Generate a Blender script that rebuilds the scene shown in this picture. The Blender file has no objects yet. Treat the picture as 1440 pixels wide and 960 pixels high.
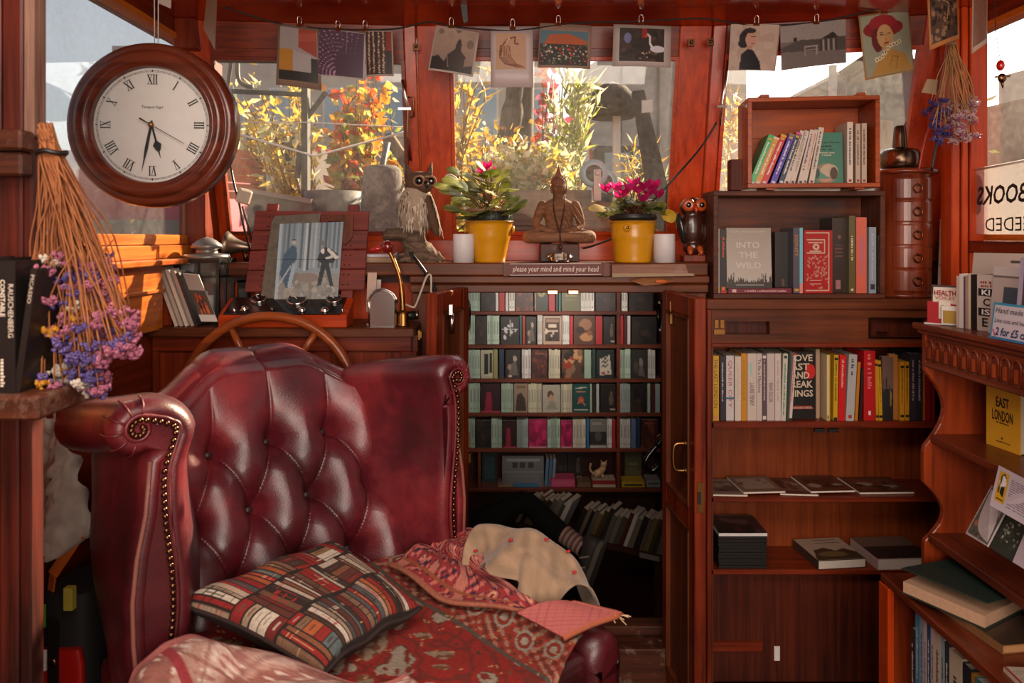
import bpy,bmesh,math,random
import numpy as np
from mathutils import Vector,Matrix,Euler
PI = math.pi
R = math.radians
random.seed(7)
rng = np.random.default_rng(7)
SC = bpy.context.scene
COL = SC.collection
# ------------------------------------------------------------------ camera
EYE = 1.27
cam_d = bpy.data.cameras.new('camera')
cam = bpy.data.objects.new('camera',cam_d)
COL.objects.link(cam)
cam.location = (0,0,EYE)
cam.rotation_euler = (R(90),0,0)
cam_d.sensor_width = 36.0
cam_d.lens = 36.0 * 1000 / 1440
cam_d.shift_y = -(480 - 335) / 1440
cam_d.clip_start = 0.05
cam_d.dof.use_dof = True
cam_d.dof.focus_distance = 2.2
cam_d.dof.aperture_fstop = 5.0
SC.camera = cam
# ------------------------------------------------------------------ world, sun, lamps, exposure
W = bpy.data.worlds.new('sky')
SC.world = W
W.use_nodes = True
nt = W.node_tree
for n in list(nt.nodes):
  nt.nodes.remove(n)
wo = nt.nodes.new('ShaderNodeOutputWorld')
bg = nt.nodes.new('ShaderNodeBackground')
sky = nt.nodes.new('ShaderNodeTexSky')
sky.sky_type = 'NISHITA'
sky.sun_disc = False
sky.sun_elevation = R(28)
sky.sun_rotation = R(40)
sky.dust_density = 4.0
sky.air_density = 1.0
hsv = nt.nodes.new('ShaderNodeHueSaturation')
hsv.inputs['Saturation'].default_value = 0.35
nt.links.new(sky.outputs[0],hsv.inputs['Color'])
nt.links.new(hsv.outputs[0],bg.inputs[0])
bg.inputs[1].default_value = 0.13
nt.links.new(bg.outputs[0],wo.inputs[0])
def light(name,kind,loc,direction,energy,color,size=0.1,size_y=None,angle=None):
  d = bpy.data.lights.new(name,kind)
  o = bpy.data.objects.new(name,d)
  COL.objects.link(o)
  o.location = loc
  o.rotation_euler = Vector(direction).to_track_quat('-Z','Y').to_euler()
  d.energy = energy
  d.color = color
  if kind == 'AREA':
    d.shape = 'RECTANGLE'
    d.size = size
    d.size_y = size_y or size
  if kind == 'SUN' and angle:
    d.angle = angle
  if kind == 'POINT':
    d.shadow_soft_size = size
  return o
light('sun','SUN',(3,6,4),(-0.58,-0.64,-0.43),14.0,(1.0,0.78,0.52),angle=R(0.8))
# unseen area light added behind the viewer to fill the room
light('stern_fill','AREA',(0.35,-1.35,1.35),(-0.05,1,-0.13),46,(1.0,0.85,0.72),1.7,1.3)
light('overhead_fill','AREA',(-0.1,0.45,1.96),(0,0.25,-1),24,(1.0,0.88,0.78),1.3,0.7)  # added overhead fill light, the ceiling has no opening here
# unseen area light added to brighten the lower cabin shelves
lamp = light('cabin_fill','AREA',(0.3,3.42,1.04),(0,1,-0.30),2.2,(1.0,0.88,0.78),0.7,0.14)
lamp.data.spread = R(84)
SC.view_settings.view_transform = 'Standard'
SC.view_settings.look = 'None'
SC.view_settings.gamma = 1.0
SC.view_settings.use_curve_mapping = False
SC.view_settings.exposure = 0.48
# ------------------------------------------------------------------ helpers
def V(*a):
  return Vector(a)
def at(px,py,Y):
  """world point that lies at depth Y on the sight line of a pixel of the 1440x960 frame"""
  return Vector(((px - 720) / 1000 * Y,Y,EYE - (py - 335) / 1000 * Y))
def lin(c):
  if isinstance(c,str):
    c = c.lstrip('#')
    c = tuple(int(c[i:i + 2],16) / 255 for i in (0,2,4))
  return tuple((x / 12.92) if x <= 0.04045 else ((x + 0.055) / 1.055) ** 2.4 for x in c[:3])
class MB:
  """collects faces; build() links them as one mesh object"""
  def __init__(self):
    self.v = []; self.f = []; self.m = []; self.c = None; self.s = []
  def add(self,vs,fs,mi=0,smooth=False,M=None):
    b = len(self.v)
    if M is not None:
      vs = [M @ Vector(p) for p in vs]
    self.v.extend([tuple(p) for p in vs])
    for f in fs:
      self.f.append(tuple(i + b for i in f)); self.m.append(mi); self.s.append(smooth)
    return self
  def box(self,x0,x1,y0,y1,z0,z1,mi=0,M=None):
    vs = [(x0,y0,z0),(x1,y0,z0),(x1,y1,z0),(x0,y1,z0),(x0,y0,z1),(x1,y0,z1),(x1,y1,z1),(x0,y1,z1)]
    return self.add(vs,[(3,2,1,0),(4,5,6,7),(0,1,5,4),(1,2,6,5),(2,3,7,6),(3,0,4,7)],mi,False,M)
  def cbox(self,c,s,mi=0,M=None):
    return self.box(c[0] - s[0] / 2,c[0] + s[0] / 2,c[1] - s[1] / 2,c[1] + s[1] / 2,c[2] - s[2] / 2,c[2] + s[2] / 2,mi,M)
  def slab(self,q,n,mi=0):
    """four corners q (counter-clockwise seen against n) pushed along vector n"""
    q = [Vector(p) for p in q]; n = Vector(n)
    vs = q + [p + n for p in q]
    k = len(q)
    fs = [tuple(range(k))[::-1],tuple(range(k,2 * k))] + [(i,(i + 1) % k,(i + 1) % k + k,i + k) for i in range(k)]
    return self.add(vs,fs,mi)
  def prism(self,pts,n,mi=0,smooth=False):
    return self.slab(pts,n,mi)
  def bar(self,a,b,w,h,mi=0,up=(0,0,1)):
    a = Vector(a); b = Vector(b); d = (b - a).normalized(); u = Vector(up)
    s = d.cross(u)
    if s.length < 1e-4: s = d.cross(Vector((1,0,0)))
    s.normalize(); t = s.cross(d).normalized()
    vs = []
    for p in (a,b):
      for i,j in ((-1,-1),(1,-1),(1,1),(-1,1)):
        vs.append(p + s * (i * w / 2) + t * (j * h / 2))
    return self.add(vs,[(3,2,1,0),(4,5,6,7),(0,1,5,4),(1,2,6,5),(2,3,7,6),(3,0,4,7)],mi)
  def tube(self,pts,r,n=8,mi=0,cap=True,closed=False):
    pts = [Vector(p) for p in pts]
    k = len(pts)
    rs = r if isinstance(r,(list,tuple)) else [r] * k
    vs = []; fs = []
    prev = None
    for i,p in enumerate(pts):
      if closed:
        d = pts[(i + 1) % k] - pts[(i - 1) % k]
      else:
        d = pts[min(i + 1,k - 1)] - pts[max(i - 1,0)]
      if d.length < 1e-9: d = Vector((0,0,1))
      d.normalize()
      if prev is None:
        a = d.orthogonal().normalized()
      else:
        a = (prev - d * prev.dot(d))
        if a.length < 1e-6: a = d.orthogonal()
        a.normalize()
      prev = a
      b = d.cross(a)
      for j in range(n):
        t = 2 * PI * j / n
        vs.append(p + (a * math.cos(t) + b * math.sin(t)) * rs[i])
    m = k if closed else k - 1
    for i in range(m):
      for j in range(n):
        i2 = (i + 1) % k
        fs.append((i * n + j,i * n + (j + 1) % n,i2 * n + (j + 1) % n,i2 * n + j))
    if cap and not closed:
      fs.append(tuple(range(n))[::-1]); fs.append(tuple((k - 1) * n + j for j in range(n)))
    return self.add(vs,fs,mi,True)
  def lathe(self,prof,M=None,n=24,mi=0,cap=True):
    """profile of (r, z) turned about the local z axis"""
    vs = []; fs = []
    for r,z in prof:
      for j in range(n):
        t = 2 * PI * j / n
        vs.append((r * math.cos(t),r * math.sin(t),z))
    k = len(prof)
    for i in range(k - 1):
      for j in range(n):
        fs.append((i * n + j,i * n + (j + 1) % n,(i + 1) * n + (j + 1) % n,(i + 1) * n + j))
    if cap:
      fs.append(tuple(range(n))[::-1]); fs.append(tuple((k - 1) * n + j for j in range(n)))
    return self.add(vs,fs,mi,True,M)
  def ball(self,c,r,n=12,m=8,mi=0,M=None):
    r = (r,r,r) if not isinstance(r,(tuple,list)) else r
    vs = [(c[0],c[1],c[2] - r[2])]; fs = []
    for i in range(1,m):
      a = -PI / 2 + PI * i / m
      for j in range(n):
        t = 2 * PI * j / n
        vs.append((c[0] + r[0] * math.cos(a) * math.cos(t),c[1] + r[1] * math.cos(a) * math.sin(t),c[2] + r[2] * math.sin(a)))
    vs.append((c[0],c[1],c[2] + r[2]))
    for j in range(n):
      fs.append((0,1 + (j + 1) % n,1 + j))
    for i in range(m - 2):
      for j in range(n):
        a = 1 + i * n
        fs.append((a + j,a + (j + 1) % n,a + n + (j + 1) % n,a + n + j))
    t = len(vs) - 1; a = 1 + (m - 2) * n
    for j in range(n):
      fs.append((a + j,a + (j + 1) % n,t))
    return self.add(vs,fs,mi,True,M)
  def grid(self,P,mi=0,smooth=True,closed_u=False):
    """P[i][j] points"""
    ni = len(P); nj = len(P[0])
    vs = [p for row in P for p in row]; fs = []
    for i in range(ni - 1 + (1 if closed_u else 0)):
      for j in range(nj - 1):
        i2 = (i + 1) % ni
        fs.append((i * nj + j,i2 * nj + j,i2 * nj + j + 1,i * nj + j + 1))
    return self.add(vs,fs,mi,smooth)
  def build(self,name,mats,parent=None,bevel=0,seg=1,local=False,colors=None,sub=0,auto=None):
    me = bpy.data.meshes.new(name)
    me.from_pydata(self.v,[],self.f)
    if not isinstance(mats,(list,tuple)): mats = [mats]
    for m in mats: me.materials.append(m)
    me.polygons.foreach_set('material_index',self.m)
    me.polygons.foreach_set('use_smooth',self.s)
    if colors is not None:
      ca = me.color_attributes.new('Col','FLOAT_COLOR','POINT')
      ca.data.foreach_set('color',np.asarray(colors,dtype=np.float32).ravel())
    me.update()
    o = bpy.data.objects.new(name,me)
    COL.objects.link(o)
    if parent is not None:
      attach(o,parent,local)
    if bevel:
      md = o.modifiers.new('bevel','BEVEL'); md.width = bevel; md.segments = seg; md.limit_method = 'ANGLE'; md.angle_limit = R(40)
    if sub:
      md = o.modifiers.new('sub','SUBSURF'); md.levels = sub; md.render_levels = sub
    return o
def attach(o,parent,local=False):
  o.parent = parent
  if not local and parent.type == 'EMPTY':
    o.matrix_parent_inverse = Matrix.Translation(-parent.location)
def tag(o,label=None,cat=None,group=None,kind=None):
  if label: o['label'] = label
  if cat: o['category'] = cat
  if group: o['group'] = group
  if kind: o['kind'] = kind
  return o
def thing(name,label,cat,loc=(0,0,0),group=None,rot=None):
  o = bpy.data.objects.new(name,None)
  COL.objects.link(o)
  o.empty_display_size = 0.05
  o.location = loc
  if rot: o.rotation_euler = rot
  return tag(o,label,cat,group)
def struct(mb,name,mats,parent=None,**k):
  o = mb.build(name,mats,parent,**k)
  if parent is None: o['kind'] = 'structure'
  return o
def copy_tree(o,parent=None):
  c = o.copy(); COL.objects.link(c)
  if parent is not None: c.parent = parent
  for ch in o.children: copy_tree(ch,c)
  return c
def poly_curve(pts,n=8,closed=False):
  """Catmull-Rom through points"""
  pts = [Vector(p) for p in pts]; k = len(pts); out = []
  m = k if closed else k - 1
  for i in range(m):
    if closed:
      p0,p1,p2,p3 = pts[(i - 1) % k],pts[i],pts[(i + 1) % k],pts[(i + 2) % k]
    else:
      p0,p1,p2,p3 = pts[max(i - 1,0)],pts[i],pts[i + 1],pts[min(i + 2,k - 1)]
    for s in range(n):
      t = s / n
      out.append(0.5 * ((2 * p1) + (p2 - p0) * t + (2 * p0 - 5 * p1 + 4 * p2 - p3) * t * t + (3 * p1 - p0 - 3 * p2 + p3) * t ** 3))
  if not closed: out.append(pts[-1])
  return out
# ------------------------------------------------------------------ materials
def new_mat(name):
  m = bpy.data.materials.new(name); m.use_nodes = True
  nt = m.node_tree
  b = nt.nodes['Principled BSDF']
  return m,nt,b
_pm = {}
def plain(c,rough=0.5,metal=0.0,coat=0.0,spec=0.5,var=0.06,bump=0.0,scale=40.0,sheen=0.0,trans=0.0,name=None):
  key = (c if isinstance(c,str) else tuple(c),rough,metal,coat,spec,var,bump,scale,sheen,trans)
  if key in _pm: return _pm[key]
  m,nt,b = new_mat(name or 'surface')
  col = lin(c)
  N = nt.nodes; L = nt.links
  tc = N.new('ShaderNodeTexCoord'); ns = N.new('ShaderNodeTexNoise')
  ns.inputs['Scale'].default_value = scale; ns.inputs['Detail'].default_value = 3
  L.new(tc.outputs['Object'],ns.inputs['Vector'])
  mx = N.new('ShaderNodeMix'); mx.data_type = 'RGBA'
  mx.inputs[6].default_value = tuple(max(0,x * (1 - var * 2)) for x in col) + (1,)
  mx.inputs[7].default_value = tuple(min(1,x * (1 + var * 2)) for x in col) + (1,)
  L.new(ns.outputs[0],mx.inputs[0]); L.new(mx.outputs[2],b.inputs['Base Color'])
  b.inputs['Roughness'].default_value = rough; b.inputs['Metallic'].default_value = metal
  b.inputs['Coat Weight'].default_value = coat; b.inputs['Coat Roughness'].default_value = 0.12
  b.inputs['Specular IOR Level'].default_value = spec
  if sheen: b.inputs['Sheen Weight'].default_value = sheen
  if trans: b.inputs['Transmission Weight'].default_value = trans
  if bump:
    bp = N.new('ShaderNodeBump'); bp.inputs['Strength'].default_value = bump; bp.inputs['Distance'].default_value = 0.004
    L.new(ns.outputs[0],bp.inputs['Height']); L.new(bp.outputs[0],b.inputs['Normal'])
  _pm[key] = m
  return m
def wood(name,dark,light_,axis='Z',rough=0.4,coat=0.25,fine=60.0,long_=2.2,bump=0.15,wear=0.0,wearcol='#a08a78',coord='Object'):
  m,nt,b = new_mat(name); N = nt.nodes; L = nt.links
  tc = N.new('ShaderNodeTexCoord'); mp = N.new('ShaderNodeMapping')
  s = {'X': (long_,fine,fine),'Y': (fine,long_,fine),'Z': (fine,fine,long_)}[axis]
  mp.inputs['Scale'].default_value = s
  L.new(tc.outputs[coord],mp.inputs['Vector'])
  n1 = N.new('ShaderNodeTexNoise'); n1.inputs['Scale'].default_value = 1.0; n1.inputs['Detail'].default_value = 5; n1.inputs['Roughness'].default_value = 0.65
  n1.inputs['Distortion'].default_value = 0.4
  L.new(mp.outputs[0],n1.inputs['Vector'])
  n2 = N.new('ShaderNodeTexNoise'); n2.inputs['Scale'].default_value = 3.0; n2.inputs['Detail'].default_value = 3
  L.new(tc.outputs[coord],n2.inputs['Vector'])
  ad = N.new('ShaderNodeMath'); ad.operation = 'MULTIPLY_ADD'; ad.inputs[1].default_value = 0.45
  L.new(n2.outputs[0],ad.inputs[0]);
  ml = N.new('ShaderNodeMath'); ml.operation = 'MULTIPLY'; ml.inputs[1].default_value = 0.62
  L.new(n1.outputs[0],ml.inputs[0]); L.new(ml.outputs[0],ad.inputs[2])
  cr = N.new('ShaderNodeValToRGB')
  cr.color_ramp.elements[0].position = 0.38; cr.color_ramp.elements[0].color = lin(dark) + (1,)
  cr.color_ramp.elements[1].position = 0.68; cr.color_ramp.elements[1].color = lin(light_) + (1,)
  L.new(ad.outputs[0],cr.inputs[0])
  out = cr.outputs[0]
  if wear:
    n3 = N.new('ShaderNodeTexNoise'); n3.inputs['Scale'].default_value = 9; n3.inputs['Detail'].default_value = 8; n3.inputs['Roughness'].default_value = 0.75
    L.new(tc.outputs[coord],n3.inputs['Vector'])
    r3 = N.new('ShaderNodeValToRGB'); r3.color_ramp.elements[0].position = 0.62 - wear * 0.15; r3.color_ramp.elements[1].position = 0.74 - wear * 0.1
    r3.color_ramp.elements[1].color = (wear,wear,wear,1)
    L.new(n3.outputs[0],r3.inputs[0])
    mx = N.new('ShaderNodeMix'); mx.data_type = 'RGBA'; mx.inputs[7].default_value = lin(wearcol) + (1,)
    L.new(r3.outputs[0],mx.inputs[0]); L.new(out,mx.inputs[6]); out = mx.outputs[2]
  L.new(out,b.inputs['Base Color'])
  rr = N.new('ShaderNodeMapRange'); rr.inputs[3].default_value = rough * 0.8; rr.inputs[4].default_value = rough * 1.25
  L.new(n1.outputs[0],rr.inputs[0]); L.new(rr.outputs[0],b.inputs['Roughness'])
  b.inputs['Coat Weight'].default_value = coat; b.inputs['Coat Roughness'].default_value = 0.18
  b.inputs['Specular IOR Level'].default_value = 0.28
  bp = N.new('ShaderNodeBump'); bp.inputs['Strength'].default_value = bump; bp.inputs['Distance'].default_value = 0.003
  L.new(n1.outputs[0],bp.inputs['Height']); L.new(bp.outputs[0],b.inputs['Normal'])
  return m
def vcol(name,rough=0.6,coat=0.0,bump=0.0,bscale=400,sheen=0.0,trans=0.0):
  m,nt,b = new_mat(name); N = nt.nodes; L = nt.links
  a = N.new('ShaderNodeVertexColor'); a.layer_name = 'Col'
  L.new(a.outputs[0],b.inputs['Base Color'])
  b.inputs['Roughness'].default_value = rough; b.inputs['Coat Weight'].default_value = coat
  if sheen:
    b.inputs['Sheen Weight'].default_value = sheen
  if bump:
    tc = N.new('ShaderNodeTexCoord'); ns = N.new('ShaderNodeTexNoise'); ns.inputs['Scale'].default_value = bscale
    L.new(tc.outputs['Object'],ns.inputs['Vector'])
    bp = N.new('ShaderNodeBump'); bp.inputs['Strength'].default_value = bump; bp.inputs['Distance'].default_value = 0.003
    L.new(ns.outputs[0],bp.inputs['Height']); L.new(bp.outputs[0],b.inputs['Normal'])
  return m
def leather(name,dark,mid,hi,rough=0.32):
  m,nt,b = new_mat(name); N = nt.nodes; L = nt.links
  tc = N.new('ShaderNodeTexCoord')
  n1 = N.new('ShaderNodeTexNoise'); n1.inputs['Scale'].default_value = 3.2; n1.inputs['Detail'].default_value = 7; n1.inputs['Roughness'].default_value = 0.6
  L.new(tc.outputs['Object'],n1.inputs['Vector'])
  cr = N.new('ShaderNodeValToRGB'); e = cr.color_ramp.elements
  e[0].position = 0.32; e[0].color = lin(dark) + (1,); e[1].position = 0.72; e[1].color = lin(hi) + (1,)
  k = e.new(0.52); k.color = lin(mid) + (1,)
  L.new(n1.outputs[0],cr.inputs[0]); L.new(cr.outputs[0],b.inputs['Base Color'])
  v = N.new('ShaderNodeTexVoronoi'); v.inputs['Scale'].default_value = 260
  L.new(tc.outputs['Object'],v.inputs['Vector'])
  n2 = N.new('ShaderNodeTexNoise'); n2.inputs['Scale'].default_value = 28; n2.inputs['Detail'].default_value = 6
  L.new(tc.outputs['Object'],n2.inputs['Vector'])
  ad = N.new('ShaderNodeMath'); ad.operation = 'MULTIPLY_ADD'; ad.inputs[1].default_value = 0.35
  L.new(v.outputs['Distance'],ad.inputs[0]); L.new(n2.outputs[0],ad.inputs[2])
  bp = N.new('ShaderNodeBump'); bp.inputs['Strength'].default_value = 0.25; bp.inputs['Distance'].default_value = 0.003
  L.new(ad.outputs[0],bp.inputs['Height']); L.new(bp.outputs[0],b.inputs['Normal'])
  rr = N.new('ShaderNodeMapRange'); rr.inputs[3].default_value = rough * 0.75; rr.inputs[4].default_value = rough * 1.4
  L.new(n2.outputs[0],rr.inputs[0]); L.new(rr.outputs[0],b.inputs['Roughness'])
  b.inputs['Coat Weight'].default_value = 0.18; b.inputs['Coat Roughness'].default_value = 0.3
  b.inputs['Specular IOR Level'].default_value = 0.6
  return m
def glass_pane(name,dirt=0.12,tint=(0.97,0.98,0.98),scale=60):
  m,nt,b = new_mat(name); N = nt.nodes; L = nt.links
  N.remove(b)
  out = N['Material Output']
  tr = N.new('ShaderNodeBsdfTransparent'); tr.inputs[0].default_value = tint + (1,)
  gl = N.new('ShaderNodeBsdfGlossy'); gl.inputs['Roughness'].default_value = 0.02
  fr = N.new('ShaderNodeLayerWeight'); pw = N.new('ShaderNodeMath'); pw.operation = 'POWER'; pw.inputs[1].default_value = 4.0; L.new(fr.outputs['Facing'],pw.inputs[0])
  df = N.new('ShaderNodeBsdfTranslucent'); df.inputs[0].default_value = (0.8,0.77,0.72,1)
  d2 = N.new('ShaderNodeBsdfDiffuse'); d2.inputs[0].default_value = (0.8,0.77,0.72,1)
  md = N.new('ShaderNodeMixShader'); md.inputs[0].default_value = 0.5
  L.new(df.outputs[0],md.inputs[1]); L.new(d2.outputs[0],md.inputs[2])
  tc = N.new('ShaderNodeTexCoord')
  n1 = N.new('ShaderNodeTexNoise'); n1.inputs['Scale'].default_value = scale; n1.inputs['Detail'].default_value = 4; n1.inputs['Roughness'].default_value = 0.8
  n2 = N.new('ShaderNodeTexNoise'); n2.inputs['Scale'].default_value = 3.5; n2.inputs['Detail'].default_value = 4
  L.new(tc.outputs['Object'],n1.inputs[0]); L.new(tc.outputs['Object'],n2.inputs[0])
  mu = N.new('ShaderNodeMath'); mu.operation = 'MULTIPLY'; L.new(n1.outputs[0],mu.inputs[0]); L.new(n2.outputs[0],mu.inputs[1])
  mr = N.new('ShaderNodeMapRange'); mr.inputs[1].default_value = 0.12; mr.inputs[2].default_value = 0.45; mr.inputs[3].default_value = dirt * 0.3; mr.inputs[4].default_value = dirt * 2.6
  L.new(mu.outputs[0],mr.inputs[0])
  m1 = N.new('ShaderNodeMixShader'); L.new(mr.outputs[0],m1.inputs[0]); L.new(tr.outputs[0],m1.inputs[1]); L.new(md.outputs[0],m1.inputs[2])
  fm = N.new('ShaderNodeMath'); fm.operation = 'MULTIPLY_ADD'; fm.inputs[1].default_value = 0.5; fm.inputs[2].default_value = 0.03; L.new(pw.outputs[0],fm.inputs[0])
  m2 = N.new('ShaderNodeMixShader'); L.new(fm.outputs[0],m2.inputs[0]); L.new(m1.outputs[0],m2.inputs[1]); L.new(gl.outputs[0],m2.inputs[2])
  L.new(m2.outputs[0],out.inputs[0])
  return m
def leaf_mat(c,c2,name='leaf',trans=0.5):
  m,nt,b = new_mat(name); N = nt.nodes; L = nt.links
  out = N['Material Output']
  tc = N.new('ShaderNodeTexCoord'); ns = N.new('ShaderNodeTexNoise'); ns.inputs['Scale'].default_value = 25
  L.new(tc.outputs['Object'],ns.inputs[0])
  cr = N.new('ShaderNodeValToRGB'); cr.color_ramp.elements[0].position = 0.35; cr.color_ramp.elements[0].color = lin(c) + (1,)
  cr.color_ramp.elements[1].position = 0.65; cr.color_ramp.elements[1].color = lin(c2) + (1,)
  L.new(ns.outputs[0],cr.inputs[0])
  L.new(cr.outputs[0],b.inputs['Base Color']); b.inputs['Roughness'].default_value = 0.45
  tl = N.new('ShaderNodeBsdfTranslucent'); L.new(cr.outputs[0],tl.inputs[0])
  mx = N.new('ShaderNodeMixShader'); mx.inputs[0].default_value = trans
  L.new(b.outputs[0],mx.inputs[1]); L.new(tl.outputs[0],mx.inputs[2]); L.new(mx.outputs[0],out.inputs[0])
  return m
M_ = {}
M_['mahog'] = wood('mahogany_upright','#431005','#8c3210','Z',0.42,0.15)
M_['mahog_x'] = wood('mahogany_lengthwise','#431005','#883010','X',0.42,0.15)
M_['mahog_y'] = wood('mahogany_crosswise','#431005','#883010','Y',0.42,0.15)
M_['orange_z'] = wood('varnished_orange_upright','#8a2406','#c2440c','Z',0.36,0.25)
M_['orange_x'] = wood('varnished_orange_lengthwise','#8a2406','#bd440e','X',0.36,0.25)
M_['honey'] = wood('honey_varnish','#9a430c','#cf7420','Y',0.36,0.25)
M_['brown_x'] = wood('brown_board','#3a1808','#743818','X',0.5,0.08)
M_['brown_z'] = wood('brown_upright','#3a1808','#703416','Z',0.5,0.08)
M_['brown_y'] = wood('brown_cross','#3a1808','#743818','Y',0.5,0.08)
M_['dark_z'] = wood('dark_plank','#2a0e06','#5c200c','Z',0.5,0.1,bump=0.3)
M_['dark_x'] = wood('dark_rail','#2a1208','#5a2a16','X',0.55,0.05,bump=0.3,wear=0.6,wearcol='#9c8372')
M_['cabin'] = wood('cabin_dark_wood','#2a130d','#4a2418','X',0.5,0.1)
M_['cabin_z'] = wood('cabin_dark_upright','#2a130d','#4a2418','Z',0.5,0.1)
M_['ceil'] = wood('ceiling_varnish','#6e1a08','#a8340f','X',0.16,0.7,bump=0.05)
M_['wine'] = leather('oxblood_leather','#260b0a','#52101a','#8a2a2c',0.38)
M_['chrome'] = plain('#c9c2bd',0.18,1.0,var=0.03)
M_['brass'] = plain('#93683a',0.36,1.0,var=0.08)
M_['bronze'] = plain('#6b4a34',0.28,1.0,var=0.15)
M_['black'] = plain('#17130f',0.45)
M_['black_gloss'] = plain('#14100f',0.15,coat=0.4)
M_['white'] = plain('#d9d2cc',0.55)
M_['paper'] = plain('#d8c9ba',0.8,bump=0.0)
M_['pages'] = wood('page_edges','#b59f8c','#e0d0bd','Z',0.85,0.0,fine=500,long_=3,bump=0.1)
M_['string'] = plain('#1c1512',0.8)
M_['vprint'] = vcol('printed_paper',0.42,0.1)
M_['vcloth'] = vcol('woven_cloth',0.95,0,0.5,600)
M_['cable'] = plain('#15110f',0.4)
# ------------------------------------------------------------------ flat prints (drawn in code, carried by vertex colours)
class Canvas:
  """a small raster, y down, drawn with numpy and laid on a grid of vertices"""
  def __init__(self,w,h,bgc='#ffffff'):
    self.w = w; self.h = h
    self.a = np.zeros((h,w,3)); self.a[:] = lin(bgc)
    self.yy,self.xx = np.mgrid[0:h,0:w]
    self.u = (self.xx + 0.0) / (w - 1); self.v = (self.yy + 0.0) / (h - 1)
  def fill(self,mask,c,k=1.0):
    c = np.array(lin(c)); self.a[mask] = self.a[mask] * (1 - k) + c * k; return self
  def rect(self,x0,y0,x1,y1,c,k=1.0):
    return self.fill((self.u >= x0) & (self.u <= x1) & (self.v >= y0) & (self.v <= y1),c,k)
  def ell(self,cx,cy,rx,ry,c,k=1.0):
    return self.fill(((self.u - cx) / rx) ** 2 + ((self.v - cy) / ry) ** 2 <= 1,c,k)
  def poly(self,pts,c,k=1.0):
    ins = np.zeros(self.u.shape,bool); n = len(pts)
    for i in range(n):
      x0,y0 = pts[i]; x1,y1 = pts[(i + 1) % n]
      if y0 == y1: continue
      cond = ((y0 > self.v) != (y1 > self.v)) & (self.u < (x1 - x0) * (self.v - y0) / (y1 - y0) + x0)
      ins ^= cond
    return self.fill(ins,c,k)
  def line(self,pts,wd,c,k=1.0):
    asp = self.h / self.w
    for (x0,y0),(x1,y1) in zip(pts[:-1],pts[1:]):
      dx,dy = x1 - x0,(y1 - y0) * asp
      L2 = dx * dx + dy * dy + 1e-12
      px,py = self.u - x0,(self.v - y0) * asp
      t = np.clip((px * dx + py * dy) / L2,0,1)
      d = np.hypot(px - t * dx,py - t * dy)
      self.fill(d <= wd / 2,c,k)
    return self
  def noise(self,amt,cell=1):
    hh = -(-self.h // cell); ww = -(-self.w // cell)
    n = rng.normal(0,amt,(hh,ww)); n = np.kron(n,np.ones((cell,cell)))[:self.h,:self.w]
    self.a = np.clip(self.a * (1 + n[...,None]),0,1); return self
  def blobs(self,n,cols,r0,r1,box=(0,0,1,1)):
    for _ in range(n):
      self.ell(random.uniform(box[0],box[2]),random.uniform(box[1],box[3]),random.uniform(r0,r1),random.uniform(r0,r1),random.choice(cols))
    return self
  def scrawl(self,x0,y0,x1,y1,rows,c,wd=0.012,gap=0.3):
    """lines of illegible small writing"""
    for r in range(rows):
      y = y0 + (y1 - y0) * (r + 0.5) / rows; x = x0; e = x1 - random.uniform(0,0.2) * (x1 - x0)
      while x < e:
        l = random.uniform(0.04,0.12)
        self.line([(x,y),(min(x + l,x1),y)],wd,c); x += l + 0.02 + random.random() * 0.02
    return self
  def mesh(self,mb,fn):
    """adds the grid to mb; fn(u, v) -> point; returns colours of the added vertices"""
    P = [[fn(i / (self.w - 1),j / (self.h - 1)) for i in range(self.w)] for j in range(self.h)]
    mb.grid(P,0,False)
    c = np.ones((self.w * self.h,4)); c[:,:3] = self.a.reshape(-1,3)
    return c
def print_on(canvas,fn,name,parent,local=False,mat=None):
  mb = MB(); c = canvas.mesh(mb,fn)
  # make the faces look along the right way whatever fn is: grid order v-down,u-right faces +normal by (dv x du)
  return mb.build(name,mat or M_['vprint'],parent,local=local,colors=c)
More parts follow.
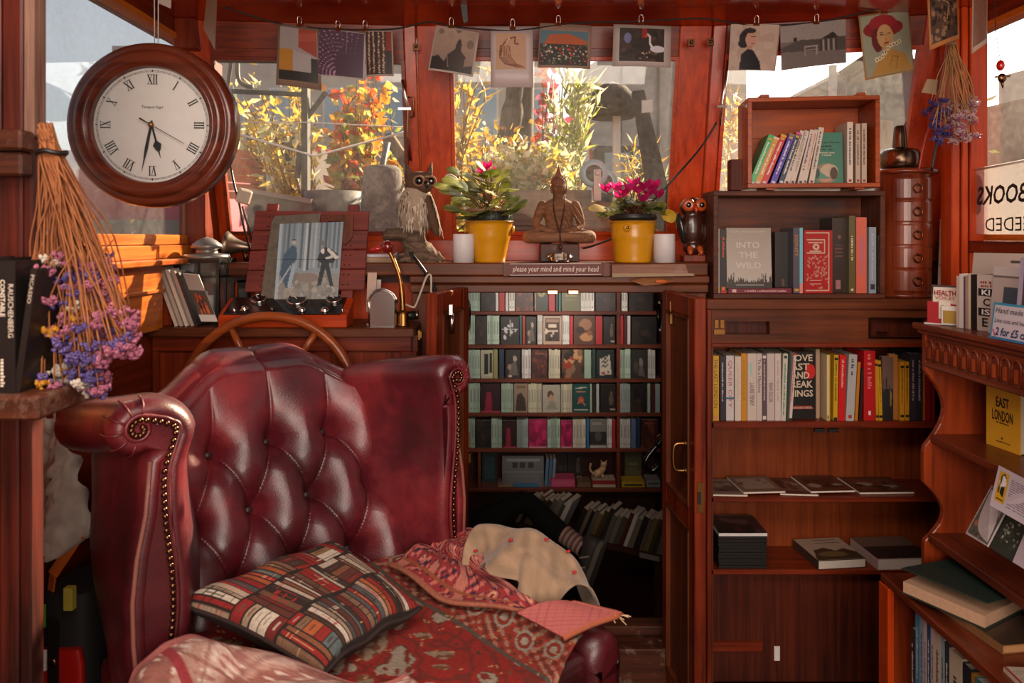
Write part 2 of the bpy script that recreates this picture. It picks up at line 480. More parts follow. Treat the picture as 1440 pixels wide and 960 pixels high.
# ------------------------------------------------------------------ lettering
TEXTS = ['please your mind and mind your head','INTO','THE','WILD','JON KRAKAUER','EAST','LONDON','MOVE','FAST','AND','BREAK','THINGS',
         'JONATHAN TAPLIN','BOOKS','NEEDED','CONSTABLE','RAUSCHENBERG','PICASSO','JOEL MEYEROWITZ','KI','C','IS','E',
         'Hand made original','Lino cuts and handprinted','2 for £5 cards','Tempus Fugit','To Be a Machine','LAURIE PENNY','BRIAN DILLON',
         'THE LAST LONDON','GO WENT GONE','QUEER CITY','SIDNEY','HEALTH','Take','one','OUR PLANET','Lonely Planet','VOICES','JOY']
TX = {}
BOLD = ('INTO','THE','WILD','EAST','LONDON','MOVE','FAST','AND','BREAK','THINGS','JONATHAN TAPLIN','KI','C','IS','E','2 for £5 cards','HEALTH','JOEL MEYEROWITZ','CONSTABLE','BOOKS')
def load_texts():
  obs = []
  for t in TEXTS:
    cu = bpy.data.curves.new('lettering','FONT'); cu.body = t; cu.size = 1.0; cu.align_x = 'CENTER'; cu.align_y = 'CENTER'; cu.resolution_u = 2; cu.offset = 0.022 if t in BOLD else 0.0
    o = bpy.data.objects.new('lettering',cu); COL.objects.link(o); obs.append((t,o))
  bpy.context.view_layer.update()
  dg = bpy.context.evaluated_depsgraph_get()
  for t,o in obs:
    me = bpy.data.meshes.new_from_object(o.evaluated_get(dg))
    vs = np.array([v.co[:] for v in me.vertices]); fs = [tuple(p.vertices) for p in me.polygons]
    lo = vs.min(0); hi = vs.max(0)
    vs[:,0] -= (lo[0] + hi[0]) / 2; vs[:,1] -= (lo[1] + hi[1]) / 2
    TX[t] = (vs,fs,hi[0] - lo[0],hi[1] - lo[1])
    bpy.data.meshes.remove(me)
  for t,o in obs:
    cu = o.data; bpy.data.objects.remove(o); bpy.data.curves.remove(cu)
load_texts()
def letter(mb,text,o,ex,ey,width=None,height=None,mi=0,slant=0.0,lift=0.0008,bold=0.0):
  """flat lettering centred at o; ex reading direction, ey up; fitted to width and/or height"""
  vs,fs,w,h = TX[text]
  sx = width / w if width else height / h
  sy = height / h if height else sx
  o = Vector(o); ex = Vector(ex).normalized(); ey = Vector(ey).normalized(); n = ex.cross(ey)
  pts = [o + ex * ((v[0] + slant * v[1]) * sx) + ey * (v[1] * sy) + n * lift for v in vs]
  mb.add(pts,fs,mi)
  return mb
def strokes(mb,o,ex,ey,length,height,mi=0,lift=0.0006,seed=None):
  """a run of small upright strokes: print too small to read"""
  rnd = random.Random(seed)
  o = Vector(o); ex = Vector(ex).normalized(); ey = Vector(ey).normalized(); n = ex.cross(ey) * lift
  x = -length / 2
  while x < length / 2:
    w = height * rnd.uniform(0.35,0.7)
    if rnd.random() < 0.16: x += height * 0.5; continue
    hh = height * rnd.choice((0.7,0.7,1.0))
    a = o + ex * x - ey * (height / 2) + n; b = o + ex * min(x + w,length / 2) - ey * (height / 2) + n
    mb.add([a,b,b + ey * hh,a + ey * hh],[(0,1,2,3)],mi)
    x += w + height * 0.22
  return mb
# ------------------------------------------------------------------ books
def book_frame(base,lean=0.0,yaw=0.0,pitch=0.0):
  """local frame of a book: x across the spine, y into the shelf, z up; lean tips it to +x"""
  return Matrix.Translation(Vector(base)) @ Matrix.Rotation(yaw,4,'Z') @ Matrix.Rotation(lean,4,'Y') @ Matrix.Rotation(pitch,4,'X')
def cover_mb(w,h,d,M,t=0.0018):
  mb = MB()
  mb.box(0,w,0,t,0,h,0,M); mb.box(0,t,t,d,0,h,0,M); mb.box(w - t,w,t,d,0,h,0,M)
  return mb
def pages_mb(w,h,d,M,t=0.0018):
  mb = MB(); mb.box(t,w - t,t,d - 0.004,0.002,h - 0.003,0,M); return mb
def spine_book(name,label,group,base,w,h,d,col,lean=0.0,yaw=0.0,title=None,tcol='#e8ddd0',marks=(),rough=0.4,seed=1,tspan=(0.3,0.9),front=None,cat='book'):
  """standing book with its spine towards -y: cover, page block, printed spine"""
  t = thing(name,label,cat,base,group)
  M = book_frame(base,lean,yaw)
  cover_mb(w,h,d,M).build('cover',plain(col,rough,coat=0.15,var=0.03),t)
  pages_mb(w,h,d,M).build('page_block',M_['pages'],t)
  mb = MB(); mats = [plain(tcol,0.5,var=0.02)]
  R3 = M.to_3x3()
  ex = R3 @ Vector((0,0,-1)); ey = R3 @ Vector((1,0,0))
  if title and title in TX:
    L = h * (tspan[1] - tspan[0])
    letter(mb,title,M @ Vector((w / 2,0,h * (tspan[0] + tspan[1]) / 2)),ex,ey,width=L,height=min(w * 0.55,L * 0.2))
  elif title != '':
    L = h * (tspan[1] - tspan[0])
    strokes(mb,M @ Vector((w / 2,0,h * (tspan[0] + tspan[1]) / 2)),ex,ey,L,w * 0.34,seed=seed)
  for (z0,z1,c,x0,x1) in marks:
    mats.append(plain(c,0.5,var=0.02)); i = len(mats) - 1
    q = [(x0 * w,-0.0008,z0 * h),(x1 * w,-0.0008,z0 * h),(x1 * w,-0.0008,z1 * h),(x0 * w,-0.0008,z1 * h)]
    mb.add([M @ Vector(p) for p in q],[(0,1,2,3)],i)
  if mb.f: mb.build('spine_print',mats,t)
  return t
def small_book(label,group,base,w,h,d,col,lean=0.0,yaw=0.0,spine_mark=None,name='paperback'):
  """distant book: one mesh, cover and page colours"""
  M = book_frame(base,lean,yaw)
  mb = cover_mb(w,h,d,M,0.0012);
  mb.box(0.0012,w - 0.0012,0.0012,d - 0.003,0.002,h - 0.003,1,M)
  mats = [plain(col,0.45,var=0.03),M_['pages']]
  if spine_mark:
    mats.append(plain(spine_mark,0.5,var=0.02))
    for z0,z1 in ((0.1,0.16),(0.35,0.8)):
      q = [(0.3 * w,-0.0007,z0 * h),(0.7 * w,-0.0007,z0 * h),(0.7 * w,-0.0007,z1 * h),(0.3 * w,-0.0007,z1 * h)]
      mb.add([M @ Vector(p) for p in q],[(0,1,2,3)],2)
  o = mb.build(name,mats)
  return tag(o,label,'book',group)
def face_book(label,group,base,w,h,t,canvas,yaw=0.0,pitch=0.0,spinecol='#2a2420',name='paperback',pages='page_block'):
  """book standing with its front cover towards -y"""
  th = thing(name,label,'book',base,group)
  M = book_frame(base,0,yaw,pitch)
  mb = MB(); mb.box(0,w,0,0.0016,0,h,0,M); mb.box(0,w,t - 0.0016,t,0,h,0,M); mb.box(0,0.0016,0.0016,t - 0.0016,0,h,0,M)
  mb.build('cover',plain(spinecol,0.45,var=0.03),th)
  pb = MB(); pb.box(0.0016,w - 0.003,0.0016,t - 0.0016,0.002,h - 0.002,0,M); pb.build(pages,M_['pages'],th)
  if canvas is not None:
    print_on(canvas,lambda u,v: M @ Vector((u * w,-0.0008,(1 - v) * h)),'cover_print',th)
  return th,M
# ------------------------------------------------------------------ the wheelhouse shell
FL = -0.20          # floor
ZC = 2.0            # ceiling
BAY = {'A': (-1.12,2.55),'B': (-0.33,2.62),'C': (0.69,2.62),'D': (1.5,2.47)}
def bay_pt(k0,k1,x,z,off=0.0):
  a,b = BAY[k0],BAY[k1]
  s = (x - a[0]) / (b[0] - a[0])
  return Vector((x,a[1] + (b[1] - a[1]) * s - 0.25 * (z - 1.28) + off,z))
def bay_slab(mb,k0,k1,x0,x1,z0,z1,th,mi=0,off=0.0,xt0=None,xt1=None):
  xt0 = x0 if xt0 is None else xt0; xt1 = x1 if xt1 is None else xt1
  q = [bay_pt(k0,k1,x0,z0,off),bay_pt(k0,k1,x1,z0,off),bay_pt(k0,k1,xt1,z1,off),bay_pt(k0,k1,xt0,z1,off)]
  mb.slab(q,(0,th,0),mi)
# floor boards
fl = struct(MB().box(-1.3,1.7,-1.6,2.35,FL - 0.06,FL - 0.022),'floor',M_['dark_x'])
fmat = wood('floor_board_wood','#2a1510','#553020','X',0.5,0.2)
for i in range(13):
  y0 = -1.6 + i * 0.304
  MB().box(-1.3,1.7,y0,y0 + 0.299,FL - 0.022,FL).build('floor_board',fmat,fl,bevel=0.002)
struct(MB().box(-1.3,1.7,-1.6,2.6,ZC,ZC + 0.05),'ceiling',M_['ceil'])
gl_clear = glass_pane('window_glass',0.018)
gl_dusty = glass_pane('window_glass_dusty',0.05)
bays = [('A','B',-1.12,-0.332,-1.02,-0.372,1.885,'window_1',-0.40),('B','C',-0.328,0.688,-0.215,0.578,1.897,'window_2',None),('C','D',0.692,1.5,0.735,1.353,1.905,'window_3',None)]
front = struct(MB().box(-1.12,0.645,2.60,2.66,1.19,1.262),'wall_front',M_['orange_x'])
for k0,k1,xa,xb,wa,wb,zt,nm,_ in bays:
  w = bpy.data.objects.new(nm,None); COL.objects.link(w); w['kind'] = 'structure'
  w.location = ((wa + wb) / 2,2.5,1.28)
  mb = MB()
  bay_slab(mb,k0,k1,xa,wa,1.19,ZC,0.045)
  bay_slab(mb,k0,k1,wb,xb,1.19,ZC,0.045)
  mb.build('stile',M_['orange_z'],w,bevel=0.003)
  mb = MB(); bay_slab(mb,k0,k1,wa,wb,zt,ZC,0.045); mb.build('header_rail',M_['mahog_x'],w,bevel=0.003)
  mb = MB(); bay_slab(mb,k0,k1,wa,wb,1.19,1.283,0.045); mb.build('bottom_rail',M_['orange_x'],w,bevel=0.003)
  # glazing bead around the opening
  mb = MB(); bw = 0.012
  bay_slab(mb,k0,k1,wa,wa + bw,1.283,zt,0.012,off=-0.008); bay_slab(mb,k0,k1,wb - bw,wb,1.283,zt,0.012,off=-0.008)
  bay_slab(mb,k0,k1,wa + bw,wb - bw,zt - bw,zt,0.012,off=-0.008); bay_slab(mb,k0,k1,wa + bw,wb - bw,1.283,1.283 + bw,0.012,off=-0.008)
  mb.build('glazing_bead',M_['orange_x'] if nm != 'window_1' else M_['mahog_x'],w)
  mb = MB(); bay_slab(mb,k0,k1,wa,wb,1.283,zt,0.004,off=0.02)
  mb.build('pane',gl_dusty if nm == 'window_3' else gl_clear,w)
  # header panel moulding
  mb = MB()
  for s0,s1 in ((wa + 0.03,(wa + wb) / 2 - 0.03),((wa + wb) / 2 + 0.03,wb - 0.03)):
    bay_slab(mb,k0,k1,s0,s1,zt + 0.028,zt + 0.034,0.008,off=-0.006)
  mb.build('moulding',M_['mahog_x'],w)
# cross bars and latches on the windows
w1 = bpy.data.objects['window_1']; w2 = bpy.data.objects['window_2']; w3 = bpy.data.objects['window_3']
mb = MB(); mb.box(-0.02,0.02,0,0.012,-0.012,0.012)
def catch(parent,p):
  m = MB(); m.cbox((p.x,p.y - 0.006,p.z),(0.022,0.012,0.024)); m.ball((p.x,p.y - 0.014,p.z),0.006,8,6); m.build('catch',M_['bronze'],parent)
catch(w2,at(971,61,2.40)); catch(w2,at(998,60,2.40)); catch(w1,at(586,67,2.42))
# left window stay rod with thumb screw
mb = MB(); mb.tube([at(566,112,2.40),at(570,135,2.41),at(575,152,2.42),at(574,190,2.47),at(577,225,2.52)],0.006,6)
mb.bar(at(560,153,2.41),at(578,153,2.41),0.008,0.008); mb.build('stay_rod',M_['chrome'],w1)
mb = MB(); mb.tube([at(573,137,2.44),at(581,137,2.44),at(582,164,2.46),at(573,166,2.46)],0.004,6); mb.build('pull_loop',M_['bronze'],w1)
mb = MB(); mb.tube([at(1024,84,2.40),at(1015,150,2.44),at(1013,176,2.46)],0.006,6); mb.bar(at(1008,150,2.43),at(1022,150,2.43),0.008,0.008); mb.build('stay_rod',M_['chrome'],w3)
# posts in the corners
struct(MB().box(-1.12,-1.05,2.43,2.58,1.19,1.9).box(-1.12,-1.05,2.35,2.50,1.9,ZC),'trim_1',M_['mahog'],bevel=0.004)
mb = MB()
for x0,x1 in ((1.385,1.412),(1.418,1.438),(1.444,1.5)):
  mb.box(x0,x1,2.24,2.30,1.10,ZC)
struct(mb,'trim_2',M_['orange_z'],bevel=0.003)
# side walls with their windows
def side_wall(x,sgn,nm,wname,y0,y1,glass):
  th = 0.05 * sgn
  def bx(m,ya,yb,za,zb): m.box(min(x,x + th),max(x,x + th),ya,yb,za,zb)
  m = MB(); bx(m,-1.6,2.6,FL,1.25); bx(m,-1.6,y0,1.25,ZC); bx(m,y1,2.6,1.25,ZC); bx(m,y0,y1,1.935,ZC)
  struct(m,nm,M_['mahog_y'])
  w = bpy.data.objects.new(wname,None); COL.objects.link(w); w['kind'] = 'structure'; w.location = (x,(y0 + y1) / 2,1.28)
  m = MB()
  a = x - 0.012 * sgn; b = x + 0.03 * sgn
  def fb(ya,yb,za,zb): m.box(min(a,b),max(a,b),ya,yb,za,zb)
  fb(y0,y1,1.25,1.282); fb(y0,y1,1.93,1.95); fb(y0,y0 + 0.02,1.282,1.93); fb(y1 - 0.02,y1,1.282,1.93)
  m.build('window_frame',M_['honey'],w,bevel=0.002)
  m = MB(); m.box(min(x + .02 * sgn,x + .024 * sgn),max(x + .02 * sgn,x + .024 * sgn),y0,y1,1.28,1.935); m.build('pane',glass,w)
  return w
side_wall(-1.12,-1,'wall_left','window_4',1.15,2.50,glass_pane('window_glass_hazy',0.04))
side_wall(1.5,1,'wall_right','window_5',1.2,2.38,glass_pane('window_glass_right',0.055))
# sill board and ledge on the left wall
struct(MB().box(-1.12,-1.095,1.2,2.5,1.205,1.248),'trim_3',M_['honey'],bevel=0.003)
struct(MB().box(-1.12,-1.045,1.2,2.48,1.188,1.205),'trim_4',M_['honey'],bevel=0.003)
struct(MB().box(-1.12,-1.08,1.2,2.2,0.99,1.188).box(-1.12,-1.07,1.2,2.2,1.105,1.115),'trim_5',M_['honey'],bevel=0.002)
struct(MB().box(1.44,1.5,1.2,2.42,1.225,1.262),'trim_6',M_['mahog_y'],bevel=0.003)
# unseen stern wall behind the viewer, its wide opening added to let light in
mb = MB(); mb.box(-1.11,-0.62,-1.65,-1.6,FL,ZC); mb.box(1.3,1.55,-1.65,-1.6,FL,ZC); mb.box(-0.62,1.3,-1.65,-1.6,1.96,ZC)
struct(mb,'wall_back',M_['mahog'])
# bulkhead with the doorway to the lower cabin
YB = 2.35
mb = MB()
mb.box(-0.33,-0.153,YB,YB + 0.05,FL,1.09); mb.box(0.517,0.642,YB,YB + 0.05,FL,1.09)
mb.box(-0.33,0.642,YB,YB + 0.05,1.09,1.165)
struct(mb,'wall_bulkhead',M_['brown_z'],bevel=0.002)
struct(MB().box(-0.21,-0.153,YB - 0.012,YB,FL,1.09).box(0.517,0.55,YB - 0.012,YB,FL,1.09),'trim_7',M_['brown_z'],bevel=0.003)
struct(MB().box(-0.335,0.645,YB - 0.018,YB,1.092,1.118).box(-0.335,0.645,YB - 0.01,YB,1.118,1.124).box(-0.335,0.645,YB - 0.03,YB,1.124,1.147),'trim_8',M_['brown_x'],bevel=0.004)
struct(MB().box(-0.93,0.642,2.325,2.60,1.148,1.19),'trim_9',M_['brown_x'],bevel=0.004)
# panel behind the console
struct(MB().box(-1.12,-0.33,2.44,2.46,0.97,1.148),'trim_10',M_['orange_z'])
struct(MB().box(-1.12,-0.33,2.56,2.6,FL,1.2).box(0.645,1.5,2.56,2.6,FL,1.2),'trim_12',M_['mahog'])
# threshold
struct(MB().box(-0.153,0.517,2.30,2.42,FL,-0.06).box(-0.153,0.517,2.38,2.44,-0.06,-0.03),'trim_11',M_['dark_x'],bevel=0.004)
# brass catches under the lintel
for i,(x0,x1) in enumerate(((769,785),(798,814))):
  a = at(x0,407,2.325); b = at(x1,414,2.325)
  o = MB().box(a.x,b.x,2.318,2.333,b.z,a.z).build('brass_latch',M_['brass'],bevel=0.002)
  tag(o,['left of two small brass catches under the doorway lintel','right of two small brass catches under the doorway lintel'][i],'latch','brass door catches')
  MB().box(a.x + 0.004,b.x - 0.004,2.314,2.318,b.z + 0.004,a.z - 0.004).build('latch_bolt',M_['chrome'],o)
# folding cupboard doors of the doorway
def leaf_door(nm,h,f,z0,z1,th,pz,side):
  """leaf from hinge h to free edge f (xy)"""
  w = bpy.data.objects.new(nm,None); COL.objects.link(w); w['kind'] = 'structure'; w.location = (h[0],h[1],z0)
  h = Vector((h[0],h[1],0)); f = Vector((f[0],f[1],0)); d = (f - h); L = d.length; d.normalize()
  n = Vector((-d.y,d.x,0)) * side
  def bx(m,s0,s1,t0,t1,za,zb):
    q = [h + d * s0 + n * t0,h + d * s1 + n * t0,h + d * s1 + n * t1,h + d * s0 + n * t1]
    m.slab([p + Vector((0,0,za)) for p in q],(0,0,zb - za))
  fw = 0.05
  m = MB(); bx(m,0,fw,0,th,z0,z1); bx(m,L - fw,L,0,th,z0,z1); m.build('stile',M_['mahog'],w,bevel=0.003)
  m = MB(); bx(m,fw,L - fw,0,th,z0,z0 + 0.08); bx(m,fw,L - fw,0,th,z1 - 0.06,z1); bx(m,fw,L - fw,0,th,0.42,0.48); m.build('rail',M_['mahog'],w,bevel=0.003)
  m = MB(); bx(m,fw,L - fw,th * .3,th * .7,z0 + 0.08,0.42); bx(m,fw,L - fw,th * .3,th * .7,0.48,z1 - 0.06); m.build('door_panel',M_['brown_z'],w)
  m = MB();
  for za,zb in ((z0 + 0.08,0.42),(0.48,z1 - 0.06)):
    for s in (fw,L - fw - 0.008): bx(m,s,s + 0.008,th * .7,th * 1.12,za,zb)
    bx(m,fw,L - fw,th * .7,th * 1.12,zb - 0.008,zb); bx(m,fw,L - fw,th * .7,th * 1.12,za,za + 0.008)
  m.build('panel_bead',M_['brown_z'],w)
  return w,h,d,n,L
d1,*_ = leaf_door('door_1',(-0.175,2.345),(-0.252,2.075),FL + 0.01,1.11,0.034,0,1)
d2,h2,dd2,n2,L2 = leaf_door('door_2',(0.528,2.345),(0.555,2.03),FL + 0.01,1.10,0.034,0,-1)
# bolt on the left leaf, hinge strip and handle and lock plate on the right leaf
mb = MB(); p = at(618,442,2.09); mb.tube([p + V(0.034,0.03,0.0),p + V(0.034,0.03,-0.06)],0.007,8); mb.cbox((p.x + 0.032,p.y + 0.03,p.z + 0.012),(0.01,0.03,0.03)); mb.build('sliding_bolt',M_['chrome'],d1)
mb = MB(); c = Vector((0.548 - 0.036,2.10,0)); za,zb = 0.585,0.665
mb.tube(poly_curve([(c.x,c.y,zb),(c.x - 0.03,c.y,zb - 0.004),(c.x - 0.036,c.y,(za + zb) / 2),(c.x - 0.03,c.y,za + 0.004),(c.x,c.y,za)],6),0.005,8)
mb.lathe([(0.011,0),(0.011,0.004),(0.006,0.006)],Matrix.Translation((c.x + .002,c.y,zb)) @ Matrix.Rotation(-PI / 2,4,'Y'),12)
mb.lathe([(0.011,0),(0.011,0.004),(0.006,0.006)],Matrix.Translation((c.x + .002,c.y,za)) @ Matrix.Rotation(-PI / 2,4,'Y'),12)
mb.build('door_handle',M_['brass'],d2)
mb = MB(); mb.box(0.527,0.545,2.022,2.029,0.49,0.575); mb.build('lock_plate',M_['brass'],d2)
mb = MB(); mb.box(0.5285,0.5365,2.0175,2.0225,0.515,0.55); mb.build('bolt_slot',M_['black'],d2)
mb = MB(); mb.box(0.5,0.507,2.25,2.258,1.0,1.07); mb.build('hinge',M_['brass'],d2)
# ------------------------------------------------------------------ the lower cabin beyond the doorway
CF = -0.86
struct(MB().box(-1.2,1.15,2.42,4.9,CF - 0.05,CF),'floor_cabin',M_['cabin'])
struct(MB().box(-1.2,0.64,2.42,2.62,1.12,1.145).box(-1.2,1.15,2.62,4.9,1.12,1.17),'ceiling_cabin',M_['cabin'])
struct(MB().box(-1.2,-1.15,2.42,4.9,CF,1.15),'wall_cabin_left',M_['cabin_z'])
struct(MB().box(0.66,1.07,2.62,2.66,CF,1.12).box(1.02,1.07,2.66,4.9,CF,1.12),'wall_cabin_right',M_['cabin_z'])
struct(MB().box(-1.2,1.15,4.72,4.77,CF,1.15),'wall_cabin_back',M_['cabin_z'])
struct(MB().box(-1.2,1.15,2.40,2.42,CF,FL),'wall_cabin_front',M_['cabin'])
# ------------------------------------------------------------------ the wing chair
CH_LOC = Vector((-0.401,1.57,0)); CH_ROT = R(43)
CHM = Matrix.Translation(CH_LOC) @ Matrix.Rotation(CH_ROT,4,'Z')     # local x: image right, -y: forward, z: world height
chair = thing('wing_armchair','oxblood leather wing armchair with deep buttoned back','armchair',(CH_LOC.x,CH_LOC.y,FL),None,(0,0,CH_ROT))
def cpart(mb,name,mats,parent=None,**k):
  if parent is None:
    mb.v = [(x,y,z - FL) for x,y,z in mb.v]
    return mb.build(name,mats,chair,local=True,**k)
  mb.v = [(x,y,z - FL) for x,y,z in mb.v]
  return mb.build(name,mats,parent,local=True,**k)
def sm(x,a,b):
  t = min(1,max(0,(x - a) / (b - a))); return t * t * (3 - 2 * t)
# buttoned back
DU,DV,HB = 0.150,0.150,0.034
T0 = 0.47            # height of the seat side of the back
def back_top(s): return 0.985 - 0.085 * sm(abs(s),0.09,0.27) - 0.03 * sm(abs(s),0.24,0.36)
def tuft(s,w):
  """puff height at distance w below the first row of buttons"""
  if w >= 0:
    a = s / DU + w / (2 * DV); b = s / DU - w / (2 * DV)
    h = (abs(math.sin(PI * a)) * abs(math.sin(PI * b))) ** 0.40
  else:
    h0 = abs(math.sin(PI * s / DU)) ** 0.42
    k = sm(-w,0.0,0.17)
    h = h0 * (1 - k) + (0.72 + 0.28 * abs(math.sin(PI * s / DU)) ** 0.22) * k
  # deep dimple at each button
  j0 = round(w / DV)
  dm = 0
  for j in (j0 - 1,j0,j0 + 1):
    if j < 0 or j > 5: continue
    off = 0.5 * (j % 2)
    i = round(s / DU - off) + off
    r2 = (s - i * DU) ** 2 + (w - j * DV) ** 2
    dm = max(dm,0.55 * math.exp(-r2 / 0.0022) + 0.75 * math.exp(-r2 / 0.00035))
  return HB * h - 0.05 * dm
P = []
ns,ntt = 190,210
L_back = 0.60
def back_pt(s,w0):
  """w0: 0 at the top edge, 1 at the seat; gives base point and height"""
  zt = back_top(s)
  z = zt - 0.035 - w0 * (zt - 0.035 - T0 + 0.06)
  y = 0.135 + 0.245 * (z - T0) / 0.5
  y -= 0.05 * (1 - math.cos(min(1,abs(s) / 0.34) * PI / 2)) * 0 - 0.0
  y -= 0.05 * (abs(s) / 0.3) ** 2
  return Vector((s,y,z))
nrm = Vector((0,-0.9,0.44)).normalized()
for i in range(ns + 1):
  s = -0.33 + 0.66 * i / ns
  row = []
  zt = back_top(s)
  # rear face up, over the top roll, down the front
  yb = 0.135 + 0.245 * (zt - T0) / 0.5 - 0.05 * (abs(s) / 0.3) ** 2
  for k in range(5):
    row.append(Vector((s,yb + 0.12,FL + 0.35 + (zt - 0.09 - FL - 0.35) * k / 4)))
  for k in range(1,9):
    a = PI * k / 9
    row.append(Vector((s,yb + 0.055 + 0.065 * math.cos(a),zt - 0.055 + 0.055 * math.sin(a) - 0.012 * (1 - abs(math.sin(PI * s / DU)) ** 0.22) * math.sin(a))))
  for k in range(ntt + 1):
    p = back_pt(s,k / ntt)
    w = (0.775 - p.z) / 0.9
    f = sm(k / ntt,0,0.06)
    h = tuft(s,w) * (0.35 + 0.65 * f)
    row.append(p + nrm * (h * 1.0) + Vector((0,0.012 * (1 - f),0)))
  P.append(row)
cpart(MB().grid(P,0),'buttoned_back',M_['wine'])
# buttons and piping pleats on the back
but = None
for j in range(0,4):
  off = 0.5 * (j % 2)
  for i in range(-2,3):
    s = (i + off) * DU
    if abs(s) > 0.235: continue
    z = 0.775 - j * DV * 0.9
    if z < 0.47: continue
    zt = back_top(s)
    w0 = (zt - 0.035 - z) / (zt - 0.035 - T0 + 0.06)
    p = back_pt(s,w0) + nrm * (-0.052)
    m = MB(); m.ball((0,0,0),(0.011,0.011,0.006),10,6,0,Matrix.Translation(p) @ nrm.to_track_quat('Z','Y').to_matrix().to_4x4())
    cpart(m,'button',plain('#2a0c0e',.45))
# wings: loft of a closed outline along the depth
def wing_outline(t,sgn):
  """t 0 front .. 1 back ; list of (u, z): up the inner face, over the top, round the scroll, down the outside"""
  ui = 0.285 - 0.085 * t ** 0.7
  ztop = 0.972 - 0.055 * t
  f0,o0,R1 = (0.441,0.382,0.085) if sgn < 0 else (0.402,0.352,0.054)
  uo = f0 + (0.464 - f0) * sm(t,0,0.55)
  of = o0 + (0.40 - o0) * t
  r = 0.050 if sgn < 0 else 0.054; cz = ztop - r
  ci = ztop - R1
  pts = []
  for k in range(12):
    z = 0.36 + (ci - 0.36) * k / 11
    bel = -0.021 * math.sin(2 * PI * (z - 0.36) / 0.56 - 0.5) * (1 - 0.4 * t)
    pts.append((ui + bel * (1 if k < 11 else 0.3) + 0.034 * (1 - t) * sm(0.86 - z,0,0.42),z))
  for k in range(1,9):
    a = PI - PI / 2 * k / 8
    pts.append((ui + R1 + R1 * math.cos(a),ci + R1 * math.sin(a)))
  w = uo - r - (ui + R1)
  for k in range(1,4):
    pts.append((ui + R1 + w * k / 3.0,ztop))
  for k in range(1,13):
    a = PI / 2 - (PI * 1.2) * k / 12
    pts.append((uo - r + r * math.cos(a),cz + r * math.sin(a)))
  zl = cz - 0.062
  pts.append((of,zl))
  for k in range(1,8):
    z = zl - 0.02 - (zl - 0.02 - 0.30) * k / 7
    pts.append((of + 0.012 * math.sin(2 * PI * k / 7 - 0.6) + 0.03 * (1 - t) * sm(0.86 - z,0,0.42),z))
  pts.append((ui + 0.03,0.30)); pts.append((ui + 0.006,0.32))
  return [(sgn * u,z) for u,z in pts]
def offset_loop(lp,d,sgn):
  n = len(lp); out = []
  for i in range(n):
    a = Vector(lp[i - 1]); b = Vector(lp[(i + 1) % n]); tdir = (b - a)
    if tdir.length < 1e-6: out.append(lp[i]); continue
    tdir.normalize(); nn = Vector((tdir.y,-tdir.x)) * sgn
    out.append((lp[i][0] + nn.x * d,lp[i][1] + nn.y * d))
  return out
def wing_y(t,z):
  lean = 0.16 * (z - 0.45)
  return 0.02 + t * (0.20 + 0.28 * (z - 0.45))
for sgn in (1,-1):
  P = []
  for d,t,yo in ((0.030,0,-0.030),(0.024,0,-0.034),(0.014,0,-0.031),(0.006,0,-0.024),(0.0,0,-0.012),(0,0.02,0),(0,0.08,0),(0,0.16,0),(0,0.26,0),(0,0.36,0),(0,0.48,0),(0,0.6,0),(0,0.72,0),(0,0.84,0),(0,0.94,0),(0.004,0.98,0),(0.02,1.0,0.004)):
    lp = offset_loop(wing_outline(t,sgn),d,sgn)
    P.append([Vector((u,wing_y(t,z) + yo,z)) for u,z in lp])
  mb = MB()
  for a in P: a.append(a[0])
  mb.grid(P if sgn < 0 else P[::-1],0)
  ends = (P[0][:-1],P[-1][:-1])
  for e in ends: mb.add(e,[tuple(range(len(e)))],0)
  wing = cpart(mb,'wing',M_['wine'])
  # welt, nail heads and pleats of the front facing
  yf = wing_y(0,0.7) - 0.034
  r = 0.050 if sgn < 0 else 0.054; cz = 0.972 - r; cu = (0.441 if sgn < 0 else 0.402) - r
  lp = [(abs(u),z) for u,z in wing_outline(0,sgn)]
  inn = [(u + 0.034,z) for u,z in lp[1:11]]
  if sgn < 0: inn += [(0.285 + 0.085 - 0.055 * math.cos(b),0.972 - 0.085 + 0.055 * math.sin(b)) for b in (0.45,0.95,1.4)]
  spiral = []
  for k in range(0,26):
    a = (PI * .55 if sgn < 0 else PI) - k * 0.30; rr = 0.026 - 0.0006 * k
    spiral.append((cu + rr * math.cos(a),cz + rr * math.sin(a)))
  path = [Vector((sgn * u,yf,z)) for u,z in inn + spiral]
  pp = poly_curve(path,18)
  m = MB(); m.tube(pp,0.004,6); cpart(m,'welt',M_['wine'],wing)
  m = MB(); acc = 0; last = pp[0]
  for i,p in enumerate(pp[1:]):
    acc += (p - last).length; last = p
    if acc >= 0.0125 and i < len(pp) * 0.86:
      acc = 0; dq = (pp[min(i + 6,len(pp) - 1)] - pp[i]).normalized(); nn = Vector((dq.z,0,-dq.x)) * sgn
      m.ball(p + nn * 0.0085 + Vector((0,-0.002,0)),(0.0056,0.005,0.0056),8,5)
  cpart(m,'nail_heads',M_['bronze'],wing)['kind'] = 'stuff'
  m = MB(); m.tube([Vector((sgn * (u - 0.010),yf + 0.003,z)) for u,z in lp[35:43]],0.0045,6); cpart(m,'outer_welt',plain('#7d4a40',.5),wing)
  m = MB()
  for k in range(8):
    a = PI * 0.95 - k * 0.62
    m.tube([Vector((sgn * (cu + q * math.cos(a)),yf + dy,cz + q * math.sin(a))) for q,dy in ((0.0555,0.04),(0.053,0.02),(0.045,0.006),(0.028,-0.001))],0.0022,5)
  cpart(m,'pleats',M_['wine'],wing)['kind'] = 'stuff'
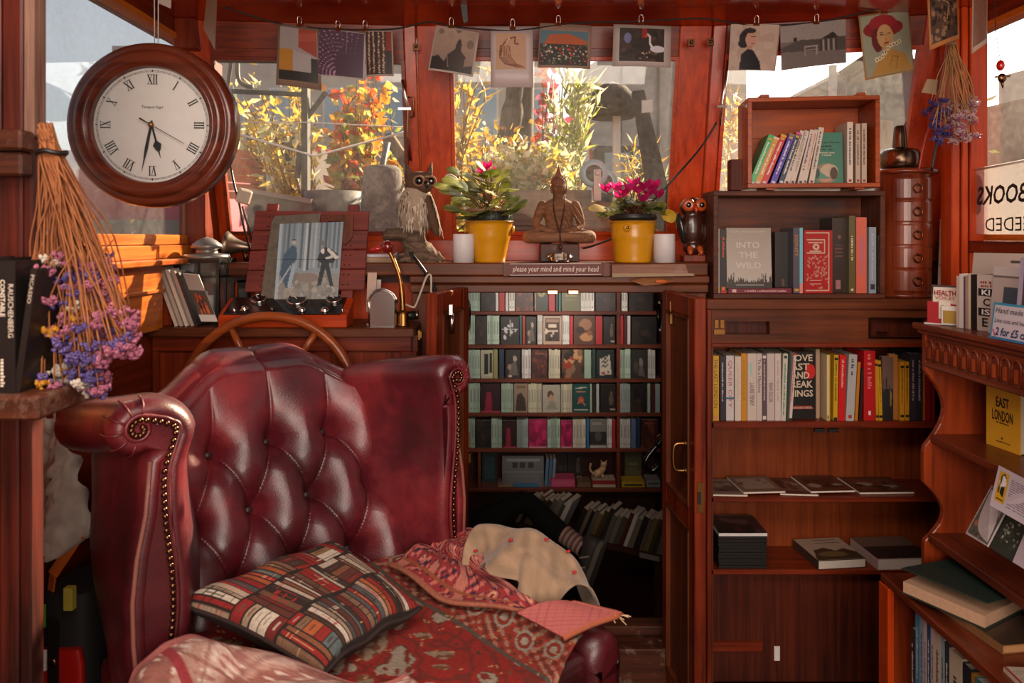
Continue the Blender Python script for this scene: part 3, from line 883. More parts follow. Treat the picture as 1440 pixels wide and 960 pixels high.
# arms, seat box, cushion, feet
def rounded_arm(sgn):
  P = []
  for y,d in ((-0.500,0.03),(-0.496,0.012),(-0.482,0.003),(-0.46,0),(-0.3,0),(-0.1,0),(-0.0,0)):
    row = []
    u0,u1,zt = 0.30 + d,0.405 - d,0.465 - d
    prof = [(u0,0.18)] + [(u0,0.3),(u0,0.40)] + [((u0 + u1) / 2 - (u1 - u0) / 2 * math.cos(PI * k / 12),zt - 0.055 + 0.055 * math.sin(PI * k / 12)) for k in range(13)] + [(u1,0.40),(u1 - 0.01,0.3),(u1 - 0.01,0.18)]
    P.append([Vector((sgn * u,y,z)) for u,z in prof])
  mb = MB(); mb.grid(P if sgn > 0 else P[::-1],0); mb.add(P[0],[tuple(range(len(P[0])))]); mb.add(P[-1],[tuple(range(len(P[-1])))])
  return cpart(mb,'arm',M_['wine'])
rounded_arm(1); rounded_arm(-1)
mb = MB(); mb.box(-0.30,0.30,-0.50,0.16,0.12,0.33); cpart(mb,'seat_frame',M_['wine'],bevel=0.015,seg=2)
mb = MB(); mb.box(-0.297,0.297,-0.505,0.13,0.335,0.45); cpart(mb,'seat_cushion',M_['wine'],bevel=0.03,seg=4)
for sx in (-0.36,0.36):
  for y in (-0.46,0.28):
    m = MB(); m.lathe([(0.018,FL),(0.022,FL + 0.03),(0.03,FL + 0.12),(0.034,0.185)],Matrix.Translation((sx,y,0)),12); cpart(m,'foot',M_['mahog'])
mb = MB(); mb.box(-0.37,0.37,0.02,0.36,0.18,0.34); cpart(mb,'back_frame',M_['wine'],bevel=0.015,seg=2)
# ------------------------------------------------------------------ covers and cushion on the chair
def W(u,f,z): return CHM @ Vector((u,-f,z))
CHI = CHM.inverted()
def chair_at(px,py,z):
  Y = (EYE - z) * 1000 / (py - 335); p = CHI @ Vector(((px - 720) / 1000 * Y,Y,z)); return Vector((p.x,-p.y,z))
def fnoise(seed,n=14,lo=1,hi=6):
  r = random.Random(seed)
  ws = [(r.uniform(lo,hi) * r.choice((-1,1)),r.uniform(lo,hi),r.uniform(0,6.28),r.uniform(0.4,1)) for _ in range(n)]
  tot = math.sqrt(sum(w[3] ** 2 for w in ws) / 2)
  return lambda u,v: sum(a * np.sin(2 * PI * (p * u + q * v) + ph) for p,q,ph,a in ws) / tot
# red carpet-patterned seat cover
w_,h_ = 170,170
cv = Canvas(w_,h_,'#861a10')
n1 = fnoise(3,16,1,5); n2 = fnoise(5,20,4,12); n3 = fnoise(8,20,9,26)
A = n1(cv.u,cv.v); B = n2(cv.u,cv.v); C_ = n3(cv.u,cv.v)
main = (cv.u < 0.74)
cv.fill(main & (np.abs(A + 0.35 * B) < 0.25),'#6a2016')
cv.fill(main & (A + 0.5 * B > 1.0),'#8f8070'); cv.fill(main & (A + 0.5 * B > 1.0) & (C_ > 0.6),'#6d2013')
cv.fill(main & (A + 0.5 * B < -1.15),'#87715c'); cv.fill(main & (A + 0.5 * B < -1.15) & (C_ > 0.3),'#6b3a22')
cv.fill(main & (np.abs(A + 0.5 * B - 1.0) < 0.06),'#3a2c22')
# border of medallions
bd = (cv.u >= 0.74)
cv.fill(bd,'#8a2c1c'); cv.fill(bd & (C_ > 0.8),'#94705c'); cv.fill(bd & (C_ < -0.9),'#5a2a1c')
for k in range(8):
  cx,cy = 0.86 + 0.03 * (k % 2),0.06 + k * 0.125
  cv.ell(cx,cy,0.05,0.04,'#8f8474'); cv.ell(cx,cy,0.038,0.03,'#7d2a18'); cv.ell(cx,cy,0.02,0.016,'#9a8d7c')
for x in (0.74,0.965): cv.rect(x,0,x + 0.018,1,'#4b4338')
for _ in range(160):
  x,y = random.random(),random.random(); a = random.uniform(0,6.28); l = 0.015
  cv.line([(x,y),(x + l * math.cos(a),y + l * math.sin(a))],0.004,'#b98d5a')
cv.noise(0.13)
zf = fnoise(21,8,0.5,2.5)
def seatfn(u,v):
  uu = -0.295 + 0.60 * u
  fend = 0.60 - 0.13 * sm(u,0.55,1.0)
  f = -0.09 + (fend + 0.09) * v
  z = 0.466 + 0.008 * zf(u,v) + 0.012 * sm(u,0.9,1.0)
  ff = f
  if f > 0.515:
    k = f - 0.515; ff = 0.515 + 0.012 * math.sin(min(1,k / 0.03) * PI / 2); z -= k
  return W(uu,ff,z)
mb = MB(); c = cv.mesh(mb,seatfn)
o = tag(mb.build('seat_cover',M_['vcloth'],colors=c),'worn red carpet patterned cover spread over the armchair seat','seat cover')
md = o.modifiers.new('solid','SOLIDIFY'); md.thickness = 0.006; md.offset = -1
# paisley throw over the right arm
w_,h_ = 150,130
cv = Canvas(w_,h_,'#8e2a2c')
n2 = fnoise(31,24,2,9); n3 = fnoise(33,24,8,24)
B = n2(cv.u,cv.v); C_ = n3(cv.u,cv.v)
cv.fill(B > 0.8,'#b06a5a'); cv.fill(np.abs(B - 0.7) < 0.12,'#2c2036'); cv.fill((B < -0.3) & (C_ > 0.4),'#c0695e'); cv.fill((B < -0.6) & (C_ < -0.5),'#2b2234')
for k in range(60):
  cx,cy = random.random(),random.random(); r = random.uniform(0.016,0.036)
  cv.ell(cx,cy,r,r * 1.3,'#2c2036'); cv.ell(cx,cy,r * .82,r * 1.05,'#b5544c'); cv.ell(cx,cy,r * .55,r * .7,'#cf9d80'); cv.ell(cx,cy,r * .3,r * .38,'#7a1f26')
for v0 in (0.04,0.93):
  cv.rect(0,v0,1,v0 + 0.012,'#8a4a2c')
cv.rect(0.972,0,1,1,'#c07468'); cv.rect(0,0,1,0.018,'#9a5a44'); cv.rect(0,0.982,1,1,'#9a5a44')
cv.noise(0.1)
# cross-section over the arm: inner low edge on the seat, up, over, down outside
def arm_wrap(s,lift=0.0,uin=0.17):
  """s 0..1 from the seat, up the inner side, over the top, down the outer side; returns (u, z)"""
  pts = [(uin,0.482),(uin + (0.285 - uin) * 0.55,0.484),(0.285,0.49),(0.30,0.50),(0.325,0.508),(0.36,0.512),(0.395,0.508),(0.42,0.495),(0.432,0.46),(0.434,0.40),(0.436,0.34)]
  x = s * (len(pts) - 1); i = min(int(x),len(pts) - 2); t = x - i
  a,b = pts[i],pts[i + 1]
  return (a[0] + (b[0] - a[0]) * t,a[1] + (b[1] - a[1]) * t + lift)
zn = fnoise(41,8,0.6,2.2)
def throwfn(u,v):
  s = 1 - v
  f = -0.02 + u * (0.165 + 0.30 * sm(v,0.66,0.9))
  uin = 0.165 + 0.105 * sm(f,0.16,0.44)
  uu,z = arm_wrap(0.9 * s,0,uin)
  bump = 0.006 * zn(u,v)
  ridge = 0.022 * math.exp(-((v - 0.86) / 0.06) ** 2) * (1 - 0.5 * u) + 0.01 * math.exp(-((v - 0.6 - 0.1 * u) / 0.05) ** 2)
  rise = 0.022 * sm(f,0.05,0.3) * sm(s,0.2,0.4)
  return W(uu,f,z + 0.002 + bump + ridge + rise)
mb = MB(); c = cv.mesh(mb,throwfn)
o = tag(mb.build('paisley_throw',M_['vcloth'],colors=c),'red paisley throw with pink edging folded over the far chair arm','throw')
md = o.modifiers.new('solid','SOLIDIFY'); md.thickness = 0.008; md.offset = 1
m = MB(); m.tube([throwfn(0.995,v / 20) + Vector((0,0,0.006)) for v in range(21)],0.007,7); m.build('pink_trim',plain('#b76e62',0.9,bump=.4,scale=300),o)
# pink quilted corner hanging past the front of the arm
cv = Canvas(60,60,'#a8504c')
cv.fill((np.abs(((cv.u + cv.v) * 6) % 1 - 0.5) < 0.07) | (np.abs(((cv.u - cv.v) * 6) % 1 - 0.5) < 0.07),'#84343a')
cv.fill((((cv.xx + cv.yy) % 2) == 0),'#c07a70',0.5)
cv.rect(0.97,0,1,1,'#a85a4a'); cv.rect(0,0.97,1,1,'#a85a4a')
def cornerfn(u,v):
  cq = [chair_at(*q) for q in ((728,866,.494),(806,850,.505),(792,900,.474),(874,866,.492))]
  a,b,c_,d = [W(q.x,q.y,q.z) for q in cq]
  p = (a * (1 - u) + b * u) * (1 - v) + (c_ * (1 - u) + d * u) * v
  p.z += 0.010 * math.sin(PI * min(1,u * 1.1)) * (1 - v * .6) + 0.004
  return p
mb = MB(); c = cv.mesh(mb,cornerfn)
o = tag(mb.build('quilted_throw',M_['vcloth'],colors=c),'pink diamond quilted cloth whose corner juts past the far arm','throw')
md = o.modifiers.new('solid','SOLIDIFY'); md.thickness = 0.007; md.offset = 1
m = MB()
ed = [cornerfn(1,v / 10) for v in range(11)] + [cornerfn(1 - v / 10,1) for v in range(1,11)]
m.tube(ed,0.006,6); m.build('piped_edge',plain('#9c5236',0.9),o)
m = MB()
for k in range(7):
  p = cornerfn(1 - random.random() * 0.15,1 - random.random() * 0.12); m.tube([p,p + Vector((random.uniform(0,.03),-0.01,random.uniform(-.015,.01)))],0.0012,4)
m.build('loose_threads',plain('#c2a27c',0.9),o)['kind'] = 'stuff'
# tan suede cloth laid over the throw
ns = fnoise(55,10,0.7,2.6)
def suede(u,v):
  s = 1 - v
  f = 0.13 + 0.275 * u + 0.012 * math.sin(v * 6)
  uu,z = arm_wrap(0.20 + 0.62 * s,0,0.2)
  rise = 0.022 * sm(f,0.05,0.3)
  fold = (1 - sm(u,.72,.95)) * 0.022 * math.sin(u * 13 + v * 3) * sm(v,0.5,1) + .012 * math.sin(u * 27 + 2) * sm(v,.6,1)
  hang = sm(v,0.72,1)
  uu += -fold - 0.012 * hang * math.sin(u * 3)
  z += 0.026 + rise + 0.03 * math.sin(PI * min(1,max(0,(v - 0.15) / 0.75))) + 0.007 * ns(v,u) - 0.075 * sm(u,0.62,1.0) - 0.012 * hang + 0.012 * math.sin(u * 13 + v * 3) * sm(v,.35,.8) * (1 - sm(u,.72,.95))
  return W(uu,f,z)
cv = Canvas(70,70,'#8f755c'); cv.a *= (1 + 0.12 * np.clip(fnoise(60,20,1,8)(cv.u,cv.v),-2,2))[...,None]
cv.noise(0.04)
mb = MB(); c = cv.mesh(mb,suede)
o = tag(mb.build('suede_cloth',vcol('suede',0.95,0,0.3,250,0.3),colors=c),'tan suede cloth with tiny red knots draped over the paisley throw','cloth')
md = o.modifiers.new('solid','SOLIDIFY'); md.thickness = 0.004; md.offset = 1
for (u,v) in ((0.6,0.45),(0.86,0.4),(0.42,0.66),(0.06,0.86),(0.72,.3)):
  p = suede(u,v) + Vector((-.004,-.006,0.009)); m = MB(); m.tube([p,p + Vector((0.008,-0.002,0.003))],0.003,6); m.build('red_knot',plain('#b01c20',0.7),o)
# pillow woven with rows of book spines
w_,h_ = 210,150
cv = Canvas(w_,h_,'#241812')
pal = ['#8f6a48','#a08670','#3a2418','#4a2c1e','#7a4a30','#2c1c14','#8a1f1a','#6e1f1a','#a8241f','#4f4a48','#6b4632','#c2b2a0','#a3552c','#3a2a22','#6a7470','#5b2c20','#b3a08c','#7a5a44','#942019','#c9b9a5','#55605f']
y = 0.02
for rw,rh in enumerate((0.32,0.32,0.34)):
  x = -random.uniform(0,0.05)
  while x < 1:
    if random.random() < 0.10:
      # a stack of flat books
      bw = random.uniform(0.09,0.15); yy = y
      while yy < y + rh - 0.02:
        bh = random.uniform(0.05,0.085); cc = random.choice(pal)
        cv.rect(x,yy,x + bw,min(yy + bh,y + rh) - 0.008,cc)
        cv.rect(x + bw * .2,yy + bh * .35,x + bw * .7,yy + bh * .5,random.choice(pal),0.7); yy += bh
      x += bw + 0.008
    else:
      bw = random.uniform(0.024,0.052); cc = random.choice(pal); top = y + random.uniform(0,0.03)
      cv.rect(x,top,x + bw - 0.008,y + rh - 0.012,cc)
      c2 = random.choice(['#c9a070','#1f1612','#d8c8b0','#a8241f'])
      for k in range(random.choice((1,2,3,5))):
        q = random.uniform(0.1,0.85); cv.rect(x,top + rh * q,x + bw - 0.008,top + rh * q + 0.008,c2,0.8)
      if random.random() < 0.5: cv.rect(x + bw * .3,top + rh * .25,x + bw * .45,top + rh * .65,c2,0.7)
      x += bw
  y += rh
cv.a *= 0.85; cv.noise(0.12)
# corners (u, f, z): left, top, right, bottom of the picture
pc = [chair_at(250,852,0.545),chair_at(466,768,0.555),chair_at(592,858,0.50),chair_at(455,948,0.50)]
def pillow_side(sg):
  def fn(u,v):
    e = lambda t: 0.5 - 0.5 * math.cos(PI * t) if False else t
    uu,vv = u,v
    pin = 0.035
    a = pc[0] * (1 - uu) + pc[1] * uu; b = pc[3] * (1 - uu) + pc[2] * uu
    p = a * (1 - vv) + b * vv
    cx = (pc[0] + pc[1] + pc[2] + pc[3]) / 4
    edge = math.sin(PI * u) * pin * (2 * v - 1) * -1 * abs(2 * v - 1),0
    q = (1 - (2 * u - 1) ** 4) * (1 - (2 * v - 1) ** 4)
    th = 0.05 * max(0,q) ** 0.42
    p = p + (cx - p) * 0.07 * (math.sin(PI * u) * abs(2 * v - 1) ** 3 + math.sin(PI * v) * abs(2 * u - 1) ** 3)
    n = Vector((0.05,0.2,0.97))
    p = p + n * (th * (1.0 if sg > 0 else -0.7)) + Vector((0,0,0.012 * (1 - q) * sg * 0))
    p.z += 0.004 * math.sin(14 * u + 5 * v)
    return W(p.x,p.y,max(p.z,0.484) + (0.004 if sg > 0 else 0))
  return fn
mb = MB(); c1 = cv.mesh(mb,pillow_side(1));
cv2 = Canvas(40,30,'#2a1a14'); c2 = cv2.mesh(mb,pillow_side(-1))
o = tag(mb.build('scatter_cushion',M_['vcloth'],colors=np.vstack([c1,c2])),'tapestry cushion woven with rows of old book spines','cushion')
for p in o.data.polygons: p.use_smooth = True
m = MB(); fnp = pillow_side(1)
ed = [fnp(k / 30,0) for k in range(31)] + [fnp(1,k / 20) for k in range(1,21)] + [fnp(1 - k / 30,1) for k in range(1,31)] + [fnp(0,1 - k / 20) for k in range(1,20)]
m.tube(ed,0.0045,6,closed=True); m.build('piped_seam',plain('#2a1a16',0.9),o)
# faded quilt over the near arm and the front of the seat
w_,h_ = 130,90
cv = Canvas(w_,h_,'#a98272')
nn = fnoise(71,18,1,7)(cv.u,cv.v); n4 = fnoise(73,18,5,18)(cv.u,cv.v)
cv.fill(nn > 0.5,'#b8978a'); cv.fill((nn < -0.5),'#8f5a4e'); cv.fill(n4 > 1.3,'#94605a'); cv.fill(n4 < -1.2,'#c9b3a3')
cv.fill(np.abs(((cv.u * 1.2 + cv.v) * 5) % 1 - 0.5) < 0.06,'#835046',0.7); cv.fill(np.abs(((cv.u * 1.2 - cv.v) * 5) % 1 - 0.5) < 0.06,'#835046',0.7)
cv.rect(0.30,0,0.335,1,'#8a2c30'); cv.rect(0.0,0,1,0.05,'#a8605a'); cv.noise(0.09)
q1 = fnoise(75,9,0.6,2.5)
def quilt(u,v):
  # u: across the chair from outside the near arm to the middle of the seat, v: from back to front
  pts = [(-0.436,0.36),(-0.434,0.45),(-0.41,0.50),(-0.365,0.512),(-0.32,0.508),(-0.285,0.495),(-0.22,0.49),(-0.17,0.486),(-0.12,0.482),(-0.06,0.474)]
  x = u * (len(pts) - 1); i = min(int(x),len(pts) - 2); t = x - i
  a,b = pts[i],pts[i + 1]
  uu = a[0] + (b[0] - a[0]) * t; z = a[1] + (b[1] - a[1]) * t
  k = sm(u,0.42,1.0)
  f0 = 0.07 + 0.012 * math.sin(u * 9) + 0.30 * k
  f = f0 + v * (0.60 - f0)
  zz = z + 0.006 + 0.008 * q1(u,v) + 0.022 * math.exp(-((v - 0.14) / 0.1) ** 2) * (1 - k) + 0.010
  if f > 0.54: zz -= (f - 0.54) * 1.2; f = 0.54 + (f - 0.54) * 0.2
  return W(uu,f,zz)
mb = MB(); c = cv.mesh(mb,quilt)
o = tag(mb.build('faded_quilt',M_['vcloth'],colors=c),'faded pink quilt with red seam rumpled over the near chair arm','quilt')
for p in o.data.polygons: p.use_smooth = True
md = o.modifiers.new('solid','SOLIDIFY'); md.thickness = 0.012; md.offset = 1
for nm in ('seat_cover','paisley_throw','quilted_throw','suede_cloth'):
  for p in bpy.data.objects[nm].data.polygons: p.use_smooth = True
# ------------------------------------------------------------------ near left: plank bookcase, black books, dried flowers, clock, bags
t = thing('plank_bookcase','dark weathered plank bookcase at the left edge of the room','bookcase',(-0.9,1.16,FL))
rough_wood = wood('rough_plank','#220905','#5e1e10','Z',0.5,0.1,fine=45,bump=0.5)
edge_wood = wood('worn_edge','#4a2a20','#93705e','Z',0.7,0.0,fine=70,bump=0.6)
YP = 1.12
for x0,x1,zz0,zz1,m in ((-1.10,-0.964,1.43,1.998,rough_wood),(-0.960,-0.812,1.43,1.998,rough_wood),(-0.808,-0.786,1.43,1.998,rough_wood),(-0.784,-0.752,1.43,1.998,rough_wood),(-0.750,-0.733,1.43,1.998,edge_wood),
                         (-1.10,-0.90,1.03,1.43,rough_wood),(-0.897,-0.752,1.03,1.43,rough_wood),(-0.750,-0.735,1.03,1.43,rough_wood),
                         (-1.10,-0.86,FL,1.03,rough_wood),(-0.857,-0.79,FL,1.03,rough_wood),(-0.787,-0.757,FL,1.03,rough_wood),(-0.755,-0.737,FL,1.03,rough_wood)):
  MB().box(x0,x1,YP + random.uniform(0,.003),YP + 0.035,zz0,zz1).build('plank',m,t,bevel=0.003)
rail = MB(); rail.box(-1.10,-0.728,YP - 0.035,YP,1.405,1.437).box(-1.10,-0.731,YP - 0.03,YP,1.366,1.402); rail.build('rail',M_['dark_x'],t,bevel=0.004)
MB().box(-1.10,-0.632,YP - 0.14,YP - 0.001,1.018,1.052).build('ledge',M_['dark_x'],t,bevel=0.004)
MB().box(-1.05,-0.76,YP - 0.004,YP + 0.03,1.052,1.058).build('ledge_strip',edge_wood,t)
o = MB().box(-0.69,-0.655,YP - 0.06,YP - 0.045,1.0525,1.0605).build('paper_knife',plain('#8f8072',.5),bevel=0.003); tag(o,'pale slip lying on the ledge beside the black books','slip')
t.location.x -= 0.022
# black art books
bk = '#15110f'
t = spine_book('art_book','tall black art book lettered CONSTABLE and RAUSCHENBERG on the plank ledge','black art books on the plank ledge',(-0.7245,YP - 0.12,1.0525),0.026,0.186,0.118,bk,title='',seed=3)
mb = MB(); letter(mb,'RAUSCHENBERG',(-0.704,YP - 0.1206,1.168),(0,0,-1),(1,0,0),width=0.075,height=0.0075)
letter(mb,'CONSTABLE',(-0.7155,YP - 0.1206,1.186),(0,0,-1),(1,0,0),width=0.052,height=0.007); strokes(mb,(-0.7155,YP - 0.1206,1.084),(0,0,-1),(1,0,0),0.045,0.006,seed=4)
mb.build('spine_lettering',plain('#d8c8b4',.5),t)
mb = MB(); mb.box(-0.7225,-0.7215,YP - 0.1205,YP - 0.12,1.0525,1.2385); mb.build('spine_line',plain('#9a8f88',.5),t)
t = spine_book('art_book','black art book farther left whose white label shows at the foot','black art books on the plank ledge',(-0.782,YP - 0.125,1.0525),0.055,0.19,0.12,'#120f0e',title='',marks=((0.06,0.2,'#c9b8a8',0.5,0.95),))
t = spine_book('art_book','thin black book lettered PICASSO leaning on the tall black ones','black art books on the plank ledge',(-0.7025,YP - 0.118,1.0535),0.009,0.176,0.08,'#17120f',lean=R(8),title='PICASSO',tspan=(0.72,0.95),tcol='#c9b8a4')
# clock hanging in the side window
cY = 1.70; cc = at(212,175,cY); rr = 0.1165 * cY
clock = thing('wall_clock','round wooden clock with Roman numerals hanging in the side window','clock',cc,rot=(0,0,R(3)))
Mx = Matrix.Rotation(PI / 2,4,'X')      # local z of the lathe -> -y (towards the viewer)
cw = wood('clock_case','#36120a','#70301c','X',0.3,0.45,fine=30)
prof = [(0.70,-0.20),(1.0,-0.20),(1.0,-0.08),(0.985,0.0),(0.93,0.05),(0.905,0.03),(0.89,0.045),(0.86,0.10),(0.80,0.115),(0.775,0.08),(0.765,0.09),(0.745,0.085),(0.73,0.055),(0.71,0.05),(0.70,0.0),(0.692,-0.04)]
m = MB(); m.lathe([(r * rr,z * rr) for r,z in prof],Mx,72,cap=False); m.build('case',cw,clock,local=True)
m = MB(); m.lathe([(0,-0.21 * rr),(0.98 * rr,-0.21 * rr)],Mx,48,cap=False); m.build('back_board',M_['black'],clock,local=True)
m = MB(); m.lathe([(0,-0.05 * rr),(0.70 * rr,-0.05 * rr)],Mx,64,cap=False)
dial = m.build('dial',plain('#cfc6c0',.45,var=0.03),clock,local=True)
yD = 0.05 * rr - 0.0012 * 0
def dpt(a,r,l=0.0015): return Vector((r * math.sin(a),0.05 * rr - l,r * math.cos(a)))
m = MB()
rN,hN = 0.555 * rr,0.115 * rr
def dstroke(m,a,x0,y0,x1,y1,w):
  """a stroke in the frame of the numeral at angle a; y outward"""
  er = Vector((math.sin(a),0,math.cos(a))); et = Vector((math.cos(a),0,-math.sin(a)))
  p = er * (rN + y0) + et * x0; q = er * (rN + y1) + et * x1
  d = (q - p).normalized(); n = Vector((d.z,0,-d.x)) * w / 2; y = Vector((0,0.05 * rr - 0.0015,0))
  m.add([p - n + y,p + n + y,q + n + y,q - n + y],[(0,1,2,3)])
for k,s in enumerate(('XII','I','II','III','IIII','V','VI','VII','VIII','IX','X','XI')):
  a = k * PI / 6
  wd = {'I': 0.030,'V': 0.062,'X': 0.066}
  tot = sum(wd[c] for c in s); x = -tot / 2
  for c in s:
    w = wd[c]; xc = (x + w / 2) * rr; h = hN / 2
    if c == 'I': dstroke(m,a,xc,-h,xc,h,0.014 * rr)
    elif c == 'V':
      dstroke(m,a,xc - 0.022 * rr,h,xc,-h,0.014 * rr); dstroke(m,a,xc + 0.022 * rr,h,xc,-h,0.006 * rr)
    else:
      dstroke(m,a,xc - 0.024 * rr,h,xc + 0.024 * rr,-h,0.014 * rr); dstroke(m,a,xc + 0.024 * rr,h,xc - 0.024 * rr,-h,0.006 * rr)
    x += w
  for hh in (-hN / 2,hN / 2): dstroke(m,a,-tot / 2 * rr,hh,tot / 2 * rr,hh,0.005 * rr)
m.build('numeral',M_['black'],dial,local=True)
m = MB()
for r in (0.645,0.66):
  for k in range(120):
    a0,a1 = 2 * PI * k / 120,2 * PI * (k + 1) / 120
    m.add([dpt(a0,r * rr),dpt(a1,r * rr),dpt(a1,(r + 0.003) * rr),dpt(a0,(r + 0.003) * rr)],[(0,1,2,3)])
for k in range(60):
  a = 2 * PI * k / 60; da = 0.008 if k % 5 else 0.02
  m.add([dpt(a - da / 2,0.645 * rr),dpt(a + da / 2,0.645 * rr),dpt(a + da / 2,(0.662 if k % 5 else 0.672) * rr),dpt(a - da / 2,(0.662 if k % 5 else 0.672) * rr)],[(0,1,2,3)])
m.build('minute_track',M_['black'],dial,local=True)
m = MB(); letter(m,'Tempus Fugit',(0,0.05 * rr - 0.0005,0.215 * rr),(1,0,0),(0,0,1),width=0.26 * rr,slant=0.25,lift=0.001); m.build('dial_lettering',M_['black'],dial,local=True)
def hand(name,a,pts,y,mat):
  er = Vector((math.sin(a),0,math.cos(a))); et = Vector((math.cos(a),0,-math.sin(a)))
  q = [er * (r * rr) + et * (x * rr) + Vector((0,0.05 * rr - y,0)) for r,x in pts]
  m = MB(); m.slab(q,(0,-0.0012,0)); m.build(name,mat,clock,local=True)
ah,am,asx = R(165),R(191),R(120)
hand('hour_hand',ah,[(-0.04,-0.012),(0.2,-0.010),(0.25,-0.05),(0.31,-0.028),(0.33,-0.008),(0.42,0),(0.33,0.008),(0.31,0.028),(0.25,0.05),(0.2,0.010),(-0.04,0.012)],0.005,M_['black'])
hand('minute_hand',am,[(-0.05,-0.012),(0.3,-0.018),(0.45,-0.006),(0.58,0),(0.45,0.006),(0.3,0.018),(-0.05,0.012)],0.008,M_['black'])
hand('second_hand',asx,[(-0.15,-0.010),(0,-0.004),(0.46,-0.003),(0.46,0.003),(0,0.004),(-0.15,0.010)],0.011,M_['black'])
m = MB(); m.ball((0,0.05 * rr - 0.010,0),(0.035 * rr,0.006,0.035 * rr),12,8); m.build('hand_boss',M_['brass'],clock,local=True)
m = MB(); m.lathe([(0,0.03 * rr),(0.70 * rr,0.03 * rr)],Mx,48,cap=False); m.build('clock_glass',glass_pane('clock_glass',0.012),clock,local=True)
m = MB()
for dx in (-0.004,0.004): m.tube([(dx,0.03,rr * 0.9),(dx * 1.4,0.03,ZC - cc.z)],0.0012,5)
m.build('hanging_cord',plain('#b9b2ac',.5),clock,local=True)
# dried flower bunch
b = thing('dried_flower_bunch','dried pink and purple statice bunch hanging upside down from the plank rail','dried flowers',(-0.735,1.085,1.03))
heads = []
m = MB(); tie = at(73,215,1.09)
rnd = random.Random(5)
for k in range(140):
  a = rnd.random() ** 0.8
  hx,hy = rnd.uniform(55,188),rnd.uniform(440,548)
  if hx > 150: hy = rnd.uniform(430,500)
  if hx < 90: hy = rnd.uniform(455,550)
  d = 1.085 + rnd.uniform(-0.055,0.06)
  end = at(hx,hy,d)
  p0 = at(rnd.uniform(52,74),rnd.uniform(172,200),1.085 + rnd.uniform(-.01,.01)); p1 = tie + Vector((rnd.uniform(-.012,.012),rnd.uniform(-.012,.012),0))
  mid = p1.lerp(end,0.5) + Vector((rnd.uniform(-.012,.02),rnd.uniform(-.02,.02),0.0))
  pts = poly_curve([p0,p1,p1.lerp(mid,.5) + Vector((rnd.uniform(-.006,.006),0,0)),mid,end],4)
  m.tube(pts,[0.0020 - 0.0010 * i / len(pts) for i in range(len(pts))],4)
  if k % 3 != 0:
    q = pts[int(len(pts) * 0.72)]; e2 = q + Vector((rnd.uniform(-.03,.03),rnd.uniform(-.02,.02),-rnd.uniform(.02,.07)))
    m.tube([q,(q + e2) / 2 + Vector((rnd.uniform(-.006,.006),0,0)),e2],0.0009,4); heads.append((e2,hx))
  heads.append((end,hx))
m.build('stems',wood('dry_stem','#6e3a20','#a5683e','Z',.8,0,80),b)['kind'] = 'stuff'
m = MB(); m.tube([tie + Vector((0.019 * math.cos(t),0.019 * math.sin(t),0.0015 * math.sin(3 * t))) for t in [2 * PI * k / 20 for k in range(20)]],0.004,6,closed=True); m.build('black_tie',M_['black'],b)
pal = {'purple': '#66528c','pink': '#b0667e','white': '#cdbfae','yellow': '#c98a1f','violet': '#584a86'}
protos = {}
def head_mesh(key,petal=18):
  me_name = 'flower_head'
  m = MB()
  for k in range(petal):
    d = Vector((rnd.gauss(0,1),rnd.gauss(0,1),-abs(rnd.gauss(0,.8)))).normalized() * rnd.uniform(0.004,0.0105)
    q = d.to_track_quat('Z','Y').to_matrix().to_4x4()
    m.lathe([(0.0005,-0.002),(0.0014,0.0),(0.0036,0.0028),(0.0028,0.0034),(0.001,0.0008)],Matrix.Translation(d) @ q,6,cap=False)
  return m
def scatter_heads(b,heads,choose,name='flower_head'):
  for p,hx in heads:
    c = choose(hx); v = rnd.randrange(2)
    if (c,v) not in protos:
      po = head_mesh(c).build(name,leaf_mat(pal[c],pal[c],'dried_petal',0.25)); protos[(c,v)] = po.data
      bpy.data.objects.remove(po)
    o = bpy.data.objects.new(name,protos[(c,v)]); COL.objects.link(o)
    o.location = p; o.rotation_euler = (rnd.uniform(-.5,.5),rnd.uniform(-.5,.5),rnd.uniform(0,6)); s = rnd.uniform(.8,1.35); o.scale = (s,s,s)
    attach(o,b)
scatter_heads(b,heads,lambda hx: rnd.choice(('pink','pink','pink','purple')) if hx > 130 else rnd.choice(('purple','violet','white','white','yellow','purple','pink','pink')))
# clear plastic bag, orange strap, rucksack in the gap behind the chair
nz = fnoise(91,14,1,6)
m = MB(); P = []
for i in range(25):
  row = []
  for j in range(15):
    u,v = j / 14,i / 24
    p = Vector((-1.075 + 0.085 * u + 0.03 * v * u,1.60 + 0.03 * math.sin(u * 5 + v * 3) + 0.010 * float(nz(u,v)),0.875 - 0.30 * v - 0.02 * math.sin(u * 4)))
    row.append(p)
  P.append(row)
m.grid(P)
o = tag(m.build('plastic_bag',leaf_mat('#e6d8cc','#f2e8de','clear_plastic',.6)),'crumpled clear plastic bag hanging between the plank bookcase and the armchair','bag')
md = o.modifiers.new('solid','SOLIDIFY'); md.thickness = 0.002
m = MB(); m.tube([(-1.035,1.61,0.86),(-1.04,1.61,0.93),(-1.09,1.61,0.96),(-1.119,1.61,0.955)],0.003,6); m.build('bag_handle',plain('#cdb9ab',0.3),o)
m = MB(); a = Vector((-0.992,1.63,0.59));
m.bar(a,a + Vector((-0.06,0.0,-0.09)),0.004,0.024); m.bar(a + Vector((-0.06,0,-0.09)),a + Vector((-0.075,0.01,-0.155)),0.004,0.024)
r = thing('rucksack','black and red rucksack on the floor behind the near chair wing','rucksack',(-1.0,1.7,FL))
m.build('orange_strap',plain('#b8560f',.8),r)
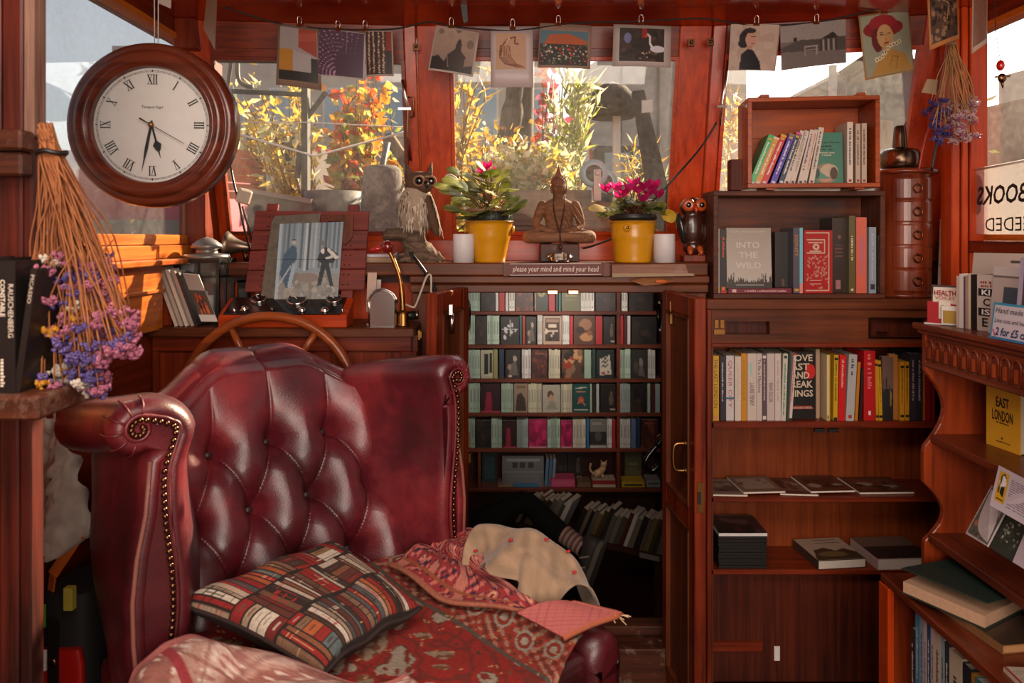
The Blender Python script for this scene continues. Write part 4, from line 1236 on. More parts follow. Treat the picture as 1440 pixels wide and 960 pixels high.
def soft_box(m,x0,x1,y0,y1,z0,z1,mi=0):
  P = []
  for i in range(11):
    v = i / 10; z = z0 + (z1 - z0) * v; k = (1 - abs(2 * v - 1) ** 5) ** 0.5 * 0.16 + 0.84
    P.append([Vector(((x0 + x1) / 2 + (x1 - x0) / 2 * k * (abs(math.cos(t)) ** 0.45) * (1 if math.cos(t) > 0 else -1),(y0 + y1) / 2 + (y1 - y0) / 2 * k * (abs(math.sin(t)) ** 0.45) * (1 if math.sin(t) > 0 else -1),z)) for t in [2 * PI * j / 28 for j in range(29)]])
  m.grid(P[::-1]); m.add(P[-1][:-1],[tuple(range(28))]); m.add(P[0][:-1],[tuple(range(28))[::-1]])
m = MB(); soft_box(m,-1.085,-0.955,1.60,1.78,FL,0.46); m.build('rucksack_body',plain('#171210',.75,bump=.2,scale=90),r)
m = MB(); soft_box(m,-1.075,-0.96,1.585,1.61,0.02,0.35); m.build('red_pocket',plain('#a5160f',.4,coat=.2),r)
m = MB(); m.box(-1.03,-1.008,1.577,1.583,0.27,0.42); m.build('flap_strap',M_['black'],r); m = MB(); m.ball((-1.019,1.575,0.33),(.011,.005,.011),12,8); m.build('snap_button',M_['bronze'],r)
m = MB(); m.box(-1.07,-1.035,1.578,1.583,0.31,0.355); m.build('white_tag',M_['white'],r)
m = MB(); m.box(-1.016,-1.006,1.577,1.582,0.10,0.27).box(-1.01,-0.975,1.577,1.581,0.13,0.165); m.build('white_stripe',M_['white'],r)
m = MB(); m.box(-1.072,-1.045,1.585,1.595,0.40,0.45); m.build('green_tag',plain('#5f9a2f',.5),r); m = MB(); m.box(-1.0,-0.98,1.585,1.6,0.44,0.49); m.build('yellow_tag',plain('#a8983a',.5),r)
# ------------------------------------------------------------------ helm console and what stands on it
CT = 0.995
t = thing('helm_console','built-in mahogany helm console under the left window','console',(-0.71,2.32,FL))
MB().box(-1.115,-0.30,2.175,2.44,CT - 0.028,CT).build('console_top',M_['brown_x'],t,bevel=0.003)
MB().box(-1.115,-0.31,2.2,2.22,CT - 0.075,CT - 0.028).build('front_rail',M_['mahog_x'],t,bevel=0.003)
for x0,x1 in ((-1.11,-0.87),(-0.82,-0.56),(-0.51,-0.345)):
  MB().box(x0,x1,2.215,2.225,0.1,CT - 0.075).build('front_panel',M_['mahog'],t)
for x in (-1.115,-0.87,-0.56,-0.345):
  MB().box(x,x + (0.05 if x > -1.1 else 0.02),2.2,2.22,FL,CT - 0.075).build('front_stile',M_['mahog'],t,bevel=0.003)
MB().box(-0.325,-0.295,2.22,2.335,FL,CT - 0.028).build('side_panel',M_['mahog'],t)
MB().box(-1.115,-0.325,2.225,2.235,FL,0.1).build('plinth',M_['mahog_x'],t)
m = MB(); p = at(587,474,2.24); m.cbox((-0.293,2.255,0.965),(0.006,0.03,0.03)); m.cbox((-0.289,2.255,0.965),(0.006,0.012,0.02)); m.build('brass_latch',M_['brass'],t)
# steering wheel
wc = Vector((-0.725,2.11,0.775)); wr = 0.262
t = thing('steering_wheel','varnished wooden steering wheel behind the armchair','steering wheel',wc)
ww = wood('wheel_wood','#5a220c','#9c4c1e','X',0.35,0.3,fine=40)
m = MB(); m.tube([wc + Vector((wr * math.cos(a),0.02 * math.sin(a),wr * math.sin(a))) for a in [2 * PI * k / 64 for k in range(64)]],0.0145,12,closed=True); m.build('rim',ww,t)
for k in range(6):
  a = R(57) + k * PI / 3
  d = Vector((math.cos(a),0.02 / wr * math.sin(a),math.sin(a)))
  m = MB(); m.tube([wc + d * q for q in (0.04,0.08,0.15,0.2,wr)],[0.012,0.009,0.013,0.011,0.009],10); m.build('spoke',ww,t)
m = MB(); m.lathe([(0.0,-0.02),(0.04,-0.02),(0.05,0),(0.04,0.02),(0.018,0.03),(0.018,0.09)],Matrix.Translation(wc) @ Matrix.Rotation(-PI / 2,4,'X'),24); m.build('hub',M_['brass'],t)
# sloping gauge panel
t = thing('gauge_panel','sloping wooden instrument box with black top and chrome gauges','instrument panel',(-0.715,2.3,CT))
x0,x1,y0,y1,z0,z1 = -0.905,-0.508,2.188,2.28,1.032,1.080
m = MB(); m.slab([(x0,y0,CT),(x0,y1,CT),(x0,y1,z1),(x0,y0,z0)][::-1],(x1 - x0,0,0)); m.build('case',M_['orange_x'],t,bevel=0.003)
sl = math.atan2(z1 - z0,y1 - y0)
GM = Matrix.Translation((x0,y0,z0)) @ Matrix.Rotation(sl,4,'X')
m = MB(); m.box(0.015,x1 - x0 - 0.02,0.004,0.100,0.0,0.004,0,GM); m.build('black_top',M_['black_gloss'],t,bevel=0.001)
def on_panel(px,py):
  # point of the sloping top under a pixel
  k = (z1 - z0) / (y1 - y0); b = z0 - k * y0
  s = -(py - 335) / 1000
  Y = (EYE - b) / (k - s)
  p = at(px,py,Y); q = GM.inverted() @ p
  return q.x,q.y
for px,py,r in ((364,423,0.026),(418,424,0.032),(470,423,0.025)):
  u,v = on_panel(px,py); Mg = GM @ Matrix.Translation((u,v,0.004))
  m = MB(); m.lathe([(r * 0.98,0),(r,0.003),(r,0.007),(r * 0.9,0.010),(r * 0.82,0.007)],Mg,28,cap=False); g = m.build('gauge_bezel',M_['chrome'],t)
  m = MB(); m.lathe([(0,0.006),(r * 0.84,0.006)],Mg,24,cap=False); m.build('gauge_face',M_['black_gloss'],g)
  m = MB(); m.box(-0.001,0.001,0,r * .65,0.0065,0.0075,0,Mg @ Matrix.Rotation(0.7,4,'Z')); m.build('gauge_needle',M_['white'],g)
for px,py,r in ((344,436,0.014),(383,437,0.010),(425,438,0.012),(457,438,0.014),(482,440,0.006),(330,439,.007)):
  u,v = on_panel(px,py); m = MB(); m.lathe([(r,0),(r,0.004),(r * .7,0.006),(r * .62,0.009),(r * .4,0.011),(0.0005,0.012)],GM @ Matrix.Translation((u,v,0.004)),16); m.build('knob',M_['chrome'] if px != 383 else M_['black_gloss'],t)
# crate lid with the mounted old photograph
bl,br,tr,tl = at(345,411,2.298),at(513,408,2.298),at(520,298,2.352),at(361,297,2.352)
t = thing('crate_lid','red wooden crate lid propped on the console as picture board','crate lid',((bl + br) / 2))
nrm_ = (br - bl).cross(tl - bl).normalized()
def lidp(u,v,n=0.0):
  return (bl * (1 - u) + br * u) * (1 - v) + (tl * (1 - u) + tr * u) * v + nrm_ * n
lidw = wood('crate_red','#4e1a14','#83352a','X',0.55,0.1,bump=0.3,wear=0.25,wearcol='#8c6253')
for v0,v1 in ((0.0,0.26),(0.265,0.50),(0.515,0.75),(0.755,1.0)):
  m = MB(); m.slab([lidp(0,v0),lidp(1,v0),lidp(1,v1),lidp(0,v1)],nrm_ * 0.010); m.build('board',lidw,t,bevel=0.002)
for u0,u1 in ((0.08,0.18),(0.8,0.9)):
  m = MB(); m.slab([lidp(u0,-0.22,-0.016),lidp(u1,-0.22,-0.016),lidp(u1,1.1,-0.016),lidp(u0,1.1,-0.016)],nrm_ * 0.0155); m.build('batten',lidw,t,bevel=0.002)
m = MB()
for u in (0.13,0.17,0.82,0.86):
  for k in range(8):
    p = lidp(u + random.uniform(-.004,.004),0.07 + k * 0.122,0.011); m.ball(p,(0.0028,0.002,0.0028),6,4)
m.build('nails',M_['black'],t)['kind'] = 'stuff'
# photograph of two men on its ragged mount
a,b_,c_,d_ = at(386,418,2.268),at(475,421,2.268),at(483,312,2.318),at(394,315,2.318)
t = thing('mounted_photograph','blue grey photograph of two men in suits on a ragged mount','photograph',((a + b_) / 2))
pn = (b_ - a).cross(d_ - a).normalized()
def php(u,v,n=0.0): return (a * (1 - u) + b_ * u) * (1 - v) + (d_ * (1 - u) + c_ * u) * v + pn * n
m = MB()
for q in ([(-0.25,-0.42),(-0.02,-0.40),(0.0,1.0),(-0.14,1.06)],[(-0.14,1.0),(0.62,0.99),(0.62,1.13),(-0.1,1.12)]):
  m.slab([php(u,v,-0.008) for u,v in q],pn * 0.006)
m.build('ragged_mount',plain('#5f564a',.8,var=.25,bump=.6,scale=60),t)
m = MB(); m.slab([php(u,v,-0.010) for u,v in ((0.82,0.72),(1.08,0.72),(1.16,0.82),(1.14,1.1),(0.7,1.1),(0.75,1.02),(0.95,1.02))],pn * 0.006); m.build('corner_bracket',M_['brown_z'],t)
m = MB(); m.slab([php(0,-0.08),php(1,-0.02),php(1,1),php(0,1)],pn * 0.002); pm = m.build('photo_card',M_['paper'],t)
cv = Canvas(90,110,'#7d8a92')
for k in range(14):
  x = k / 14; cv.rect(x,0,x + 0.035,0.62,random.choice(['#8b979c','#697680','#9aa4a6','#55626c']))
cv.rect(0.47,0,0.50,0.65,'#3f4a54'); cv.rect(0.42,0,0.45,0.66,'#a9b1b2'); cv.rect(0.74,0,0.77,0.4,'#46525c')
cv.rect(0,0.68,1,1,'#80807c'); cv.blobs(60,['#716f69','#918d84','#9a948b'],0.01,0.05,(0,.7,1,1)); cv.ell(0.5,0.74,0.18,0.06,'#7d716a')
cv.poly([(0.10,0.42),(0.22,0.30),(0.30,0.33),(0.31,0.5),(0.24,0.6),(0.26,0.86),(0.17,0.88),(0.06,0.7)],'#3f5669'); cv.ell(0.245,0.255,0.035,0.038,'#a8a49c'); cv.rect(0.21,0.215,0.28,0.235,'#39444d'); cv.line([(0.04,0.86),(0.22,0.6)],0.02,'#a3adb2'); cv.poly([(0.19,.86),(0.25,.55),(0.3,.6),(.25,.88)],'#8fa3b0')
cv.poly([(0.62,0.5),(0.70,0.34),(0.80,0.33),(0.95,0.42),(0.9,0.55),(0.82,0.56),(0.92,0.84),(0.86,0.84),(0.77,0.62),(0.72,0.83),(0.66,0.84),(0.70,0.56)],'#22262b'); cv.ell(0.70,0.275,0.03,0.035,'#6a6862'); cv.poly([(0.79,0.33),(0.97,0.46),(0.93,0.5),(0.78,0.38)],'#c0bcb4'); cv.ell(0.71,0.38,0.03,0.035,'#c6c2ba'); cv.poly([(.75,.47),(.87,.43),(.9,.46),(.78,.5)],'#b5b2aa')
cv.rect(0,0,0.045,1,'#9fb6c4',0.7); cv.noise(0.06)
print_on(cv,lambda u,v: php(u,(1 - v) * (1.04 if v > .5 else 1.0) - (0.06 if v > .98 else 0),0.0028),'photo_print',pm)
# chrome throttle box with brass lever
t = thing('throttle_control','chrome throttle housing with brass lever and red ball on console','throttle',(-0.39,2.24,CT))
m = MB(); pf = [(-0.042,0),(-0.042,0.07)] + [(-0.042 * math.cos(PI * k / 12),0.075 + 0.04 * math.sin(PI * k / 12)) for k in range(13)] + [(0.042,0)]
P = [[Vector((-0.402 + x * (1 - e),y,CT + z * (1 - e * .3))) for x,z in pf] for y,e in ((2.205,0.10),(2.208,0.03),(2.215,0),(2.255,0),(2.262,0.03),(2.265,0.1))]
m.grid(P); m.add(P[0],[tuple(range(len(pf)))[::-1]]); m.add(P[-1],[tuple(range(len(pf)))]); m.build('housing',M_['chrome'],t)
m = MB(); m.tube([(-0.442,2.21,CT + 0.004),(-0.445,2.21,CT + 0.07)] + [(-0.402 - 0.045 * math.cos(PI * k / 10),2.21,CT + 0.075 + 0.042 * math.sin(PI * k / 10)) for k in range(11)],0.004,6); m.build('housing_rim',M_['chrome'],t)
m = MB(); lv = poly_curve([at(567,448,2.235),at(566,425,2.235),at(563,395,2.24),at(556,372,2.245),at(547,352,2.25)],6)
m.tube(lv,[0.0085 if i < 10 else 0.0068 for i in range(len(lv))],10); m.build('lever',M_['brass'],t)
m = MB(); m.lathe([(0.02,0),(0.02,0.004),(0.017,0.01),(0.0185,0.03),(0.015,0.042),(0.009,0.05)],Matrix.Translation((-0.342,2.235,CT)),18); m.build('lever_socket',M_['brass'],t)
m = MB(); m.ball(at(545,347,2.25),0.0205,18,12); m.build('ball_knob',plain('#6e1712',.2,coat=.6),t)
m = MB(); m.tube([at(521,352,2.25),at(538,348,2.25)],[0.007,0.0085],10); m.build('red_grip',plain('#a81c14',.3,coat=.4),t)
m = MB(); m.tube([(-0.36,2.30,1.02),(-0.31,2.30,1.022)],0.014,10); o = tag(m.build('torch',M_['black']),'small black torch with pale end lying behind the throttle','torch'); m = MB(); m.tube([(-0.31,2.30,1.022),(-0.302,2.30,1.022)],0.0145,10); m.build('torch_cap',M_['chrome'],o)
o = tag(MB().box(-0.455,-0.445,2.217,2.227,CT,CT + 0.012).build('bolt',M_['chrome'],bevel=.002),'small chrome bolt standing on the console beside the throttle','bolt')
for i,(px,py0,py1,c,lb) in enumerate(((521,383,438,'#b59a8a','tan paper strip standing behind the throttle'),(527,393,452,'#b7aaa4','pale grey paper strip standing behind the throttle'))):
  p0 = at(px - 6,py1,2.29 + .02 * i); p1 = at(px + 6,py1,2.29 + .02 * i); p2 = at(px + 9,py0,2.31 + .02 * i); p3 = at(px - 4,py0,2.31 + .02 * i)
  m = MB(); m.slab([p0,p1,p2,p3],(0,0.002,0)); tag(m.build('paper_strip',plain(c,.8)),lb,'paper','paper strips on the console')
# lantern
p = at(291,454,2.365); p.z = CT
t = thing('lantern','black glazed lantern with silver dome cap on the console','lantern',p)
m = MB(); hw = 0.062
for sx in (-1,1):
  for sy in (-1,1): m.cbox((p.x + sx * hw,p.y + sy * hw,CT + 0.105),(0.011,0.011,0.20))
m.box(p.x - hw - .008,p.x + hw + .008,p.y - hw - .008,p.y + hw + .008,CT,CT + 0.018); m.box(p.x - hw - .008,p.x + hw + .008,p.y - hw - .008,p.y + hw + .008,CT + 0.195,CT + 0.208)
for s in (-1,1):
  m.cbox((p.x,p.y + s * hw,CT + 0.15),(2 * hw,0.006,0.006)); m.cbox((p.x + s * hw,p.y,CT + 0.15),(0.006,2 * hw,0.006)); m.cbox((p.x,p.y + s * hw,CT + 0.105),(0.006,0.006,0.18)); m.cbox((p.x + s * hw,p.y,CT + 0.105),(0.006,0.006,.18))
m.build('frame',M_['black'],t)
m = MB()
for s in (-1,1): m.cbox((p.x,p.y + s * hw * .96,CT + 0.105),(2 * hw,0.002,0.18)); m.cbox((p.x + s * hw * .96,p.y,CT + 0.105),(0.002,2 * hw,0.18))
m.build('lantern_glass',glass_pane('lantern_glass',0.05),t)
m = MB(); m.lathe([(0.072,0.208),(0.074,0.214),(0.07,0.222),(0.045,0.224),(0.034,0.226),(0.034,0.24),(0.052,0.243),(0.046,0.255),(0.03,0.268),(0.012,0.277),(0.0005,0.28)],Matrix.Translation(p),24); m.build('dome_cap',plain('#8f8a86',.4,.6),t)
m = MB(); m.lathe([(0.022,0.018),(0.022,0.085),(0.003,0.087),(0.002,0.1)],Matrix.Translation(p),14); m.build('candle',M_['white'],t)
# rack of cards leaning against a wooden end
gz = CT
m = MB(); q = [at(206,455,2.235),at(241,455,2.235),at(243,432,2.235),at(250,423,2.235),at(235,398,2.235),at(231,366,2.235),at(219,370,2.235)]
for v in q[:2]: v.z = CT
m.slab(q,(0,0.02,0)); o = tag(m.build('book_end',M_['mahog'],bevel=.002),'carved wooden bookend holding the leaning cards on the console','bookend')
rnd = random.Random(12)
specs = [('#c9b6a4',232,366),('#b7a696',239,368),('#d5c6b6',246,372),('#a69a90',254,378),('#2a2624',259,384)]
for i,(c,px,py) in enumerate(specs):
  x = (px + 14 - 720) / 1000 * 2.24
  t2 = spine_book('booklet',['pale leaning booklet next to the carved bookend','second leaning booklet from the bookend, greyish','cream leaning booklet, third from the bookend','grey leaning booklet, fourth from the bookend','dark leaning booklet just behind the poppy card'][i],'leaning booklets on the console',(x + 0.013,2.212 + i * .001,CT),0.010,0.20 - i * .006,0.075,c,lean=-R(20),title='')
cv = Canvas(40,60,'#9c948c'); cv.rect(0,.35,1,1,'#4a4038'); cv.blobs(26,['#a83a1c','#c25a2a','#2a211c','#7a2a1a'],.04,.1,(.2,.45,.8,.8)); cv.rect(0,.86,1,1,'#c9c0b8'); cv.noise(.06)
A_,B_,C__,D_ = at(283,452,2.20),at(306,452,2.205),at(279,386,2.225),at(257,384,2.225)
A_.z = max(A_.z,CT + .001); B_.z = max(B_.z,CT + .001)
m = MB(); m.slab([A_,B_,C__,D_],(0,0.003,0)); o = tag(m.build('greeting_card',M_['paper']),'greeting card with red poppies leaning in front of the booklets','card')
print_on(cv,lambda u,v: (A_ * (1 - u) + B_ * u) * v + (D_ * (1 - u) + C__ * u) * (1 - v) + Vector((0,-0.0006,0)),'card_print',o)
o = tag(MB().box(-0.935,-0.895,2.42,2.44,CT,1.13).box(-0.93,-0.9,2.415,2.42,1.06,1.1,1).build('radio',[M_['black'],plain('#4a4a44',.3)],bevel=.003),'small black radio with display between lantern and crate lid','radio')
# brass horn, adapter plug and cable under the window
t = thing('brass_horn','dull brass trumpet horn lying on the ledge under the window','horn',at(335,360,2.45))
m = MB(); a = at(318,344,2.46); d = Vector((1,0.12,-0.12)).normalized()
Mh = Matrix.Translation(a) @ d.to_track_quat('Z','Y').to_matrix().to_4x4()
m.lathe([(0.046,-0.003),(0.048,0),(0.04,0.012),(0.028,0.03),(0.018,0.055),(0.012,0.09),(0.009,0.14)],Mh,24,cap=False); m.build('bell',plain('#8a7766',.35,.9),t)
m = MB(); m.ball(a + d * 0.15,(0.022,.018,.018),12,8); m.build('bulb',M_['black'],t); m = MB(); m.tube([a + d * .06 - Vector((0,0,.015)),a + d * .07 - Vector((0,0,0.05))],.008,8); m.build('horn_foot',M_['bronze'],t)
p = at(343,276,2.40)
t = thing('power_adapter','cream plug adapter dangling on black cables by the left window','plug',p)
m = MB(); m.cbox(p,(0.045,0.04,0.05),0,Matrix.Translation(p) @ Matrix.Rotation(.3,4,'Y') @ Matrix.Rotation(.5,4,'Z') @ Matrix.Translation(-p)); m.build('plug_body',plain('#c2b29f',.5),t,bevel=.006)
m = MB(); m.tube(poly_curve([at(325,238,2.43),at(330,262,2.41),at(336,285,2.40),at(343,320,2.41),at(352,352,2.44)],6),.004,6); m.tube(poly_curve([at(341,290,2.4),at(350,322,2.41),at(358,350,2.44)],6),.004,6); m.tube(poly_curve([at(322,150,2.40),at(322,200,2.42),at(325,238,2.43)],5),.0025,5); m.build('cable',M_['cable'],t)
# ------------------------------------------------------------------ what stands on the window sill
SZ = 1.19
def fuse(o,vox=0.0025,smooth=2):
  md = o.modifiers.new('fuse','REMESH'); md.mode = 'VOXEL'; md.voxel_size = vox; md.use_smooth_shade = True
  if smooth:
    m2 = o.modifiers.new('relax','SMOOTH'); m2.iterations = smooth; m2.factor = 0.5
  return o
def chain(m,pts,rs,n=10,sub=5):
  pp = poly_curve(pts,sub); k = len(pts) - 1; r = []
  for i in range(len(pp)):
    x = i / sub; a = min(int(x),k - 1) if k else 0; t = min(1,x - a); r.append(rs[a] * (1 - t) + rs[min(a + 1,k)] * t)
  m.tube(pp,r,n); m.ball(pp[0],r[0],n,6); m.ball(pp[-1],r[-1],n,6)
yel = plain('#c98a0c',.32,coat=.35,var=.05)
def bucket(px,half_t,half_b,Y,label,grp,pot_h,ears):
  c = Vector(((px - 720) / 1000 * Y,Y,SZ))
  t = thing('yellow_bucket',label,'bucket',c,grp)
  rt,rb,h = half_t / 1000 * Y,half_b / 1000 * Y,0.135
  T = Matrix.Translation(c); m = MB()
  pr = [(0.0005,0.0),(rb,0.0),(rb + 0.001,0.003)]
  for k in range(1,13):
    z = h * k / 12; r = rb + (rt - rb) * k / 12
    pr.append((r + (0.0016 if k in (7,8) else 0),z))
  pr += [(rt + 0.003,h),(rt + 0.003,h + 0.003),(rt - 0.002,h + 0.003),(rt - 0.004,h - 0.01),(rb - 0.003,0.004),(0.0005,0.004)]
  m.lathe(pr,T,40,cap=False); m.build('bucket_body',yel,t)
  if ears:
    for s in (-1,1):
      m = MB(); m.lathe([(0.013,0),(0.013,0.005),(0.006,0.008)],Matrix.Translation(c + Vector((s * (rt - 0.001),0,h - 0.025))) @ Matrix.Rotation(s * PI / 2,4,'Y'),14); m.build('handle_ear',yel,t)
  else:
    m = MB(); q = c + Vector((-0.03,-rt + 0.006,h - 0.02)); m.lathe([(0.013,0),(0.013,0.004),(0.005,0.006)],Matrix.Translation(q) @ Matrix.Rotation(PI / 2,4,'X'),16); m.build('handle_ear',yel,t)
    m = MB(); m.ball(q + Vector((0,-0.005,0)),(.006,.003,.006),10,6); m.build('rivet',M_['bronze'],t)
  return t,c,rt,h
grn = leaf_mat('#5f6b1c','#a9a94e','cyclamen_leaf',.35); grn2 = leaf_mat('#3c4a1a','#7f8238','dark_cyclamen_leaf',.3); pink = leaf_mat('#b0125a','#e0307e','cyclamen_petal',.4)
pale_leaf = leaf_mat('#b5a878','#d8cfb0','pale_leaf',.4)
def heart_leaf(c,d,up,r,bend=0.25):
  """a round leaf centred near c, tip along d"""
  d = Vector(d).normalized(); up = Vector(up).normalized(); s = d.cross(up).normalized(); up = s.cross(d).normalized()
  vs = [Vector(c) + up * 0.003]; n = 14
  for k in range(n):
    a = 2 * PI * k / n; rr_ = r * (1 + 0.12 * math.cos(a) - (0.35 if abs(a - PI) < 0.3 else 0)) * (1 + 0.05 * math.sin(5 * a))
    vs.append(Vector(c) + d * rr_ * math.cos(a) + s * rr_ * 0.9 * math.sin(a) - up * (bend * r * (math.cos(a) ** 2 if math.cos(a) > 0 else .3)))
  return vs,[(0,1 + k,1 + (k + 1) % n) for k in range(n)]
def cyclamen_flower(m,c,s,rnd):
  for k in range(5):
    a = 2 * PI * k / 5 + rnd.uniform(-.2,.2); d = Vector((math.cos(a) * .55,math.sin(a) * .55,1)).normalized(); t = Vector((-math.sin(a),math.cos(a),0))
    b0 = c + Vector((math.cos(a),math.sin(a),0)) * s * .12
    vs = []
    for i,w in enumerate((0.1,0.42,0.5,0.3,0.03)):
      p = b0 + d * s * i * .32 + Vector((math.cos(a),math.sin(a),0)) * s * .05 * i * i * .5
      vs += [p - t * s * w,p + t * s * w + d * s * 0.08 * math.sin(i)]
    m.add(vs,[(2 * i,2 * i + 1,2 * i + 3,2 * i + 2) for i in range(4)],0,True)
rnd = random.Random(9)
# left bucket with the leafy plant
tb,c,rt,h = bucket(688,33,22,2.40,'yellow metal bucket left of the Buddha holding a grooved pot','yellow buckets on the sill',0,True)
t = thing('potted_cyclamen','leafy potted cyclamen with one pink bloom in the left yellow bucket','plant',c + Vector((0,0,0.10)),'potted cyclamens')
m = MB(); m.lathe([(0.055,0.07),(0.072,h + 0.004),(0.074,h + 0.008),(0.078,h + 0.034),(0.072,h + 0.034),(0.070,h + 0.02),(0.0005,h + 0.02)],Matrix.Translation(c),30,cap=False); m.build('nursery_pot',plain('#232a22',.5),t)
m = MB()
for k in range(30):
  a = 2 * PI * k / 30; m.cbox((0.079,0,h + 0.019),(0.003,0.004,0.024),0,Matrix.Translation(c) @ Matrix.Rotation(a,4,'Z'))
m.build('pot_ribs',plain('#232a22',.5),t)['kind'] = 'stuff'
m = MB(); m.lathe([(0.079,h + 0.033),(0.084,h + 0.036),(0.082,h + 0.042),(0.06,h + 0.04)],Matrix.Translation(c),30,cap=False); m.build('terracotta_rim',plain('#8a5a48',.7),t)
tips = [(640,240),(652,262),(662,248),(676,255),(690,244),(668,285),(646,285),(660,275),(690,270),(704,262),(712,275),(720,281),(698,290),(684,300),(674,298),(650,296),(636,270),(702,248),(680,236),(716,266),(660,262),(694,282),(708,292),(672,268),(640,255),(686,262),(726,288),(655,305),(664,270),(680,280),(700,275),(712,285),(645,272),(668,262),(652,280),(690,290),(676,246),(706,250),(630,262),(662,300),(640,292),(716,296)]
st = MB()
for i,(px,py) in enumerate(tips):
  Y = 2.40 + rnd.uniform(-0.09,0.05)
  if py > 285: Y = 2.40 - rnd.uniform(.07,.1)
  p = at(px,py,Y); b0 = c + Vector((rnd.uniform(-.02,.02),rnd.uniform(-.02,.02),h + 0.03))
  d = (p - b0); d.z *= .2; d.y -= 0.03
  vs,fs = heart_leaf(p,d,Vector((rnd.uniform(-.5,.5),-0.8,1.0)),rnd.uniform(0.026,0.042))
  m = MB(); m.add(vs,fs,0,True); m.build('leaf',pale_leaf if i in (8,12) else rnd.choice((grn,grn,grn2)),t)
  st.tube([b0,(b0 + p) / 2 + Vector((0,0,0.02)),p - Vector((0,0,.002))],0.0018,5)
for (px,py) in ((678,240),(686,232),(692,240),(683,246)):
  p = at(px,py,2.42); m = MB(); cyclamen_flower(m,p - Vector((0,0,.012)),0.022,rnd); m.build('bloom',pink,t); st.tube([c + Vector((0,0,h + .03)),p - Vector((0,0,.012))],.0018,5)
st.build('stalks',plain('#6a4a2a',.6),t)['kind'] = 'stuff'
m = MB(); m.tube([Vector(at(636 + 9 * math.cos(a),254 + 7 * math.sin(a) + 4 * math.cos(a),2.42)) for a in [2 * PI * k / 24 for k in range(24)]],.004,6,closed=True); m.tube([at(645,260,2.42),at(655,300,2.4)],.004,6); o = tag(m.build('wire_loop',M_['white']),'white plastic loop stuck in the left cyclamen pot','plant tag')
# right bucket
tb,c,rt,h = bucket(890,31.5,26,2.40,'yellow metal bucket right of the Buddha with a round rivet','yellow buckets on the sill',0,False)
t = thing('potted_cyclamen','cyclamen with a row of magenta blooms in the right yellow bucket','plant',c + Vector((0,0,0.10)),'potted cyclamens')
m = MB(); m.lathe([(0.055,0.07),(0.070,h + 0.004),(0.078,h + 0.008),(0.080,h + 0.018),(0.076,h + 0.022),(0.078,h + 0.026),(0.072,h + 0.026),(0.070,h + 0.015),(0.0005,h + 0.015)],Matrix.Translation(c),30,cap=False); m.build('nursery_pot',M_['black'],t)
st = MB()
for (px,py) in ((853,262),(868,260),(878,268),(886,260),(892,254),(898,264),(907,258),(912,268),(918,262),(927,270),(872,272),(905,276),(921,256)):
  p = at(px,py + 3,2.40 + rnd.uniform(-.05,.03)); m = MB(); cyclamen_flower(m,p - Vector((0,0,.012)),0.027,rnd); m.build('bloom',pink,t)
  st.tube([c + Vector((rnd.uniform(-.03,.03),rnd.uniform(-.02,.02),h + .02)),(p + c + Vector((0,0,h))) / 2 + Vector((0,0,.02)),p - Vector((0,0,.012))],.0018,5)
for k in range(60):
  a = rnd.uniform(0,2 * PI); rr_ = rnd.uniform(0.02,0.105)
  p = c + Vector((rr_ * math.cos(a),rr_ * math.sin(a) * .7,h + 0.03 + rnd.uniform(0,0.05) - 0.25 * max(0,rr_ - .08)))
  vs,fs = heart_leaf(p,(math.cos(a),math.sin(a) - .3,-.2),(rnd.uniform(-.4,.4),-.5,1),rnd.uniform(0.017,0.027)); m = MB(); m.add(vs,fs,0,True); m.build('leaf',rnd.choice((grn,grn2,grn2)),t)
  st.tube([c + Vector((0,0,h + .02)),p - Vector((0,0,.002))],.0015,5)
vs,fs = heart_leaf(at(940,302,2.37),(.6,-.3,-.6),(0,-1,.4),.026); m = MB(); m.add(vs,fs,0,True); m.build('leaf',leaf_mat('#c9a02a','#dcb840','yellow_leaf',.4),t)
vs,fs = heart_leaf(at(842,292,2.37),(-1,-.2,0),(0,-.6,1),.03); m = MB(); m.add(vs,fs,0,True); m.build('leaf',leaf_mat('#c9b04a','#dccc80','yellow_leaf',.4),t)
st.build('stalks',plain('#6a3a2a',.6),t)['kind'] = 'stuff'
# white candles
for px,lb in ((652,'white pillar candle in front of the left yellow bucket'),(934,'white pillar candle beside the right yellow bucket')):
  p = at(px,369,2.36); p.z = SZ; m = MB(); r = 0.0355
  m.lathe([(r,0),(r,0.092),(r * .96,0.0945),(r * .5,0.092),(0.0005,0.091)],Matrix.Translation(p),28,cap=True); o = tag(m.build('pillar_candle',plain('#cfc7c6',.5,var=.02)),lb,'candle','white candles on the sill')
  m = MB(); m.tube([p + Vector((0,0,.09)),p + Vector((.001,0,.099))],.0015,5); m.build('wick',M_['black'],o)
# Buddha figure on its dark block
bx_ = at(786,372,2.44); bx_.z = SZ
t0 = tag(MB().box(bx_.x - 0.066,bx_.x + 0.066,2.395,2.50,SZ,SZ + 0.062).build('display_block',M_['dark_x'],bevel=.003),'dark wooden block under the Buddha figure','block')
B = Vector((bx_.x,2.445,SZ + 0.062))
t = thing('buddha_statue','sandy stone Buddha seated cross-legged between the yellow buckets','statue',B)
stone = wood('carved_stone','#5c3a26','#93664a','X',.8,0,fine=90,long_=8,bump=.5)
m = MB()
def ring(z,rx,ry,y0=0.0,x0=0.0): return [B + Vector((x0 + rx * math.cos(a),y0 + ry * math.sin(a),z)) for a in [2 * PI * k / 24 for k in range(25)]]
prof = [(0.028,.050,.040),(0.05,.047,.036),(0.075,.047,.035),(0.10,.053,.037),(0.122,.058,.036),(0.138,.052,.031),(0.148,.036,.025),(0.155,.022,.02),(0.162,.0185,.0185),(0.172,.018,.018)]
